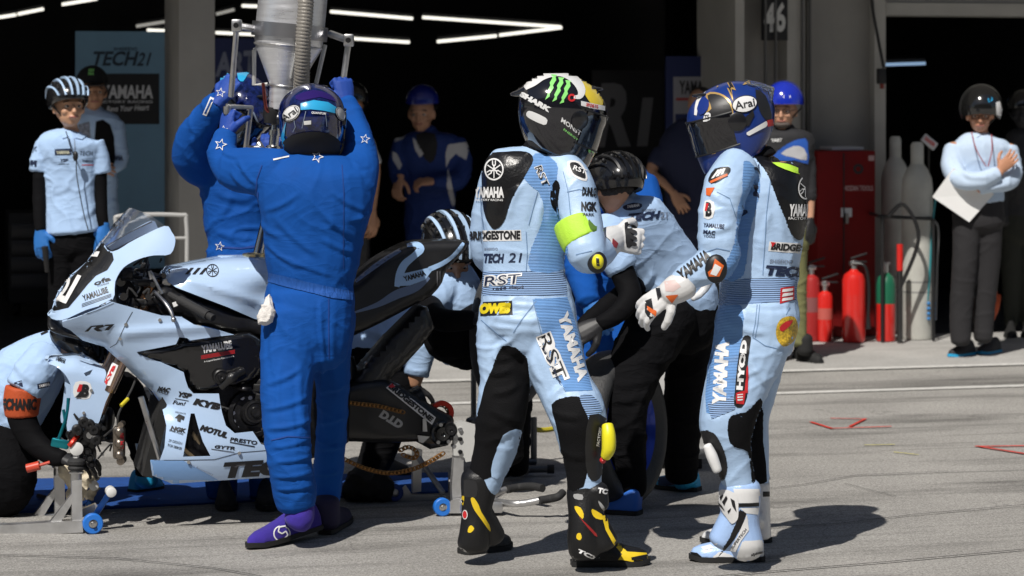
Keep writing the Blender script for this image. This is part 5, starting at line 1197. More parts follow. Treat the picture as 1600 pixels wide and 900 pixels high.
es = Geo(); es.ball(W(934,409,D1-.25), (.022,.022,.027), 16); o = es.obj('elbow_slider', [M('fluo_yellow', (.80,.72,.02), .4)], p.t); patch(o, [(931,403),(936,404),(937,416),(932,415)], INK, off=.001, name='print')
g = Geo(); limb(g, [(949,664,D1-.20,9,1.2),(951,680,D1-.21,11,1.3),(951,700,D1-.21,11,1.3),(946,714,D1-.20,8,1.2)], end=.5); ks = link('knee_slider', fuse(g,.004,1,'knee_slider'), M('fluo_yellow'), p.t)
g = Geo(); g.ball(W(942,719,D1-.19), (.012,.02,.012), 10); g.obj('slider_screw', [REDI], p.t); text(X, 'FACTORY', (935,697),(939,668),(931,696), WHF, off=.005)
g = Geo(); limb(g, [(842,240,D1,29,.9),(846,229,D1,26,.95),(848,225,D1,25,.95)], end=.3); link('collar', fuse(g,.005,1,'collar'), LEB, p.t)
# glove: right fist raised
wr_ = W(955,373,D1-.05); gl = gloved(p, GLW, wr_, (1,.12,-.12), (-.1,-1,.15), 1, 1.45, 1.12, 1.3, 1.0, cuff=[(941,384,D1-.09,24,1),(954,376,D1-.05,23,1),(966,370,D1-.02,19,1)])
patch(gl, smooth_poly([(976,348),(985,350),(990,366),(988,384),(979,386),(977,368)],2), GLK, off=.0015, name='knuckle_guard', maxspan=.08)
for k in range(4): patch(gl, oval(989,354+k*9,6,3.2,15,12), GLK, off=.006, name='knuckle_guard', maxspan=.08)
patch(gl, smooth_poly([(941,368),(953,375),(959,396),(953,399),(948,383),(940,377)],2), GLK, off=.0015, name='strap', maxspan=.08); patch(gl, [(957,372),(966,380),(963,388),(956,384)], M('glove_print', (.3,.04,.05), .5), name='print')
# left hand hidden in front
gloved(p, GLW, W(825,384,D1+.38), (1,.1,0), (0,1,.3), 1, .7)
# helmet
hc = W(875,178,D1); HM = M('helmet_gloss_black', (.010,.010,.014), .12, coat=1)
hm, A_, fn_ = full_helmet(p, hc, (.82,.42,-.26), (0.25,0,1), 0, HM, size=1.05)
HW = M('helmet_white', (.78,.78,.78), .15, coat=1); HY_ = M('helmet_yellow', (.80,.60,.04), .15, coat=1); HGn = M('helmet_green', (.28,.78,.20), .3, coat=1)
kw = dict(maxspan=.35, parent=hm)
strip(hm, [(836,116,3),(860,111,5),(888,111,7),(909,120,10),(922,136,13),(930,152,12),(935,166,7)], HY_, .0015, **kw)
strip(hm, [(820,137,5),(832,128,8),(850,119,6),(872,116,4),(890,120,6),(902,130,6.5),(908,142,6),(905,151,4),(896,152,2)], HW, .003, **kw)
text(hm, 'CX', (818,131),(834,123),(815,126), INK, off=.004, bold=.04, **kw)
for k in range(3):                                    # three ragged claw strokes
    x = 862+k*11; y = 117+k*4.5
    patch(hm, [(x-1,y),(x+9,y+1),(x+6,y+4),(x+7,y+9),(x+2,y+17),(x+3,y+21),(x-3,y+30),(x-3,y+34),(x-10,y+39-k*1.5),(x-6,y+30),(x-7,y+27),(x-2,y+17),(x-3,y+13),(x+1,y+6)], HGn, off=.003, name='graphic', **kw)
text(hm, 'SHARK', (812,150),(858,176),(817,143), HW, off=.003, bold=.08, **kw)
text(hm, 'MONSTER', (876,190),(916,220),(878,183), HW, off=.003, bold=.03, **kw); text(hm, 'ENERGY', (880,203),(902,220),(881,200), HGn, off=.003, **kw)
patch(hm, smooth_poly([(825,174),(832,174),(853,184),(855,191),(850,195),(830,186),(823,180)],2), HW, off=.0025, name='graphic', **kw)
patch(hm, smooth_poly([(916,200),(934,212),(939,222),(930,240),(924,245),(936,224),(920,212)],2), HY_, off=.003, name='graphic', **kw)
for k in range(3): patch(hm, [(920+k*5,222),(923+k*5,222),(921+k*5,240),(918+k*5,236)], HGn, off=.004, name='graphic', **kw)
vz = [o for o in bpy.data.objects if o.parent == hm and o.name.startswith('visor')][0]
for tgt in (hm, vz): patch(tgt, [(907,158),(921,161),(944,166),(944,173),(921,169),(907,165)], WHF, off=.004, name='visor_strip', maxspan=.12, parent=hm); text(tgt, 'SPORTS', (914,166),(932,170),(915,161), REDI, off=.006, bold=.03, maxspan=.12, parent=hm)
V_, F2 = ring2(893,153,3,6); decal(hm, V_, F2, REDI, .003, 4, 'graphic', maxspan=.12)
g = Geo(); c0 = hc                                     # rear spoiler lip
limb(g, [(846,142,D1,18,1.8),(822,142,D1,10,3),(806,146,D1,5,4),(798,147,D1,2.5,6)], sup=2.6); link('spoiler', fuse(g,.005,2,'spoiler'), HM, hm)
# boots
BTK = M('boot_black', (.006,.006,.007), .45, bump=.2, bscale=200); BTY = M('boot_yellow', (.78,.55,.02), .4); BTW = M('boot_white', (.72,.72,.72), .35, coat=.3); SOL = M('sole_black', (.012,.012,.012), .7); MAGN = M('magnesium', (.5,.5,.5), .35, 1)
b = make_shoe(p, G(722,866), G(797,856), BTK, SOL, [[(748,745,D1+.03,28,1.0),(748,765,D1+.03,28,1.0),(744,800,D1+.03,23,1.1),(742,830,D1+.03,24,1.15),(740,850,D1+.03,26,1.0)],[(750,800,D1+.03,20,1),(770,838,D1+.08,20,1)]], 'boot', .10, .050, .005)
def bp(o, pts, m, n='panel', off=.0015, k=2, **kk): return patch(o, smooth_poly(pts,k) if k else pts, m, off=off, name=n, maxspan=.1, **kk)
bp(b, [(736,778),(741,778),(748,789),(752,800),(764,820),(766,830),(762,827),(752,812),(742,798),(737,786)], BTY); bp(b, [(722,776),(726,776),(724,790),(721,792)], BTY); bp(b, [(733,823),(737,821),(741,826),(736,832),(731,831)], BTY); bp(b, [(717,822),(720,821),(719,830),(717,829)], BTY)
bp(b, [(719,752),(744,752),(745,775),(737,777),(722,774)], M('boot_black_shine', (.02,.02,.022), .3), 'strap')
V_, F2 = tri_shape([oval(727,804,4,7.5)]); decal(b, V_, F2, WHF, .002, 4, 'emblem'); V_, F2 = tri_shape([oval(727,804,3,6)]); decal(b, V_, F2, REDI, .003, 4, 'emblem')
bp(b, [(712,860),(718,855),(728,860),(735,872),(716,872),(712,866)], MAGN, 'heel_guard')
b = make_shoe(p, G(894,884), G(1014,882), BTK, SOL, [[(914,757,D1-.1,27,1.0),(914,775,D1-.1,29,1.0),(912,810,D1-.12,24,1.1),(912,840,D1-.12,26,1.1),(914,860,D1-.12,26,1.0)],[(918,800,D1-.12,22,1),(945,848,D1-.12,22,1)],[(930,765,D1-.12,20,1),(934,790,D1-.12,18,1)]], 'boot', .105, .052, .005)
bp(b, [(898,791),(907,793),(912,803),(910,811),(901,800)], BTY); bp(b, [(925,795),(940,804),(943,812),(931,810),(925,803)], BTY); bp(b, [(940,806),(948,805),(951,826),(962,845),(980,862),(1010,864),(1012,876),(1002,880),(970,881),(966,874),(972,866),(958,850),(946,828)], BTY, k=1)
bp(b, [(902,834),(907,833),(909,840),(906,844),(901,841)], BTY); bp(b, [(986,871),(1012,866),(1015,878),(1000,884),(988,883)], BTK, 'toe_guard', .003, 1)
text(b, 'TECH', (963,849),(978,861),(966,846), INK, off=.003); text(b, 'TCX', (901,862),(934,877),(905,857), WHF, off=.003, bold=.06); text(b, 'TCX', (933,770),(956,774),(935,762), WHF, off=.003, bold=.06)
bp(b, [(906,809),(910,812),(932,834),(929,837)], M('boot_red', (.3,.02,.02), .4)); bp(b, [(890,870),(896,869),(912,884),(894,883)], MAGN, 'heel_guard'); bp(b, [(935,782),(944,792),(943,798),(937,790)], M('boot_grey', (.35,.35,.35), .4)); bp(b, [(897,772),(910,773),(910,781),(898,779)], M('boot_grey'), 'buckle')
# ---------------------------------------------------------------- rider on the right
D2 = 9.24
p = Person('right-hand rider in light blue leathers with dark blue helmet and white boots', G(1170,880))
tor = [(1182,238,D2,24,.9),(1178,252,D2,52,.9),(1182,280,D2,68,.95),(1190,325,D2,70,1.0),(1190,370,D2,66,1.0),(1187,420,D2,61,1.0),(1184,460,D2,61,1.05),(1184,500,D2,64,1.15),(1184,535,D2,58,1.15)]
legN = [(1180,495,D2-.08,62,.75),(1172,540,D2-.08,60,.8),(1155,590,D2-.10,52,.9),(1138,645,D2-.12,45,1.0),(1136,680,D2-.12,40,1.0),(1147,725,D2-.11,28,1.1),(1155,762,D2-.10,26,1.1)]
legF = [(1196,510,D2+.10,52,.8),(1190,560,D2+.10,38,1.0),(1184,610,D2+.11,30,1.2),(1180,655,D2+.12,22,1.4),(1183,700,D2+.13,19,1.4),(1188,740,D2+.14,14,1.6),(1190,770,D2+.14,13,1.6)]
armN = [(1152,262,D2-.12,34,1.0),(1136,290,D2-.19,36,1.0),(1124,335,D2-.22,33,1.0),(1122,375,D2-.24,31,1.0),(1124,402,D2-.24,31,1.0),(1104,418,D2-.26,27,1.0),(1080,430,D2-.28,23,1),(1062,442,D2-.29,19,1.0)]
armF = [(1190,262,D2+.16,34,1.0),(1185,310,D2+.20,30,1.0),(1180,370,D2+.20,26,1.0),(1150,400,D2+.16,22,1.0),(1120,420,D2+.10,18,1.0)]
neck = [(1185,250,D2,22,1.0),(1180,228,D2,23,1.0),(1168,205,D2,26,1.0),(1155,185,D2,32,1.1)]
p.body([tor,legN,legF,armN,armF,neck], SKIN)
F2_ = [(1130,500,1200,520,6,.006),(1150,470,1230,478,4,.004),(1120,560,1175,545,5,.005),(1170,550,1200,600,6,.006),(1210,540,1240,520,5,.005),(1108,300,1150,320,5,.004),(1098,360,1145,350,5,.005),(1108,640,1160,620,5,.005),(1205,330,1190,400,5,.004),(1140,590,1190,575,4,.004),(1115,600,1150,610,4,.004),(1215,300,1240,420,6,.004)]
S2 = suit = X = p.cloth('race_suit', [tor,legN,legF,armN,armF], LEA, .0065, 2, .0035, (5,5,9), F2_, seed=4)
patch(X, smooth_poly([(1180,238),(1215,238),(1248,262),(1264,285),(1266,310),(1264,345),(1252,374),(1238,368),(1226,340),(1212,305),(1198,270),(1182,250)],3), LEBG, off=.003, name='back_hump', maxspan=.12)
fork_emblem(X, 1256,294,18, WHF, off=.006, xs=.6); text(X, 'YAMAHA', (1232,338),(1270,338),(1233,319), WHF, off=.006, bold=.05, maxspan=.15); text(X, 'FACTORY', (1231,343),(1262,343),(1231,339), WHF, off=.006)
patch(X, smooth_poly([(1206,256),(1230,258),(1250,266),(1254,272),(1248,273),(1226,266)],2), M('lime_fabric'), off=.006, name='collar_flash', maxspan=.12)
patch(X, smooth_poly([(1162,252),(1180,262),(1188,290),(1180,330),(1170,370),(1162,430),(1132,440),(1130,420),(1148,380),(1152,330),(1160,300)],2), LEM, off=.0012, name='side_panel')
patch(X, smooth_poly([(1128,438),(1246,432),(1246,470),(1122,478)],1), RIB, off=.001, name='stretch_panel')
for (x,y) in ((1181,262),(1180,296),(1163,328)): text(X, 'YMA'[[262,296,328].index(y)], (x-3,y+10),(x-4,y-8),(x+6,y+12), NVI, off=.003, bold=.05)
patch(X, [(1202,377),(1262,381),(1262,397),(1200,392)], WHF, off=.0015, name='sticker', maxspan=.1); text(X, 'BRIDGESTONE', (1204,390),(1290,396),(1206,379), INK, off=.003, bold=.05, maxspan=.1); patch(X, [(1204,378),(1212,379),(1206,386)], REDI, off=.0035)
text(X, 'SHISEIDO', (1202,411),(1238,412),(1203,405), GRYI); text(X, 'TECH', (1193,430),(1262,434),(1198,414), NVI, off=.003, bold=.07, maxspan=.12)
patch(X, smooth_poly([(1219,450),(1240,447),(1240,468),(1218,475)],1), REDI, off=.0025, name='emblem'); 
for k in range(3): patch(X, [(1222,452+k*7),(1238,450+k*7),(1237,454+k*7),(1221,457+k*7)], WHF, off=.004, name='emblem')
patch(X, smooth_poly([(1213,510),(1222,497),(1240,495),(1246,512),(1240,532),(1224,541),(1213,528)],3), M('patch_gold', (.55,.36,.03), .5, var=.5, vscale=120), off=.0025, name='emblem', maxspan=.1); patch(X, smooth_poly([(1217,512),(1226,503),(1238,500),(1232,510),(1222,518)],2), REDI, off=.0035, name='emblem', maxspan=.1)
patch(X, smooth_poly([(1118,480),(1158,478),(1160,520),(1150,590),(1143,640),(1104,645),(1106,580),(1110,530)],2), LEM, off=.001, name='side_panel', maxspan=.12)
text(X, 'YAMAHA', (1134,634),(1140,534),(1113,632), WHF, off=.003, bold=.07, step=9, maxspan=.12)
patch(X, smooth_poly([(1164,524),(1173,526),(1172,540),(1168,575),(1167,620),(1158,637),(1147,632),(1148,612),(1152,570),(1158,535)],2), INK, off=.002, name='sticker'); text(X, 'HYOD', (1160,610),(1168,532),(1150,609), WHF, off=.0035, bold=.07); patch(X, smooth_poly([(1150,614),(1165,610),(1162,632),(1150,630)],1), REDI, off=.004, name='emblem')
patch(X, [(1166,575),(1169,570),(1168,614),(1163,614)], REDI, off=.004, name='emblem')
for k in range(3): patch(X, [(1152,616+k*4),(1160,615+k*4),(1160,617+k*4),(1152,618+k*4)], WHF, off=.005, name='emblem')
patch(X, smooth_poly([(1106,630),(1150,618),(1148,640),(1112,655)],1), RIB, off=.0015, name='stretch_panel', maxspan=.1)
patch(X, smooth_poly([(1142,650),(1165,644),(1178,632),(1188,622),(1192,640),(1192,690),(1198,752),(1176,756),(1173,735),(1168,706),(1152,700),(1140,690),(1137,668)],2), LEB, off=.002, name='stretch_panel', both=True, maxspan=.12)
patch(X, smooth_poly([(1092,675),(1110,674),(1122,684),(1134,712),(1136,735),(1130,752),(1122,750),(1104,716),(1094,694)],2), INK, off=.003, name='knee_pad', maxspan=.12)
g = Geo(); limb(g, [(1105,696,D2-.2,7,1.2),(1112,712,D2-.2,9,1.2),(1119,730,D2-.2,8,1.2),(1121,736,D2-.2,7,1.2)], end=.6); link('knee_slider', fuse(g,.004,1,'knee_slider'), WHF, p.t)
# arm marks
patch(X, smooth_poly([(1108,279),(1118,264),(1138,261),(1141,268),(1132,278),(1118,286),(1109,285)],2), INK, off=.003, name='shoulder_cup', maxspan=.1)
for k in range(3): patch(X, [(1112+k*7,280-k*3),(1116+k*7,279-k*3),(1126+k*4,266-k*1),(1122+k*4,266-k*1)], WHF, off=.0045, name='emblem'); 
patch(X, [(1110,284),(1136,272),(1137,275),(1112,287)], M('orange_ink', (.7,.13,.02), .5), off=.005, name='emblem')
patch(X, smooth_poly([(1104,294),(1117,293),(1110,306),(1104,305)],1), M('orange_ink'), off=.0025, name='emblem')
patch(X, smooth_poly([(1102,314),(1116,316),(1114,340),(1100,340)],2), WHF, off=.002, name='sticker'); text(X, 'B', (1103,338),(1112,339),(1104,316), INK, off=.003, bold=.06); patch(X, [(1102,330),(1104,318),(1108,318),(1105,330)], REDI, off=.004)
text(X, 'YAMALUBE', (1099,355),(1131,358),(1100,348), NVI, bold=.03); text(X, 'MAC', (1099,365),(1117,367),(1100,359), NVI, bold=.04); text(X, 'TOOLS', (1100,371),(1117,372),(1100,367), NVI)
text(X, 'YAMAHA', (1065,441),(1112,404),(1057,425), INK, off=.003, bold=.06, maxspan=.08)
es = Geo(); es.ball(W(1119,420,D2-.345), (.040,.020,.052), 18); es.v = [tuple(v) for v in es.v]; link('elbow_pad', fuse(es,.005,1,'elbow_pad'), INK, p.t)
ep = bpy.data.objects[[o.name for o in bpy.data.objects if o.name.startswith('elbow_pad') and o.parent==p.t][0]]
patch(ep, smooth_poly([(1117,404),(1131,415),(1124,432),(1108,432),(1106,425),(1113,420)],1), M('orange_ink'), off=.001, name='emblem', maxspan=.1); patch(ep, smooth_poly([(1117,412),(1127,418),(1119,431),(1110,428)],1), WHF, off=.002, name='emblem', maxspan=.1)
# glove near hand, resting low in front
gl = gloved(p, GLW, W(1052,452,D2-.29), (-.80,.05,-.55), (-.35,-.85,.4), 1, .38, 1.08, 1.25, .35, cuff=[(1072,444,D2-.29,23,1),(1056,452,D2-.29,23,1),(1042,460,D2-.29,19,1)])
patch(gl, smooth_poly([(1038,440),(1055,437),(1064,448),(1052,456),(1040,455)],1), M('glove_pink', (.65,.5,.48), .5), name='print', maxspan=.08); patch(gl, [(1040,462),(1060,460),(1050,474)], M('orange_ink'), off=.002, name='print', maxspan=.08)
patch(gl, smooth_poly([(1008,470),(1018,466),(1022,490),(1028,500),(1018,504),(1008,488)],1), GLK, name='palm_panel', maxspan=.08); patch(gl, [(1012,478),(1026,486),(1024,494),(1012,484)], M('orange_ink'), off=.003, name='print', maxspan=.08)
patch(gl, smooth_poly([(1024,448),(1030,444),(1034,462),(1028,470)],1), GLK, name='strap', maxspan=.08)
gloved(p, GLW, W(1118,421,D2+.1), (-1,.1,-.2), (0,1,.3), -1, .5)
hc = W(1146,188,D2); HB = M('helmet_satin_blue', (.010,.035,.20), .28, coat=.4)
hm, A_, fn_ = full_helmet(p, hc, (-.93,-.12,-.26), (-.2,0,1), 0, HB, size=1.0)
kw = dict(maxspan=.35, parent=hm); HBK = M('helmet_matt_black', (.014,.014,.016), .45); GLDI = M('helmet_gold', (.62,.40,.14), .3, .4); vz = [o for o in bpy.data.objects if o.parent == hm and o.name.startswith('visor')][0]
patch(hm, smooth_poly([(1104,147),(1125,146),(1142,160),(1147,190),(1140,210),(1128,222),(1112,196),(1104,175)],3), GLDI, off=.0015, name='graphic', **kw)
patch(hm, smooth_poly([(1106,150),(1124,149),(1140,162),(1145,190),(1138,208),(1124,219),(1108,200),(1100,180),(1112,170)],3), HBK, off=.003, name='graphic', **kw)
patch(hm, smooth_poly([(1098,152),(1108,158),(1106,172),(1095,180),(1090,170)],2), M('helmet_deep_blue', (.01,.03,.2), .3, coat=.5), off=.004, name='graphic', **kw)
strip(hm, [(1104,136,3.5),(1096,148,3.5),(1090,163,3),(1087,180,2)], HW, **kw); strip(hm, [(1112,132,4),(1135,125,4.5),(1160,123,4.5),(1184,128,4)], HBK, .0015, **kw)
for tgt, z in ((hm,0),): 
    V_, F2 = tri_shape([oval(1163,163,20,13,-12)]); decal(tgt, V_, F2, INK, .004, 6, 'emblem', **kw); V_, F2 = tri_shape([oval(1163,163,18.4,11.6,-12)]); decal(tgt, V_, F2, HW, .005, 6, 'emblem', **kw)
text(hm, 'Arai', (1149,172),(1179,166),(1147,160), INK, off=.0065, bold=.015, **kw)
patch(hm, [(1140,124),(1150,142),(1143,140),(1146,160),(1136,138),(1142,141),(1134,126)], GLDI, off=.003, name='graphic', **kw); patch(hm, [(1141,128),(1147,138),(1141,137),(1144,150),(1138,138),(1143,139),(1137,128)], INK, off=.004, name='graphic', **kw)
patch(hm, [(1112,132),(1128,122),(1125,130),(1136,124),(1120,138),(1122,130)], GLDI, off=.003, name='graphic', **kw); patch(hm, [(1150,122),(1172,120),(1168,126),(1190,126),(1160,134),(1166,127)], GLDI, off=.003, name='graphic', **kw)
patch(hm, smooth_poly([(1101,182),(1105,176),(1111,178),(1110,187),(1100,190)],2), HW, off=.006, name='emblem', **kw); text(hm, 'TS', (1102,187),(1109,186),(1102,180), INK, off=.0075, **kw)
patch(hm, [(1166,207),(1196,189),(1199,193),(1196,198),(1170,212),(1166,210)], HW, off=.004, name='graphic', **kw); patch(hm, [(1197,188),(1206,186),(1207,196),(1198,198)], REDI, off=.005, name='graphic', **kw)
patch(hm, smooth_poly([(1162,185),(1176,172),(1178,180),(1170,196),(1158,200),(1154,196)],1), HBK, off=.004, name='graphic', **kw)
patch(hm, smooth_poly([(1180,140),(1196,150),(1205,180),(1200,190),(1190,180),(1184,165)],2), HBK, off=.002, name='graphic', **kw)
patch(hm, smooth_poly([(1106,222),(1114,218),(1124,226),(1118,240),(1108,238)],2), GLDI, off=.003, name='graphic', **kw)
patch(hm, smooth_poly([(1108,224),(1114,221),(1121,227),(1117,237),(1110,236)],2), HB, off=.004, name='graphic', **kw)
SP = bpy.data.materials.new('clear_spoiler_plastic'); SP.use_nodes = True; _b = SP.node_tree.nodes['Principled BSDF']; _b.inputs['Base Color'].default_value = (.8,.85,.9,1); _b.inputs['Transmission Weight'].default_value = .95; _b.inputs['Roughness'].default_value = .04; _b.inputs['IOR'].default_value = 1.25
g = Geo(); limb(g, [(1166,129,D2,5,6),(1186,133,D2,5,6),(1202,138,D2,4,5),(1209,138,D2,2.5,5)], sup=2.5); limb(g, [(1206,140,D2,3,7),(1203,156,D2,3.5,7),(1199,170,D2,3,5)], sup=2.5); link('spoiler', fuse(g,.006,2,'spoiler'), SP, hm)
g = Geo(); limb(g, [(1182,236,D2,25,.95),(1184,244,D2,30,.9)], end=.4); cl = link('collar', fuse(g,.005,1,'collar'), LEB, p.t)
# boots white
BLB = M('boot_light_blue', (.36,.52,.82), .35, bump=.15, bscale=150, coat=.2)
b = make_shoe(p, G(1193,876), G(1078,876), BLB, SOL, [[(1156,762,D2-.1,33,1.0),(1156,790,D2-.1,32,1.0),(1160,820,D2-.1,27,1.1),(1166,850,D2-.1,27,1.1),(1168,862,D2-.1,24,1)],[(1150,805,D2-.1,24,1),(1128,845,D2-.1,22,1)]], 'boot', .10, .05, .005)
bp(b, [(1146,764),(1186,764),(1190,786),(1150,786)], BTW, 'cuff', k=1); bp(b, [(1150,787),(1188,785),(1188,791),(1150,792)], BTK, 'strap', .003, 0); bp(b, [(1156,794),(1186,793),(1184,804),(1166,802)], BTW, 'cuff', k=1)
bp(b, [(1122,768),(1140,766),(1152,776),(1154,800),(1152,812),(1144,818),(1136,808),(1126,792)], BTW, 'shin_plate', .004); 
for q in ([(1126,776),(1132,772),(1131,776),(1128,782)],[(1130,784),(1136,774),(1138,778),(1133,790)],[(1124,784),(1130,790),(1134,798),(1126,790)],[(1142,778),(1148,782),(1151,800),(1145,790)],[(1138,798),(1143,793),(1142,798),(1139,802)]): bp(b, q, INK, 'graphic', .0055, 0)
bp(b, [(1156,796),(1166,802),(1160,820),(1148,842),(1134,858),(1121,872),(1128,860),(1140,840),(1150,818)], BTK, 'side_panel', .002, 1); bp(b, [(1167,804),(1170,828),(1158,845),(1150,862),(1140,860),(1152,840),(1160,820)], BTW, 'side_panel', .003, 1)
text(b, 'SUPERTECH', (1146,858),(1167,828),(1143,855), INK, off=.0045, bold=.01, maxspan=.1)
bp(b, [(1160,846),(1190,844),(1197,860),(1197,884),(1184,880),(1170,878),(1150,874)], BTW, 'heel_cup', .002, 1); text(b, 'alpinestars', (1173,870),(1200,863),(1173,864), INK, off=.004, bold=.04, maxspan=.12)
bp(b, [(1112,872),(1124,862),(1140,866),(1150,874),(1148,880),(1110,880)], BTW, 'side_panel', .002, 1); bp(b, [(1076,862),(1090,864),(1104,876),(1102,882),(1078,876)], BTK, 'toe_guard', .003, 1); bp(b, [(1095,855),(1122,848),(1116,856),(1100,860)], BTW, 'graphic', .002, 1)
b = make_shoe(p, G(1202,846), G(1096,850), BTW, SOL, [[(1190,755,D2+.14,13,1.8),(1190,790,D2+.14,13,1.8),(1192,820,D2+.14,12,2.0),(1192,835,D2+.14,13,1.8)],[(1180,810,D2+.12,18,1.4),(1150,832,D2+.10,15,1.6)]], 'boot', .09, .05, .005)
bp(b, [(1116,842),(1130,826),(1140,822),(1134,838),(1122,848)], BLB, k=1); bp(b, [(1124,844),(1134,824),(1146,818),(1146,834),(1134,840)], BTK, 'strap', .002, 1); bp(b, [(1192,768),(1202,768),(1202,776),(1192,776)], BTK, 'strap', .002, 0)
# ---------------------------------------------------------------- refuelling mechanic in front, back to us
D3 = 9.75
p = Person('person in royal blue overalls and purple shoes, back turned, reaching up to the refuelling can', G(470,850), 'refuellers in blue overalls')
tor = [(490,238,D3,26,.9),(490,250,D3,66,.55),(490,275,D3,88,.62),(493,315,D3,90,.66),(490,360,D3+.01,80,.72),(488,405,D3+.02,74,.78),(487,428,D3+.02,69,.80),(486,442,D3+.02,66,.80),(485,460,D3+.02,69,.83),(484,480,D3+.01,70,.86),(482,520,D3,68,.86),(482,545,D3,64,.8)]
legL = [(458,500,D3-.03,50,1.0),(451,560,D3-.07,44,1.0),(447,620,D3-.12,39,1.0),(449,680,D3-.16,36,1.0),(454,730,D3-.17,34,1.0),(460,768,D3-.15,34,1.0),(462,786,D3-.15,31,1.0)]
legR = [(512,500,D3+.05,44,1.0),(518,560,D3+.10,30,1.2),(519,640,D3+.18,24,1.35),(515,710,D3+.22,23,1.3),(511,765,D3+.22,22,1.1),(507,784,D3+.19,23,1.0)]
armL = [(440,275,D3,42,1.0),(405,268,D3+.06,38,1.0),(375,266,D3+.12,34,1.0),(358,258,D3+.17,28,1.0),(348,240,D3+.20,24,1.0),(350,224,D3+.22,20,1.0),(352,213,D3+.23,18,1)]
armR = [(545,290,D3,42,1.0),(560,262,D3+.07,33,1.0),(562,230,D3+.12,25,1.0),(554,198,D3+.17,20,1.0),(546,172,D3+.21,17,1.0),(541,160,D3+.22,16,1.0)]
neck = [(490,248,D3,22,1),(489,235,D3,22,1),(487,215,D3,26,1)]
p.body([tor,legL,legR,armL,armR,neck], SKIN)
FO = [(412,330,470,300,6,.005),(405,345,440,372,6,.006),(415,380,470,420,5,.006),(430,340,500,400,7,.005),(520,300,575,330,6,.006),(500,330,560,372,7,.006),(500,370,556,395,6,.006),(440,400,520,430,5,.005),(545,345,580,330,5,.006),(360,268,395,300,5,.006),(372,250,402,290,5,.005),(345,235,372,245,4,.005),(420,470,470,540,7,.006),(430,500,500,580,8,.005),(500,470,508,560,4,.008),(505,560,500,700,5,.005),(415,600,470,575,6,.007),(412,640,480,620,6,.007),(415,670,490,655,6,.008),(420,700,486,685,5,.006),(425,722,488,712,5,.007),(428,745,490,738,5,.008),(432,765,490,758,4,.007),(500,610,540,600,6,.006),(498,660,535,650,6,.007),(496,700,532,696,5,.007),(495,740,530,735,5,.007),(550,250,575,262,5,.005),(548,215,568,222,4,.005)]; FO = [(a_,b_,c_,d_,w_*.72,h_*.9) for (a_,b_,c_,d_,w_,h_) in FO]+[(425,500,432,600,4,.004),(470,560,476,680,5,.005),(440,560,436,660,4,.004),(520,480,528,620,5,.004),(505,560,508,680,3,.004)]
X = p.cloth('overalls', [tor,legL,legR,armL,armR], FAB_BLUE, .007, 2, .0045, (6,6,7), FO, seed=2)
SK = M('suit_stitch', (.16,.27,.45), .6); SW = M('suit_stitch_white', (.62,.70,.80), .6)
# gathered elastic waist: a band of small vertical pleats
WB = M('overall_waist', (.006,.078,.34), .8, bump=1.0, bscale=38, stretch=(2.2,2.2,.25))
patch(X, [(412,424),(440,430),(480,440),(520,449),(558,457),(558,470),(520,466),(480,457),(440,446),(412,438)], WB, off=.004, name='waist_band', maxspan=.12)
SE = M('stitch_dark', (.008,.045,.24), .8)
def line(t, pts, w, m, off=.003, n='seam', **k):
    for a,b in zip(pts, pts[1:]):
        d = np.array(b,float)-np.array(a,float); q = np.array([-d[1],d[0]])/np.hypot(*d)*w; patch(t, [tuple(a-q),tuple(a+q),tuple(b+q),tuple(b-q)], m, off=off, step=7, name=n, maxspan=.1, **k)
line(X, [(404,300),(402,330),(406,352)], .7, SE); line(X, [(534,258),(537,300),(536,420)], .6, SE); line(X, [(410,258),(402,280),(400,310)], .7, SE); line(X, [(513,466),(514,560)], .8, SE); line(X, [(424,688),(450,682),(484,684)], .8, SE); line(X, [(427,250),(440,247),(452,245)], 1.2, WHF)
def outline_star(t, cx, cy, r, ang, m, off=.004):
    P = star(cx,cy,r,ang); Q = star(cx,cy,r*.74,ang); V = P+Q; decal(t, V, [(i,(i+1)%10,10+(i+1)%10,10+i) for i in range(10)], m, off, 5, 'emblem', maxspan=.12)
for q in ([(822,362),(824,395),(822,424)],[(880,268),(888,300),(892,338)],[(833,470),(845,520),(862,580),(884,612)],[(752,500),(775,520),(800,540)],[(826,352),(840,300)],[(757,360),(752,330),(752,290)],[(900,398),(925,392)],[(838,470),(815,500),(802,520)],[(886,300),(905,296),(922,300)]): line(S1, q, .6, SK, .0018)
for q in ([(1183,476),(1180,505),(1176,525)],[(1187,476),(1184,506),(1180,527)],[(1206,262),(1198,330),(1192,430)],[(1120,300),(1140,310),(1150,340)],[(1176,527),(1195,540),(1215,545)],[(1100,395),(1120,388),(1140,392)],[(1122,480),(1112,530),(1108,600)],[(1234,480),(1228,492)],[(1150,645),(1165,655)]): line(S2, q, .6, SK, .0018)
outline_star(X, 496,246,10,20,WHF); outline_star(X, 345,227,10,15,WHF); outline_star(X, 570,218,8,10,WHF); 
for (q,w,d,bk,sd,cf) in ((0,(352,214,D3+.23),(.1,.25,1),(-.7,-.6,.1),-1,None),(1,(541,163,D3+.22),(-.15,.2,1),(.5,-.8,.1),1,None)):
    gl = gloved(p, GLB, W(*w), d, bk, sd, 1.35, 1.02, 1.2, 1.05)
    if q == 0: outline_star(gl, 350,203,7,0,WHF,.003)
hc = W(487,187,D3+.01); HP_ = M('helmet_violet_blue', (.006,.012,.075), .12, coat=1, var=.8, vscale=45); CY = M('helmet_cyan', (.03,.38,.70), .2, coat=1)
hm, A_, fn_ = full_helmet(p, hc, (.05,.96,.10), (0,-.1,1), 0, HP_, size=.99)
kw = dict(maxspan=.35, parent=hm)
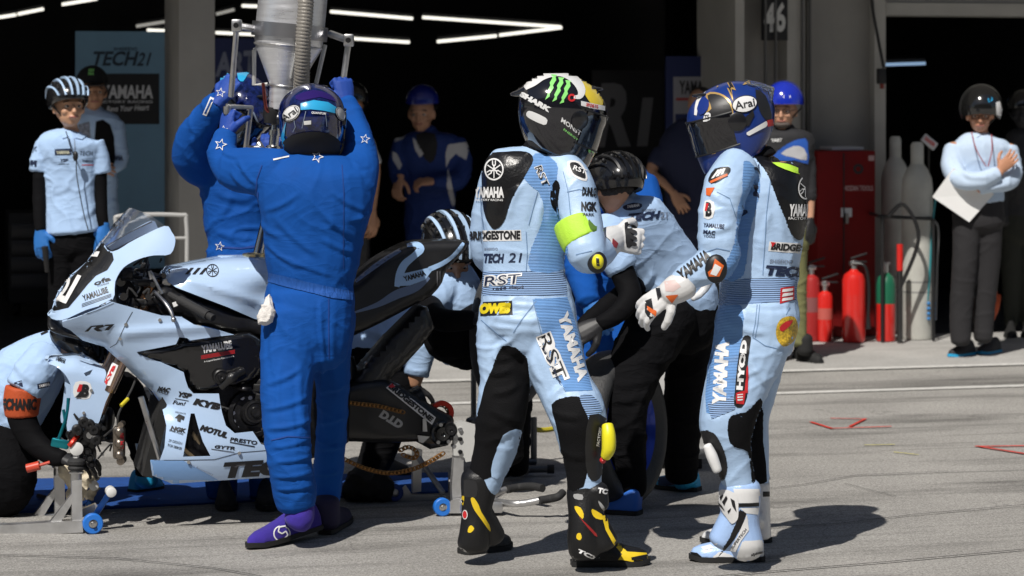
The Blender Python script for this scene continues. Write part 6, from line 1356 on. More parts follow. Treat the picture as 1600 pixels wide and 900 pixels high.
def oval_logo(t, cx, cy, rx, ry, ang, s=None, ta=None, **k):
    for (q, m, of) in ((1,INK,.003),(.9,HW,.004),(.82,INK,.005),(.76,HW,.006)): V_, F2 = tri_shape([oval(cx,cy,rx*q,ry*q,ang)]); decal(t, V_, F2, m, of, 5, 'emblem', **k)
    if s: text(t, s, *ta, INK, off=.0075, bold=.015, **k)
patch(hm, [(470,162),(490,157),(512,160),(528,170),(527,178),(505,173),(486,171),(470,172)], CY, off=.003, name='graphic', **kw); patch(hm, smooth_poly([(444,200),(448,190),(445,215),(452,228),(446,232),(440,215)],2), CY, off=.003, name='graphic', **kw)
patch(hm, smooth_poly([(462,150),(490,141),(515,148),(527,160),(500,152),(470,158)],2), M('helmet_purple', (.025,.010,.12), .12, coat=1), off=.002, name='graphic', **kw)
oval_logo(hm, 456,177,16,11,-38,'Arai',((446,190),(467,175),(441,182)),**kw); oval_logo(hm, 531,178,7,12,-25,**kw)
text(hm, 'QUANTUM', (486,178),(508,180),(487,174), HW, off=.003, bold=.04, **kw); patch(hm, [(475,189),(486,188),(486,194),(475,195)], HW, off=.003, name='graphic', **kw)
patch(hm, smooth_poly([(437,234),(446,218),(462,209),(487,205),(512,208),(528,218),(536,234),(530,246),(440,246)],2), M('helmet_lining'), off=.004, name='graphic', **kw); line(hm, [(460,188),(462,198),(458,206)], .5, GRYI, .003, 'graphic', parent=hm); line(hm, [(478,174),(472,200)], .5, GRYI, .003, 'graphic', parent=hm); line(hm, [(508,176),(510,198)], .5, GRYI, .003, 'graphic', parent=hm)
patch(p.o['body'], [(473,232),(502,232),(505,240),(470,240)], M('tattoo_green', (.16,.2,.13), .6, var=.6, vscale=150), off=.004, name='neck_tattoo', maxspan=.1)
PUR = M('suede_purple', (.035,.016,.27), .85, bump=.3, bscale=300, sheen=.1, var=.1, vscale=25)
b = make_shoe(p, G(497,838)+Vector((0,0,.03)), G(388,859), PUR, SOL, [[(474,792,D3-.16,18,1.0),(470,804,D3-.16,22,1.0),(464,815,D3-.16,22,1.0)]], 'shoe', .10, .048, .005, amp=.001)
V_, F2 = ring2(440,834,11.5,13.5,24,.95); F2 = [f for i,f in enumerate(F2) if i not in (5,6,17,18,19)]; decal(b, V_, F2, WHF, .002, 4, 'emblem', maxspan=.1)
line(b, [(446,822),(436,824),(434,831),(440,834),(446,830),(449,836),(440,844),(436,842)], 1.1, WHF, .003, 'emblem'); patch(b, [(430,800),(438,799),(438,803),(430,804)], WHF, off=.003, name='print', maxspan=.1); patch(b, [(444,786),(449,786),(446,796),(443,795)], REDI, off=.003, name='print', maxspan=.1); patch(b, [(450,786),(455,787),(450,797),(447,796)], WHF, off=.003, name='print', maxspan=.1)
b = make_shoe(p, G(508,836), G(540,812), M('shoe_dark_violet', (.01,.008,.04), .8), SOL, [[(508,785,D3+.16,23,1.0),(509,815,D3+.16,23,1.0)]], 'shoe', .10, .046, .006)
RG = M('white_cotton_rag', (.72,.69,.66), .9, bump=.6, bscale=90)
g = Geo(); limb(g, [(420,466,D3-.12,6,1),(419,480,D3-.15,10,.8),(416,495,D3-.16,15,.6),(418,502,D3-.16,11,.5)]); limb(g, [(420,480,D3-.14,8,.8),(427,496,D3-.13,6,.7),(426,508,D3-.13,4,.7)]); limb(g, [(418,485,D3-.15,7,.8),(405,496,D3-.15,6,.6)])
m_ = fuse(g,.004,1,'rag'); wrinkle(m_, .007, (26,26,14), seed=5); o = link('rag', m_, RG); o['label'] = 'white rag tucked at the hip of the purple shoed refueller'; o['category'] = 'cloth'
# ---------------------------------------------------------------- refuelling mechanic behind the tank
D4 = 10.75
p = Person('person in royal blue overalls and dark full helmet, facing us behind the tank', W(375,790,D4), 'refuellers in blue overalls'); p.t.location.z = 0
tor = [(385,225,D4,24,.9),(378,240,D4,52,.7),(374,275,D4,64,.75),(372,320,D4,56,.8),(374,365,D4,50,.85),(378,395,D4,54,.85),(380,450,D4,60,.85),(380,500,D4,60,.9)]
armR = [(340,262,D4,36,1.0),(312,258,D4-.06,33,1.0),(298,240,D4-.12,30,1.0),(305,210,D4-.18,26,1.0),(325,180,D4-.24,21,1.0),(338,160,D4-.28,17,1.0)]
armL = [(415,260,D4,34,1.0),(430,300,D4-.1,28,1.0),(432,290,D4-.25,22,1.0),(425,262,D4-.3,18,1.0)]
lg = [[(350+60*k,480,D4,36,1.0),(348+64*k,620,D4,30,1.0),(346+68*k,770,D4,24,1.0)] for k in (0,1)]
p.body([tor,armR,armL,*lg,[(390,240,D4,22,1),(388,205,D4,24,1),(378,175,D4,32,1)]], SKIN)
X = p.cloth('overalls', [tor,armR,armL,*lg], FAB_BLUE, .008, 2, .007, (5,5,11), [(290,240,320,262,5,.006),(300,215,325,240,5,.006),(335,300,400,310,6,.006),(335,360,400,372,5,.006),(340,340,360,300,6,.005),(330,200,318,180,4,.004)], seed=8)
line(X, [(338,386),(375,388),(410,384)], 1.4, SE); outline_star(X, 344,385,8,10,WHF); line(X, [(320,180),(332,153)], 3.2, WHF, .003, 'emblem'); line(X, [(321,177),(331,156)], 1.2, FAB_BLUE, .005, 'emblem')
gl = gloved(p, GLB, W(343,158,D4-.3), (.55,.1,.85), (-.6,-.8,.1), 1, 1.35, 1.08, 1.25, 1.05); outline_star(gl, 345,145,8,10,WHF,.003)
gloved(p, GLB, W(425,258,D4-.3), (0,-.1,1), (0,-1,0), 1, .9)
hc = W(376,166,D4-.02); hm, A_, fn_ = full_helmet(p, hc, (.42,-.68,-.60), (.15,.35,1), 0, HP_, size=.99); kw = dict(maxspan=.35, parent=hm)
patch(hm, smooth_poly([(372,106),(388,101),(396,108),(386,118),(380,128),(372,124)],2), CY, off=.003, name='graphic', **kw); patch(hm, smooth_poly([(342,122),(352,112),(358,118),(352,128),(343,134)],2), CY, off=.003, name='graphic', **kw)
oval_logo(hm, 358,172,15,9,8,**kw); line(hm, [(395,175),(404,195),(410,210)], 1.5, GRYI, .004, 'graphic', parent=hm)
for (a,b) in ((350,356),(412,420)): make_shoe(p, G(a,779), G(b,800), SOL, SOL, None, 'shoe', .09, .045, .008)
# ---------------------------------------------------------------- fuel can held overhead
DC = 10.3
FA_ = M('spun_aluminium', (.80,.81,.84), .34, .72, bump=.12, bscale=30, stretch=(1,1,8), var=.1, vscale=9)
fc = thing('refuelling_can', 'large aluminium gravity refuelling can with cone bottom and ribbed hose held overhead', 'fuel can', tuple(W(440,240,DC)))
top = W(470,-130,DC); bot = W(441,170,DC); ax = (bot-top).normalized()
def cp(t_): return top+(bot-top)*t_
def at_y(py): return (py+130)/300.0
def Lr(py): return (cp(at_y(py))-top).length
pr = [(0,.0),(0,53/FX*DC),(Lr(42),54/FX*DC),(Lr(66),53.5/FX*DC),(Lr(74),52/FX*DC),(Lr(132),24/FX*DC),(Lr(136),23/FX*DC),(Lr(171),21/FX*DC),(Lr(173),15/FX*DC),(Lr(176),0)]
g = Geo(); g.spin(top, ax, pr, 56); g.obj('tank', [FA_], fc, sharp=25)
g = Geo()
for (y,r,h) in ((38,57,22),): g.spin(cp(at_y(y)), ax, [(0,r/FX*DC-.004),(0,r/FX*DC+.006),(h/FX*DC,r/FX*DC+.006),(h/FX*DC,r/FX*DC-.004)], 56)
g.obj('clamp_band', [M('band_aluminium', (.42,.42,.44), .35, .95)], fc)
g = Geo()
for (y,r) in ((70,53.5),(133,24.6)): g.spin(cp(at_y(y)), ax, [(0,r/FX*DC),(.004,r/FX*DC+.003),(.010,r/FX*DC)], 56)
g.obj('weld_seam', [ALU], fc)
g = Geo(); c = W(429,172,DC); g.spin(c, ax, [(-.01,.0),(-.01,.044),(.02,.046),(.055,.036),(.065,.0)], 28); g.obj('nozzle_collar', [BKP], fc)
g = Geo(); c = W(431,192,DC); g.spin(c, ax, [(0,.018),(.03,.020),(.03,.026),(.05,.026),(.05,.020),(.09,.020),(.095,.030),(.12,.032),(.125,.026),(.15,.028),(.17,.020),(.17,0)], 24); g.obj('coupling_tube', [M('bright_steel', (.7,.68,.64), .22, 1)], fc)
g = Geo(); g.tube([W(431,240,DC),W(420,330,DC+.02),W(404,396,bd(404))], .022, 16); g.obj('filler_pipe', [M('bright_steel')], fc)
# ribbed hose
P = curve([W(482,-130,DC-.17),W(478,0,DC-.17),W(474,60,DC-.16),W(472,110,DC-.13),W(470,150,DC-.08),W(466,190,DC-.02)], 12); g = Geo(); L = [0]
for a,b_ in zip(P,P[1:]): L.append(L[-1]+(b_-a).length)
Q = []; rr = []; n = int(L[-1]/.0045)
for k in range(n):
    s_ = L[-1]*k/n; i = max(0,min(len(P)-2,int(np.searchsorted(L,s_))-1)); Q.append(P[i].lerp(P[i+1],(s_-L[i])/(L[i+1]-L[i]))); rr.append(.0300+(.0035 if k%3 == 0 else 0))
g.tube(Q, rr, 18); g.obj('ribbed_hose', [M('ribbed_hose_grey', (.30,.28,.25), .4, .3, bump=.2, bscale=200)], fc, sharp=80)
g = Geo(); g.tube([W(397,78,DC-.02),W(397,132,DC+.0),W(418,132,DC)], .009, 8); g.tube([W(397,78,DC-.02),W(412,70,DC)], .008, 8); g.tube([W(463,80,DC-.15),W(455,122,DC-.08)], .006, 8); g.tube([W(508,70,DC),W(494,130,DC+.02)], .009, 8); g.obj('strut', [M('white_stand_plate')], fc)
g = Geo(); g.tube(curve([W(411,130,DC-.03),W(414,160,DC-.04),W(417,172,DC-.04),W(424,176,DC-.03)]), .007, 8); g.obj('copper_line', [M('red_copper', (.4,.1,.08), .3, 1)], fc)
for (bx, lx, ax_, ay, hx, hy, dd) in ((404,370,370,40,361,150,0),(516,545,545,63,533,150,0)):
    g = Geo(); a = W(bx,46+(.06*(bx-404)),DC-.02); b_ = W(ax_,ay,DC-.12); g.tube([a,b_], .015, 8); g.box(b_, (.04,.05,.05), None, bev=.006); g.obj('bracket', [ALU], fc)
    g = Geo(); g.cyl(b_-Vector((0,.035,0)), b_-Vector((0,.024,0)), .011, 8); g.obj('bolt', [BKM], fc)
    g = Geo(); g.tube([b_, W(hx,hy,DC-.22+ (.25 if hx<400 else .1))], .0125, 12); g.obj('handle_bar', [ALU], fc)
g = Geo(); c1 = D3+.24; g.tube([W(355,192,c1),W(355,166,c1),W(392,168,c1+.08),W(384,230,c1+.14),W(400,232,c1+.2),W(425,236,DC)], .0115, 12); g.tube([W(404,224,DC-.1),W(414,240,DC-.12)], .013, 12); g.tube([W(355,178,c1),W(355,166,c1)], .016, 12); g.obj('lower_handle', [ALU], fc)
# ---------------------------------------------------------------- bending mechanic with the rear wheel
D5 = 10.65
p = Person('mechanic in light blue TECH shirt and black trousers bending over a wheel', G(1000,790))
tor = [(974,318,D5-.12,22,.9),(985,335,D5-.12,48,.75),(1000,362,D5-.08,56,.75),(1020,395,D5-.02,57,.8),(1044,430,D5+.03,58,.85),(1062,462,D5+.06,58,.9),(1070,485,D5+.08,54,.9)]
hip = [(1062,458,D5+.06,56,.9),(1066,490,D5+.08,58,.95),(1064,520,D5+.08,54,.95)]
legA = [(1040,490,D5-.02,52,1.0),(1010,540,D5-.10,48,1.0),(985,590,D5-.18,42,1.0),(975,635,D5-.22,38,1.0),(976,690,D5-.22,34,1.0),(980,750,D5-.20,31,1.0),(981,768,D5-.20,28,1.0)]
legB = [(1085,490,D5+.14,40,1.1),(1075,560,D5+.20,36,1.1),(1068,630,D5+.26,31,1.1),(1065,690,D5+.30,29,1.1),(1064,742,D5+.32,26,1.1)]
slv = [(955,352,D5-.18,28,1.0),(950,375,D5-.22,28,1.0),(962,400,D5-.24,27,1.0),(974,420,D5-.25,24,1.0)]
ar1 = [(955,352,D5-.18,22,1.0),(962,400,D5-.24,21,1.0),(978,440,D5-.26,19,1.0),(984,466,D5-.30,18,1.0),(965,490,D5-.34,15,1.0),(938,506,D5-.36,12,1)]
ar2 = [(1000,370,D5+.1,22,1.0),(1000,430,D5+.0,20,1.0),(985,452,D5-.1,19,1.0),(950,480,D5-.2,17,1.0),(918,503,D5-.28,13,1.0),(908,512,D5-.3,11,1)]
hc = W(962,290,D5-.16); fw5 = Vector((-.5,.82,-.28))
def hd(c, f, r=.098):
    return lambda g: head_chain_mesh(g, c, f, r)
p.body([tor,hip,legA,legB,ar1,ar2,[(974,322,D5-.12,20,1),(966,300,D5-.15,20,1)]], SKIN, .007, 1, extra=hd(W(957,291,D5-.16), fw5, .092))
X = p.cloth('polo_shirt', [tor,slv,[(968,312,D5-.14,22,1),(975,322,D5-.12,26,.9)]], SHIRT, .007, 2, .005, (6,6,9), [(1060,450,1110,440,5,.007),(1010,470,1035,440,5,.008),(1000,450,1020,425,5,.008),(1080,465,1100,445,4,.007),(1020,460,1060,455,5,.006),(960,360,975,395,5,.005),(1000,340,1040,400,6,.003)], grow=.002, end=.3)
X2 = p.cloth('trousers', [hip,legA,legB], TRB, .008, 2, .006, (5,5,9), [(960,600,1020,590,6,.006),(955,625,1010,615,6,.006),(1040,560,1090,550,6,.006),(1010,500,1060,530,6,.006)], seed=3)
p.cloth('sleeves', [ar1[1:],ar2[1:]], SLV, .007, 1, .002, grow=.001)
text(X, 'TECH', (979,347),(1028,342),(983,334), NVI, off=.003, bold=.06); text(X, '21', (1031,341),(1042,342),(1031,331), GRYI, off=.003); text(X, 'SHISEIDO', (1002,331),(1024,330),(1003,327), GRYI)
patch(X, smooth_poly([(974,322),(990,317),(1003,319),(1000,326),(984,329),(975,327)],2), NVI, name='sticker'); text(X, 'YAMAHA', (979,326),(999,323),(980,321), WHF, off=.003, bold=.05)
patch(X, smooth_poly([(950,318),(956,304),(966,300),(980,306),(990,316),(978,318),(966,314),(957,322)],2), SHIRT, off=.006, name='shirt_collar', maxspan=.12)
cycle_helmet(p, W(959,282,D5-.17), fw5, BKG, [BKG,BKM], up=(0,.1,1), size=1.04, n=7)
g = Geo(); h5 = W(960,293,D5-.165); g.ball(h5, (.082,.088,.052), 16); g.obj('hair', [HAIR], p.t)
for (w,d,b_) in (((938,506,D5-.36),(-.8,-.1,-.4),(0,-1,.5)),((908,512,D5-.3),(-.8,-.2,-.6),(0,-1,.2))): gloved(p, GLK, W(*w), d, b_, 1, .5)
CYS = M('shoe_cyan', (.02,.36,.66), .55, bump=.2, bscale=150); BLS = M('shoe_blue', (.015,.12,.50), .55)
b = make_shoe(p, G(1000,805), G(940,800), BLS, SOL, [[(980,765,D5-.2,24,1),(980,785,D5-.2,24,1)]], 'shoe', .09, .047, .006); b = make_shoe(p, G(1092,768), G(1022,762), CYS, SOL, [[(1068,742,D5+.32,20,1),(1072,752,D5+.32,20,1)]], 'shoe', .085, .045, .006)
patch(b, smooth_poly([(1022,742),(1050,740),(1058,748),(1054,758),(1030,758),(1021,752)],2), M('shoe_navy', (.01,.03,.10), .6), name='upper_panel', maxspan=.1)
# ---------------------------------------------------------------- wheels
TYR = M('slick_tyre', (.035,.035,.036), .62, bump=.25, bscale=90, var=.25, vscale=18); RIMB = M('blue_rim', (.015,.05,.42), .3, .5, coat=.5)
def race_wheel(label, c, n, r=.325, w=.19):
    n = Vector(n).normalized(); t = thing('motorcycle_wheel', label, 'wheel', tuple(c), 'spare slick racing wheels')
    g = Geo(); h = w/2; prf = [(-h*.72,r*.66)]+[(-h*.98,r*.78),(-h,r*.84)]+[(h*math.sin(a), r*.86+r*.14*math.cos(a)) for a in [-1.45+2.9*i/12 for i in range(13)]]+[(h,r*.84),(h*.98,r*.78),(h*.72,r*.66)]; g.spin(c, n, prf, 72); g.obj('tyre', [TYR], t)
    g = Geo(); g.spin(c, n, [(-h*.72,r*.67),(-h*.78,r*.66),(-h*.6,r*.60),(-h*.2,r*.56),(h*.2,r*.56),(h*.6,r*.60),(h*.78,r*.66),(h*.72,r*.67)], 72); rim = g.obj('rim', [RIMB], t)
    u = n.orthogonal().normalized(); v = n.cross(u)
    for k in range(7):
        a = 2*math.pi*k/7; d = u*math.cos(a)+v*math.sin(a); g = Geo(); g.tube([c+d*r*.12, c+d*r*.35, c+d*r*.58], [.016,.012,.014], 8); g.obj('spoke', [RIMB], rim)
    g = Geo(); g.spin(c, n, [(-.06,0),(-.06,.04),(.06,.04),(.06,0)], 24); g.obj('hub', [BKM], rim)
    g = Geo()
    for q in (-1,): g.spin(c+n*.075*q, n, [(0,.085),(0,.11),(.005,.11),(.005,.085)], 40)
    g.obj('brake_disc', [ALU], t)
race_wheel('slick wheel on blue rim standing upright under the bending mechanic', Vector((W(962,600,10.55).x,10.55,.325)), (.86,-.50,.06))
race_wheel('slick wheel held up between the crouching mechanic and the yellow helmet rider', W(800,520,11.0), (.90,-.42,.0), .325, .13)
# pale side panel of a tool cart behind the legs
D6 = 11.6; ct = thing('tool_cart', 'pale grey sided low tool cart standing behind the bending mechanic', 'cart', G(1050,735))
g = Geo(); a = W(1000,560,D6); b_ = W(1104,560,D6); z0 = .05; g.box(((a.x+b_.x)/2, D6+.25, (a.z+z0)/2), (b_.x-a.x, .5, a.z-z0), None, bev=.01); g.obj('body', [M('cart_white', (.45,.45,.44), .6, bump=.3, bscale=25)], ct)
g = Geo(); g.box(((a.x+b_.x)/2, D6-.004, .085), (b_.x-a.x+.02,.02,.03), None, bev=.003); g.box(((a.x+b_.x)/2, D6+.25, a.z+.012), (b_.x-a.x+.03,.53,.022), None, bev=.004); g.obj('edge_trim', [ALU], ct)
for q in (-1,1):
    g = Geo(); x = (a.x+b_.x)/2+q*.12; g.cyl((x-.012,D6+.05,.028),(x+.012,D6+.05,.028),.027,14); g.obj('castor', [RUB], ct)
# ---------------------------------------------------------------- other crew
def simple_hand(p, w, d, b_, mat=SKIN, **k): return gloved(p, mat, w, d, b_, k.pop('side',1), k.pop('curl',.4), k.pop('size',1.0), k.pop('fat',1.0), name='hand' if mat in (SKIN,SKIN2) else 'glove')
# kneeling mechanic at the left edge
D = 10.45; p = Person('kneeling mechanic at the left edge with orange armband and light blue shirt', G(20,792))
tor = [(100,540,D,24,.9),(82,550,D,38,.8),(52,578,D,54,.8),(22,615,D,60,.85),(2,655,D,58,.9),(-5,690,D,56,.9)]
slv = [(72,560,D-.1,32,1),(52,585,D-.18,32,1),(38,608,D-.2,29,1)]; arm = [(60,570,D-.14,24,1),(36,612,D-.2,22,1),(34,650,D-.2,22,1),(52,688,D-.22,19,1),(82,712,D-.26,15,1),(98,716,D-.28,12,1)]
lgA = [(-5,690,D-.02,54,1),(10,735,D-.1,48,1),(5,770,D-.08,40,1),(-60,780,D+.05,34,1)]; lgB = [(0,685,D+.15,48,1),(90,650,D+.18,40,1),(175,612,D+.2,34,1),(200,625,D+.22,30,1),(222,685,D+.25,25,1),(232,735,D+.27,20,1)]
p.body([tor,arm,lgA,lgB,[(94,538,D,20,1),(106,530,D-.02,22,1)]], SKIN2, .007, 1, extra=hd(W(122,543,D-.02),(.75,-.1,-.55),.088))
X = p.cloth('polo_shirt', [tor,slv], SHIRT, .007, 2, .006, (6,6,9), [(20,560,60,600,6,.006),(0,600,50,620,6,.007),(0,640,60,640,6,.006)], end=.3); p.cloth('trousers', [tor[-2:]+[(-5,710,D,52,1)],lgA,lgB], TRB, .008, 2, .005, seed=2); p.cloth('sleeves', [arm[1:]], SLV, .007, 1, .002, grow=.002)
g = Geo(); limb(g, [(37,606,D-.2,29,1.02),(34,628,D-.2,29,1.02),(34,650,D-.2,26,1.02)], end=.1, sup=2); o = link('armband', fuse(g,.006,1,'armband'), M('orange_fabric', (.46,.07,.015), .7, bump=.2, bscale=200), p.t)
text(o, 'MECHANIC', (-6,640),(56,641),(-5,622), INK, off=.003, bold=.06, step=4, maxspan=.1); line(X, [(64,523),(75,518)], 1.5, INK, .003, 'print'); patch(X, [(58,600),(78,596),(78,604),(59,608)], NVI, name='print', maxspan=.1); text(X, 'YAMAHA', (60,606),(77,602),(60,601), WHF, off=.003, bold=.04, maxspan=.1); patch(X, [(22,598),(34,594),(36,604),(24,606)], NVI, name='print', maxspan=.1)
cycle_helmet(p, W(125,536,D-.02), (.75,-.1,-.55), BKG, [BKG,BKM], up=(.5,0,1), size=.9); simple_hand(p, W(98,716,D-.28), (.9,-.2,-.1), (0,-.5,1), GLK)
make_shoe(p, G(206,772), G(252,764), CYS, SOL, [[(232,735,D+.27,18,1),(228,752,D+.27,18,1)]], 'shoe', .09, .045, .006)
g = Geo(); g.tube([W(42,732,D-.3),W(62,727,D-.3)], .018, 12); g.tube([W(62,727,D-.3),W(78,722,D-.3)], .006, 8); o = g.obj('air_ratchet', [M('red_tool_body', (.55,.06,.03), .4)]); o['label'] = 'short red handled tool beside the left kneeling mechanic'; o['category'] = 'tool'
# crouching mechanic behind the tail, striped helmet
D = 11.0; p = Person('crouching mechanic in black helmet with white stripes behind the motorcycle tail', G(735,760))
tor = [(715,412,D,22,.9),(712,432,D,38,.8),(706,470,D,46,.85),(712,510,D+.05,46,.9),(728,540,D+.1,46,.9)]
ar = [(695,445,D-.05,24,1),(668,478,D-.12,21,1),(690,500,D-.3,18,1),(735,500,D-.35,15,1)]; lA = [(728,535,D+.1,42,1),(700,528,D-.05,38,1),(718,525,D-.1,34,1),(770,505,D-.1,32,1),(790,600,D-.1,26,1),(795,715,D-.1,22,1)]; lB = [(735,540,D+.2,38,1),(800,540,D+.25,34,1),(805,640,D+.3,26,1),(805,730,D+.3,22,1)]
p.body([tor,ar,lA,lB,[(714,425,D,20,1),(712,405,D,22,1)]], SKIN2, .008, 1, extra=hd(W(708,400,D-.02),(.25,-.75,-.5),.095))
p.cloth('polo_shirt', [tor,[(700,440,D-.02,27,1),(685,460,D-.08,26,1),(672,474,D-.1,24,1)]], SHIRT, .008, 2, .006, (6,6,9), end=.3); p.cloth('trousers', [lA,lB], TRB, .009, 2, .005); p.cloth('sleeves', [ar[1:]], SLV, .008, 1, .002, grow=.002)
STW = M('stripe_white', (.42,.58,.80), .35, coat=.4); cycle_helmet(p, W(705,378,D-.02), (.35,-.75,-.42), BKG, [BKG,STW], up=(.1,-.3,1), size=1.12, n=9); face_details(p, W(708,400,D-.02),(.25,-.75,-.5),.095); simple_hand(p, W(735,500,D-.35), (.9,-.2,.2), (0,-.6,1), GLK)
for q in (0,.4): make_shoe(p, G(795,740-q*40), G(770,748-q*40), SOL, SOL, None, 'shoe', .08, .04, .009)
D = 11.2; p = Person('mechanic crouching out of sight behind the rear swingarm, only light blue shirt showing', G(620,745))
tor = [(668,478,D,34,.9),(640,498,D,44,.8),(605,520,D,46,.85),(570,540,D,44,.9),(548,560,D,42,.9)]; ar = [(655,500,D-.08,28,1),(655,550,D-.1,24,1),(646,600,D-.1,16,1)]; lg = [(560,560,D,44,1),(620,600,D-.05,36,1),(600,680,D,30,1),(580,735,D,26,1)]
p.body([tor,ar,lg,[(670,478,D,20,1),(686,462,D,20,1)]], SKIN2, .009, 1, extra=hd(W(694,450,D),(.7,-.2,-.6),.09)); p.cloth('shirt', [tor,ar[:2]+[(650,585,D-.1,20,1)]], SHIRT, .008, 2, .010, (7,7,12), [(560,500,640,540,7,.012),(580,480,620,550,6,.01),(640,480,600,540,6,.01)], end=.3); p.cloth('trousers', [lg], TRB, .009)
cycle_helmet(p, W(694,442,D), (.7,-.2,-.6), BKG, [BKG], up=(0,0,1), size=.95, n=5); simple_hand(p, W(648,602,D-.1), (.1,-.2,-1), (0,-1,0), GLK); make_shoe(p, G(585,740), G(640,745), SOL, SOL, None, 'shoe', .08, .045, .009)
# blue overalls behind the bending mechanic
D = 11.9; p = Person('person in blue overalls leaning behind the bending mechanic, blue glove showing', G(985,720))
tor = [(965,262,D,24,.9),(972,280,D,42,.75),(980,325,D,50,.8),(972,370,D,50,.85),(955,420,D,48,.9),(950,480,D,46,.9)]; ar = [(1004,292,D,27,1),(1010,330,D-.1,25,1),(985,380,D-.2,22,1),(950,420,D-.25,18,1)]; a2 = [(938,295,D,27,1),(912,340,D-.1,25,1),(905,410,D-.2,24,1),(915,455,D-.3,20,1),(922,470,D-.32,16,1)]
lg = [[(935+36*k,470,D,36,1),(925+50*k,590,D-.1,30,1),(930+50*k,700,D,24,1)] for k in (0,1)]; p.body([tor,ar,a2,*lg,[(965,270,D,20,1),(955,262,D,24,1)]], SKIN2, .009, 1, extra=hd(W(955,284,D),(-.5,-.6,-.4),.080)); p.cloth('overalls', [tor,ar,a2,*lg], FAB_BLUE, .009, 2, .009, (5,5,11)); half_helmet(p, W(955,278,D), (-.5,-.6,-.4), HP_, size=.86)
simple_hand(p, W(920,468,D-.32), (.3,-.3,-.9), (-.3,-.9,.1), M('glove_bright_blue', (.02,.16,.5), .6), fat=1.3, size=1.1); 
for k in (0,1): make_shoe(p, G(930+45*k,712), G(925+45*k,722), SOL, SOL, None, 'shoe', .08, .045, .009)
# standing mechanic at left
D = 13.8; p = Person('standing mechanic in light blue polo shirt and blue striped cycle helmet with blue gloves', G(112,641))
tor = [(112,205,D,16,1),(110,214,D,40,.7),(109,228,D,52,.6),(109,262,D,44,.62),(110,300,D,40,.65),(112,335,D,42,.70),(114,361,D,44,.78)]
sL = [(72,226,D,17,1),(65,245,D-.01,16,1),(61,268,D-.02,15,1)]; sR = [(146,226,D,17,1),(155,245,D,15,1),(160,270,D,14,1)]
aL = [(72,226,D,12,1),(64,262,D-.02,11.5,1),(62,300,D-.03,10.5,1),(62,335,D-.05,9.5,1),(63,358,D-.06,8,1)]; aR = [(146,226,D,12,1),(156,262,D,11,1),(157,300,D,10,1),(159,335,D-.02,9,1),(162,352,D-.03,8,1)]
lg = [[(97,360,D,24,1),(95,440,D,20,1),(92,530,D+.02,17,1),(90,620,D+.02,14,1)],[(130,360,D,24,1),(134,440,D,20,1),(136,530,D,17,1),(138,620,D,14,1)]]
hc = W(107,166,D-.02); f = (.45,-.88,.05)
p.body([tor[:-1]+[(114,352,D,36,.7)],aL,aR,*lg,[(112,212,D,14,1),(110,196,D,14,1),(108,180,D,14,1)]], M('skin_warm', (.56,.31,.19), .5), .0065, 1, extra=hd(hc,f,.098)); X = p.cloth('polo_shirt', [tor,sL,sR], SHIRT, .007, 2, .005, (6,6,7), [(80,300,110,290,4,.004),(120,340,150,320,5,.005),(78,240,95,255,4,.004)], end=.25)
p.cloth('trousers', [[(113,346,D,37,.64),(113,362,D,39,.68),(113,385,D,40,.7)],*lg], TRB, .009, 2, .004); p.cloth('sleeves', [aL[1:],aR[1:]], SLV, .007, 1, .0015, grow=.002); face_details(p, hc, f, .098)
cycle_helmet(p, W(105,153,D-.02), f, M('helmet_black_shine', (.012,.012,.013), .2, coat=.8), [STW], up=(0,.0,1), size=1.02, n=6); g = Geo(); g.ball(hc+Vector((0,.02,.01)), (.079,.088,.085), 14); g.obj('hair', [HAIR], p.t)
for (w,d,sd) in (((63,360,D-.06),(.1,-.1,-1),1),((163,354,D-.03),(-.05,-.1,-1),-1)): simple_hand(p, W(*w), d, (-.3*sd,-.9,.1), M('glove_bright_blue'), side=sd, size=1.05, fat=1.3, curl=.35)
patch(X, [(85,233),(111,232),(112,242),(86,243)], NVI, name='print', step=4); text(X, 'YAMAHA', (88,241),(109,240),(88,236), M('print_cream', (.6,.6,.45), .5), off=.004, bold=.04, step=4); text(X, 'TECH', (124,243),(144,243),(125,236), NVI, bold=.0, step=4); text(X, 'YSP', (93,253),(106,253),(94,248), NVI, bold=.04); patch(X, [(92,256),(108,256),(108,257),(92,257)], NVI, name='print'); text(X, 'YAMAHA', (128,253),(146,254),(128,249), NVI, bold=.03)
patch(X, [(128,257),(146,257),(146,258.5),(128,258.5)], REDI, name='print'); patch(X, [(48,250),(58,251),(57,261),(47,260)], NVI, name='print'); text(X, 'JVC', (51,239),(57,239),(52,229), NVI, step=4)
patch(X, [(93,196),(103,205),(108,214),(98,217),(91,205)], SHIRT, off=.006, name='shirt_collar', maxspan=.15); patch(X, [(133,206),(122,208),(116,216),(128,219),(135,213)], SHIRT, off=.006, name='shirt_collar', maxspan=.15); line(X, [(116,217),(117,230),(117,240)], .7, GRYI, .003)
g = Geo(); g.tube(curve([W(103,205,D-.13),W(113,238,D-.15),W(119,248,D-.15),W(120,275,D-.15),W(130,330,D-.16),W(138,360,D-.17)],5), .003, 6); g.ball(W(118,244,D-.155), (.015,.012,.028), 10); g.obj('headset_cord', [BKP], p.t)
for k in (0,1): make_shoe(p, G(90+48*k,636), G(88+50*k,656), SOL, SOL, None, 'shoe', .09, .045, .009)
g = Geo(); g.tube([W(70,385,D-.12),W(74,425,D-.1)], [.018,.012], 10); o = g.obj('torch', [BKP]); o['label'] = 'small black torch hanging from the glove of the standing left mechanic'; o['category'] = 'torch'
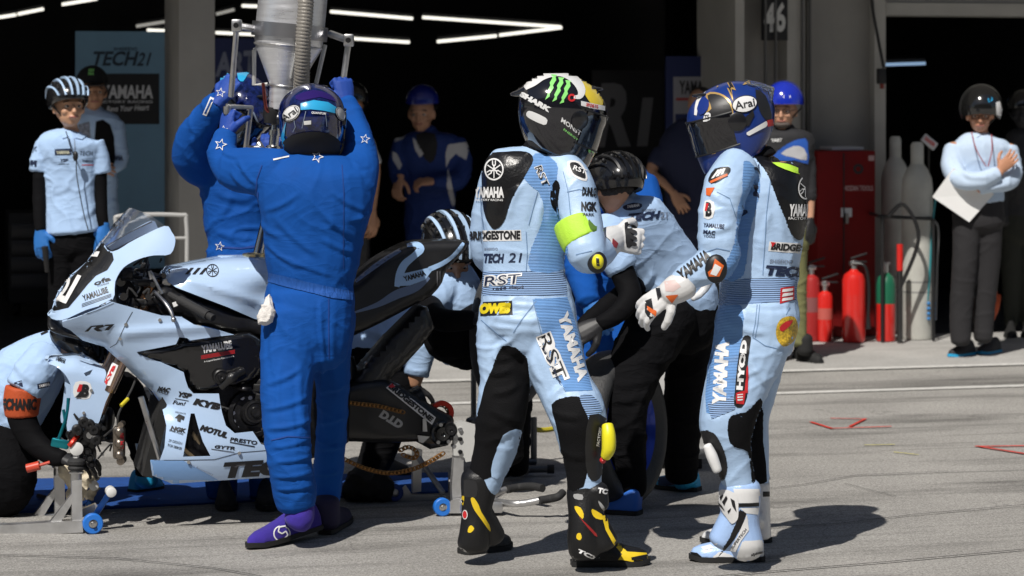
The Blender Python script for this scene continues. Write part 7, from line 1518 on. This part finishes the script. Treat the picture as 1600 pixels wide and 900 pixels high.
# man in cap behind him
D = 16.9; p = Person('man in black cap and pale patterned race suit standing behind the left mechanic', G(150,545))
tor = [(145,172,D,16,1),(146,182,D,34,.7),(148,200,D,42,.62),(149,250,D,36,.65),(150,300,D,34,.7),(150,340,D,36,.72)]; aR = [(180,195,D,14,1),(186,225,D-.02,13,1),(188,255,D-.04,11,1),(165,262,D-.16,9,1)]; aL = [(115,195,D,14,1),(112,235,D-.02,12,1),(125,262,D-.14,10,1),(140,262,D-.18,9,1)]
lg = [[(138,340,D,19,1),(136,440,D,15,1),(135,525,D,11,1)],[(162,340,D,19,1),(165,440,D,15,1),(166,525,D,11,1)]]; hc = W(145,143,D-.03)
p.body([tor,aR,aL,*lg,[(146,178,D,12,1),(145,160,D,13,1)]], SKIN2, .009, 1, extra=hd(hc,(.3,-.95,0),.105)); X = p.cloth('race_suit', [tor,aR,aL,*lg], LEA, .009, 2, .005); face_details(p, hc,(.3,-.95,0),.105)
patch(X, smooth_poly([(150,190),(172,195),(180,235),(176,262),(160,262),(150,240)],2), LEB, off=.004, name='side_panel'); text(X, 'AHA', (176,250),(192,252),(177,241), NVI, bold=.05, off=.004); patch(X, [(122,195),(140,190),(142,225),(124,230)], M('print_grey', (.2,.22,.28), .6, var=.6, vscale=60), off=.003, name='print'); simple_hand(p, W(160,262,D-.18), (-1,-.1,0), (0,-1,.3)); simple_hand(p, W(142,262,D-.2), (1,-.1,0), (0,-1,.3), side=-1)
h, A_, fn_ = half_helmet(p, W(144,130,D-.03), (.3,-.95,0), M('cap_black', (.01,.01,.011), .9), depth=-.05, size=.92); h.name = 'cap'; g = Geo(); c = W(144,133,D-.03)+Vector((.3,-.95,0))*.13; g.ball(c, (.075,.075,.008), 16); g.obj('peak', [M('cap_black')], h)
for k in range(3): patch(h, [(139+k*3,108),(141+k*3,108),(140+k*3,118),(138+k*3,117)], HGn, off=.003, name='emblem', step=0)
for k in (0,1): make_shoe(p, G(135+30*k,548), G(133+32*k,560), SOL, SOL, None, 'shoe', .08, .045, .01)
# man in garage centre
D = 18.4; p = Person('bareheaded looking man in navy and white race suit, hands together in the garage shade', G(665,543)); p.t['label'] = 'man in navy and white race suit with blue helmet, hands together in garage shade'
tor = [(668,204,D,16,1),(668,212,D,40,.7),(670,232,D,50,.62),(672,280,D,42,.66),(672,320,D,40,.7),(672,350,D,42,.72)]; aL = [(630,225,D,17,1),(621,255,D-.03,15,1),(622,280,D-.12,12,1),(626,285,D-.18,10,1)]; aR = [(712,225,D,18,1),(722,255,D-.02,16,1),(715,283,D-.1,15,1),(688,285,D-.2,12,1),(680,283,D-.22,9,1)]
lg = [[(655,350,D,23,1),(652,440,D,18,1),(650,505,D,13,1)],[(690,350,D,23,1),(694,440,D,18,1),(696,505,D,13,1)]]; hc = W(659,176,D-.03); f = (-.2,-.97,-.1)
p.body([tor,aL,aR,*lg,[(664,208,D,13,1),(661,192,D,14,1)]], SKIN, .008, 1, extra=hd(hc,f,.112)); X = p.cloth('race_suit', [tor,aL,aR,*lg], M('suit_navy', (.006,.028,.16), .8, wr=.4), .009, 2, .006, (6,6,9)); face_details(p, hc, f, .112)
for q in ([(700,226),(728,222),(733,232),(728,250),(712,240),(702,250),(697,262),(696,240)],[(616,212),(634,208),(632,216),(617,222)],[(613,236),(620,240),(628,258),(624,266),(614,250)],[(645,215),(652,222),(662,240),(656,246),(648,232)],[(700,262),(706,290),(712,320),(706,322),(698,292)]): patch(X, q, M('suit_white', (.5,.5,.52), .6), name='colour_panel', off=.003, maxspan=.12)
patch(X, smooth_poly([(650,210),(680,210),(682,240),(672,255),(658,238)],2), M('undershirt_black', (.01,.01,.012), .8), off=.003, name='vest', maxspan=.12)
simple_hand(p, W(680,283,D-.22), (-1,-.1,-.05), (0,-.6,1), SKIN, side=-1, curl=.5, size=1.1); simple_hand(p, W(625,278,D-.18), (-.1,-.2,-.4), (-.6,-.8,0), SKIN, curl=.5, size=1.1); half_helmet(p, W(660,160,D-.02), (-.2,-.97,-.1), M('helmet_shade_blue', (.01,.02,.22), .25, coat=.6), depth=-.05, size=1.02)
for k in (0,1): make_shoe(p, G(650+45*k,519), G(648+47*k,530), SOL, SOL, None, 'shoe', .08, .045, .01)
# man with blue helmet behind the right rider
D = 16.2; p = Person('man in shiny blue helmet and glasses half hidden behind the right-hand rider', G(1240,568))
tor = [(1226,200,D,16,1),(1226,208,D,40,.7),(1226,226,D,48,.62),(1226,270,D,42,.66),(1226,320,D,40,.7),(1226,350,D,40,.72)]; aR = [(1254,222,D,15,1),(1262,260,D,13,1),(1264,310,D-.02,12,1),(1265,345,D-.05,9,1)]; aL = [(1196,222,D,15,1),(1190,280,D,13,1),(1190,345,D-.05,9,1)]
lg = [[(1212,350,D,22,1),(1210,450,D,17,1),(1208,540,D,13,1)],[(1240,350,D,22,1),(1244,450,D,17,1),(1248,535,D,12,1)]]; hc = W(1224,172,D-.02); f = (-.25,-.96,-.05)
p.body([tor,aR,aL,*lg,[(1225,205,D,14,1),(1225,188,D,15,1)]], SKIN, .008, 1, extra=hd(hc,f,.102)); X = p.cloth('vest', [tor,aR[:3],aL[:3]], M('vest_black', (.015,.015,.018), .8), .008, 2, .004); X2 = p.cloth('trousers', [[(1226,345,D,40,.7),(1226,380,D,40,.72)],*lg], M('trouser_olive', (.17,.17,.07), .85), .009, 2, .005); face_details(p, hc, f, .102, glasses=True, beard=True)
patch(X, smooth_poly([(1208,244),(1232,224),(1258,216),(1262,232),(1262,256),(1240,250),(1212,258)],2), M('vest_blue', (.02,.10,.45), .6), off=.003, name='side_panel', maxspan=.12); patch(X, smooth_poly([(1220,240),(1240,228),(1256,232),(1260,250),(1240,246)],2), M('vest_white', (.5,.5,.52), .6), off=.005, name='side_panel', maxspan=.12); text(X, 'YART', (1205,222),(1222,221),(1205,217), WHF, off=.004, bold=.04, step=0)
h, A_, fn_ = half_helmet(p, W(1225,160,D-.01), f, M('helmet_bright_blue', (.012,.03,.40), .15, coat=1), depth=-.1, size=1.08); patch(h, [(1224,149),(1235,149),(1235,153),(1224,153)], WHF, name='sticker', step=0); simple_hand(p, W(1265,345,D-.05), (.05,-.1,-1), (.6,-.7,0), GLK, fat=1.3)
simple_hand(p, W(1190,345,D-.05), (.05,-.1,-1), (-.6,-.7,0), GLK, fat=1.3); 
for (a,b_) in ((1205,1198),(1244,1282)): make_shoe(p, G(a,560), G(b_,569), M('boot_dull_black', (.012,.012,.012), .8), SOL, [[((a+b_)/2-6,528,D,13,1),((a+b_)/2-6,548,D,13,1)]], 'boot', .10, .05, .008)
# man with folder at right
D = 16.5; p = Person('older man in pale blue shirt and shiny black helmet, arms crossed at the right edge', G(1520,556))
tor = [(1534,208,D,14,1),(1533,216,D,34,.7),(1533,232,D,47,.62),(1532,265,D,42,.66),(1530,295,D,38,.7),(1530,315,D,38,.72)]; aL = [(1494,232,D,18,1),(1488,258,D-.04,17,1),(1500,280,D-.14,15,1),(1530,282,D-.22,13,1),(1560,270,D-.22,10,1),(1564,266,D-.21,8,1)]; aR = [(1572,234,D,18,1),(1580,262,D-.04,16,1),(1576,282,D-.13,15,1),(1550,288,D-.18,13,1),(1530,294,D-.18,11,1)]
lg = [[(1512,320,D,24,1),(1508,400,D-.02,20,1),(1502,480,D,18,1),(1501,532,D,16,1)],[(1544,320,D,23,1),(1544,400,D+.03,20,1),(1538,480,D+.05,17,1),(1536,528,D+.05,15,1)]]; hc = W(1531,178,D-.03); f = (-.15,-.97,-.12)
p.body([tor,aL,aR,*lg,[(1534,212,D,12,1),(1533,196,D,13,1)]], M('skin_tanned', (.50,.24,.14), .5), .008, 1, extra=hd(hc,f,.100)); X = p.cloth('shirt', [tor,aL[:5],aR], M('shirt_oxford', (.50,.62,.78), .8, bump=.1, bscale=300), .008, 2, .006, (6,6,9), [(1490,240,1520,280,4,.005),(1500,270,1550,275,4,.005),(1530,295,1580,285,4,.005),(1560,240,1575,275,4,.005)], end=.3)
p.cloth('trousers', [[(1530,308,D,38,.7),(1530,345,D,40,.72)],*lg], M('trouser_charcoal', (.016,.015,.017), .85), .009, 2, .005, (5,5,9)); face_details(p, hc, f, .100, glasses=True); simple_hand(p, W(1562,266,D-.22), (.5,-.1,.5), (0,-1,0), M('skin_tanned'))
g = Geo(); g.tube(curve([W(1518,206,D-.1),W(1526,235,D-.19),W(1541,260,D-.20)],4), .0035, 6); g.tube(curve([W(1549,210,D-.1),W(1550,235,D-.18),W(1544,260,D-.20)],4), .0035, 6); g.obj('lanyard', [M('lanyard_red', (.3,.03,.04), .6)], p.t); patch(X, [(1523,205),(1533,211),(1526,216)], M('shirt_oxford'), off=.006, name='shirt_collar')
h, A_, fn_ = half_helmet(p, W(1533,168,D-.01), f, M('helmet_shiny_black', (.01,.01,.01), .12, coat=1), depth=-.55, size=1.2); patch(h, [(1543,154),(1550,152),(1551,157),(1545,160)], CY, name='sticker', step=0); patch(h, smooth_poly([(1556,160),(1562,158),(1566,172),(1562,188),(1557,180)],1), HW, name='sticker', step=3, maxspan=.15)
for (a,b_,y) in ((1520,1484,557),(1560,1530,553)):
    s_ = make_shoe(p, G(a,y-3), G(b_,y+2), M('shoe_dark', (.02,.02,.025), .7), CYS, None, 'shoe', .09, .045, .007)
P4 = [(1490,262),(1457,308),(1514,347),(1553,303)]; g = Geo(); Q = [W(x,y,D-.15+i_*.008) for i_,(x,y) in enumerate(P4)]; n_ = (Q[1]-Q[0]).cross(Q[3]-Q[0]).normalized()*.006; g.add([q-n_ for q in Q]+[q+n_ for q in Q], [(0,1,2,3),(7,6,5,4)]+[(i,(i+1)%4,4+(i+1)%4,4+i) for i in range(4)])
o = g.obj('paper_folder', [M('paper_white', (.80,.80,.79), .5)], None, False); o['label'] = 'large white folder held tilted under the arm of the man at right'; o['category'] = 'folder'
# people barely seen in the dark
D = 17.6; p = Person('person in navy standing before the navy board, bare forearm hanging down', G(1095,533)); NVC = M('dark_navy_cloth', (.008,.012,.04), .85)
tor = [(1080,205,D,30,.7),(1070,235,D,42,.7),(1075,300,D,36,.7),(1075,360,D,36,.7)]; ar = [(1032,240,D,14,1),(1018,268,D-.05,11,1),(1036,285,D-.12,9,1),(1052,302,D-.16,7.5,1)]; lg = [[(1062+24*k,350,D,18,1),(1062+24*k,450,D,15,1),(1062+24*k,520,D,11,1)] for k in (0,1)]
p.body([tor,ar,*lg,[(1085,200,D,13,1),(1090,180,D,13,1)]], SKIN2, .009, 1, extra=hd(W(1094,165,D),(-.6,-.7,-.2),.1)); p.cloth('clothes', [tor,ar[:1]+[(1024,255,D-.02,14,1)],*lg], NVC, .01); simple_hand(p, W(1053,303,D-.16), (.5,-.1,-.8), (0,-1,.1), SKIN2); g = Geo(); g.ball(W(1094,160,D)+Vector((.01,.02,.02)), (.085,.09,.09), 14); g.obj('hair', [HAIR], p.t)
for k in (0,1): make_shoe(p, G(1062+24*k,533), G(1058+24*k,543), SOL, SOL, None, 'shoe', .08, .045, .01)
D = 17.4; p = Person('person in black with a white sleeve behind the front refueller, hand hanging', G(560,535)); tor = [(548,205,D,30,.7),(548,240,D,40,.7),(548,300,D,34,.7),(548,350,D,36,.7)]; ar = [(572,222,D,14,1),(585,258,D-.03,12,1),(585,300,D-.06,9,1),(582,332,D-.1,7.5,1)]
lg = [[(535+26*k,345,D,18,1),(535+26*k,440,D,15,1),(535+26*k,520,D,11,1)] for k in (0,1)]; p.body([tor,ar,*lg,[(548,205,D,13,1),(548,180,D,13,1)]], SKIN2, .009, 1, extra=hd(W(548,166,D),(.3,-.9,0),.1)); p.cloth('clothes', [tor,*lg], BLK, .01); p.cloth('sleeve', [ar[:2]], M('vest_white'), .009, end=.3)
simple_hand(p, W(582,333,D-.1), (0,-.1,-1), (.7,-.7,0), SKIN2, size=1.1); half_helmet(p, W(548,155,D), (.3,-.9,0), BKG)
for k in (0,1): make_shoe(p, G(535+26*k,535), G(533+27*k,546), SOL, SOL, None, 'shoe', .08, .045, .01)
D = 18.3; p = Person('person in dark clothes with dull olive trousers at the far right edge', G(1592,522)); tor = [(1600,215,D,30,.7),(1600,250,D,40,.7),(1598,310,D,34,.7),(1596,350,D,36,.7)]; ar = [(1570,240,D,14,1),(1563,300,D-.03,12,1),(1568,350,D-.06,9,1)]; lg = [[(1582+24*k,345,D,19,1),(1580+26*k,430,D,15,1),(1580+26*k,505,D,11,1)] for k in (0,1)]
p.body([tor,ar,*lg,[(1600,212,D,13,1),(1598,190,D,13,1)]], BLK, .009, 1, extra=hd(W(1598,176,D),(-.3,-.9,0),.1)); p.cloth('jacket', [tor,ar], BLK, .01); p.cloth('trousers', [[(1596,340,D,36,.7),(1596,365,D,36,.7)],*lg], M('trouser_dark_olive', (.018,.020,.014), .85), .01); half_helmet(p, W(1598,166,D), (-.3,-.9,0), BKG)  # skin swapped for black so the figure sinks into the garage dark
for k in (0,1): make_shoe(p, G(1580+26*k,520), G(1578+27*k,530), SOL, SOL, None, 'shoe', .08, .045, .01)
p = W(1549,478,16.9); g = Geo(); hand(g, p+Vector((0,0,-.07)), (.15,-.1,1), (0,-1,0), 1, .25, 1.0, 1.2); o = link('orange_glove', fuse(g,.005,1,'orange_glove'), M('orange_fabric')); o['label'] = 'orange work glove hanging behind the knee of the man with the folder'; o['category'] = 'glove'
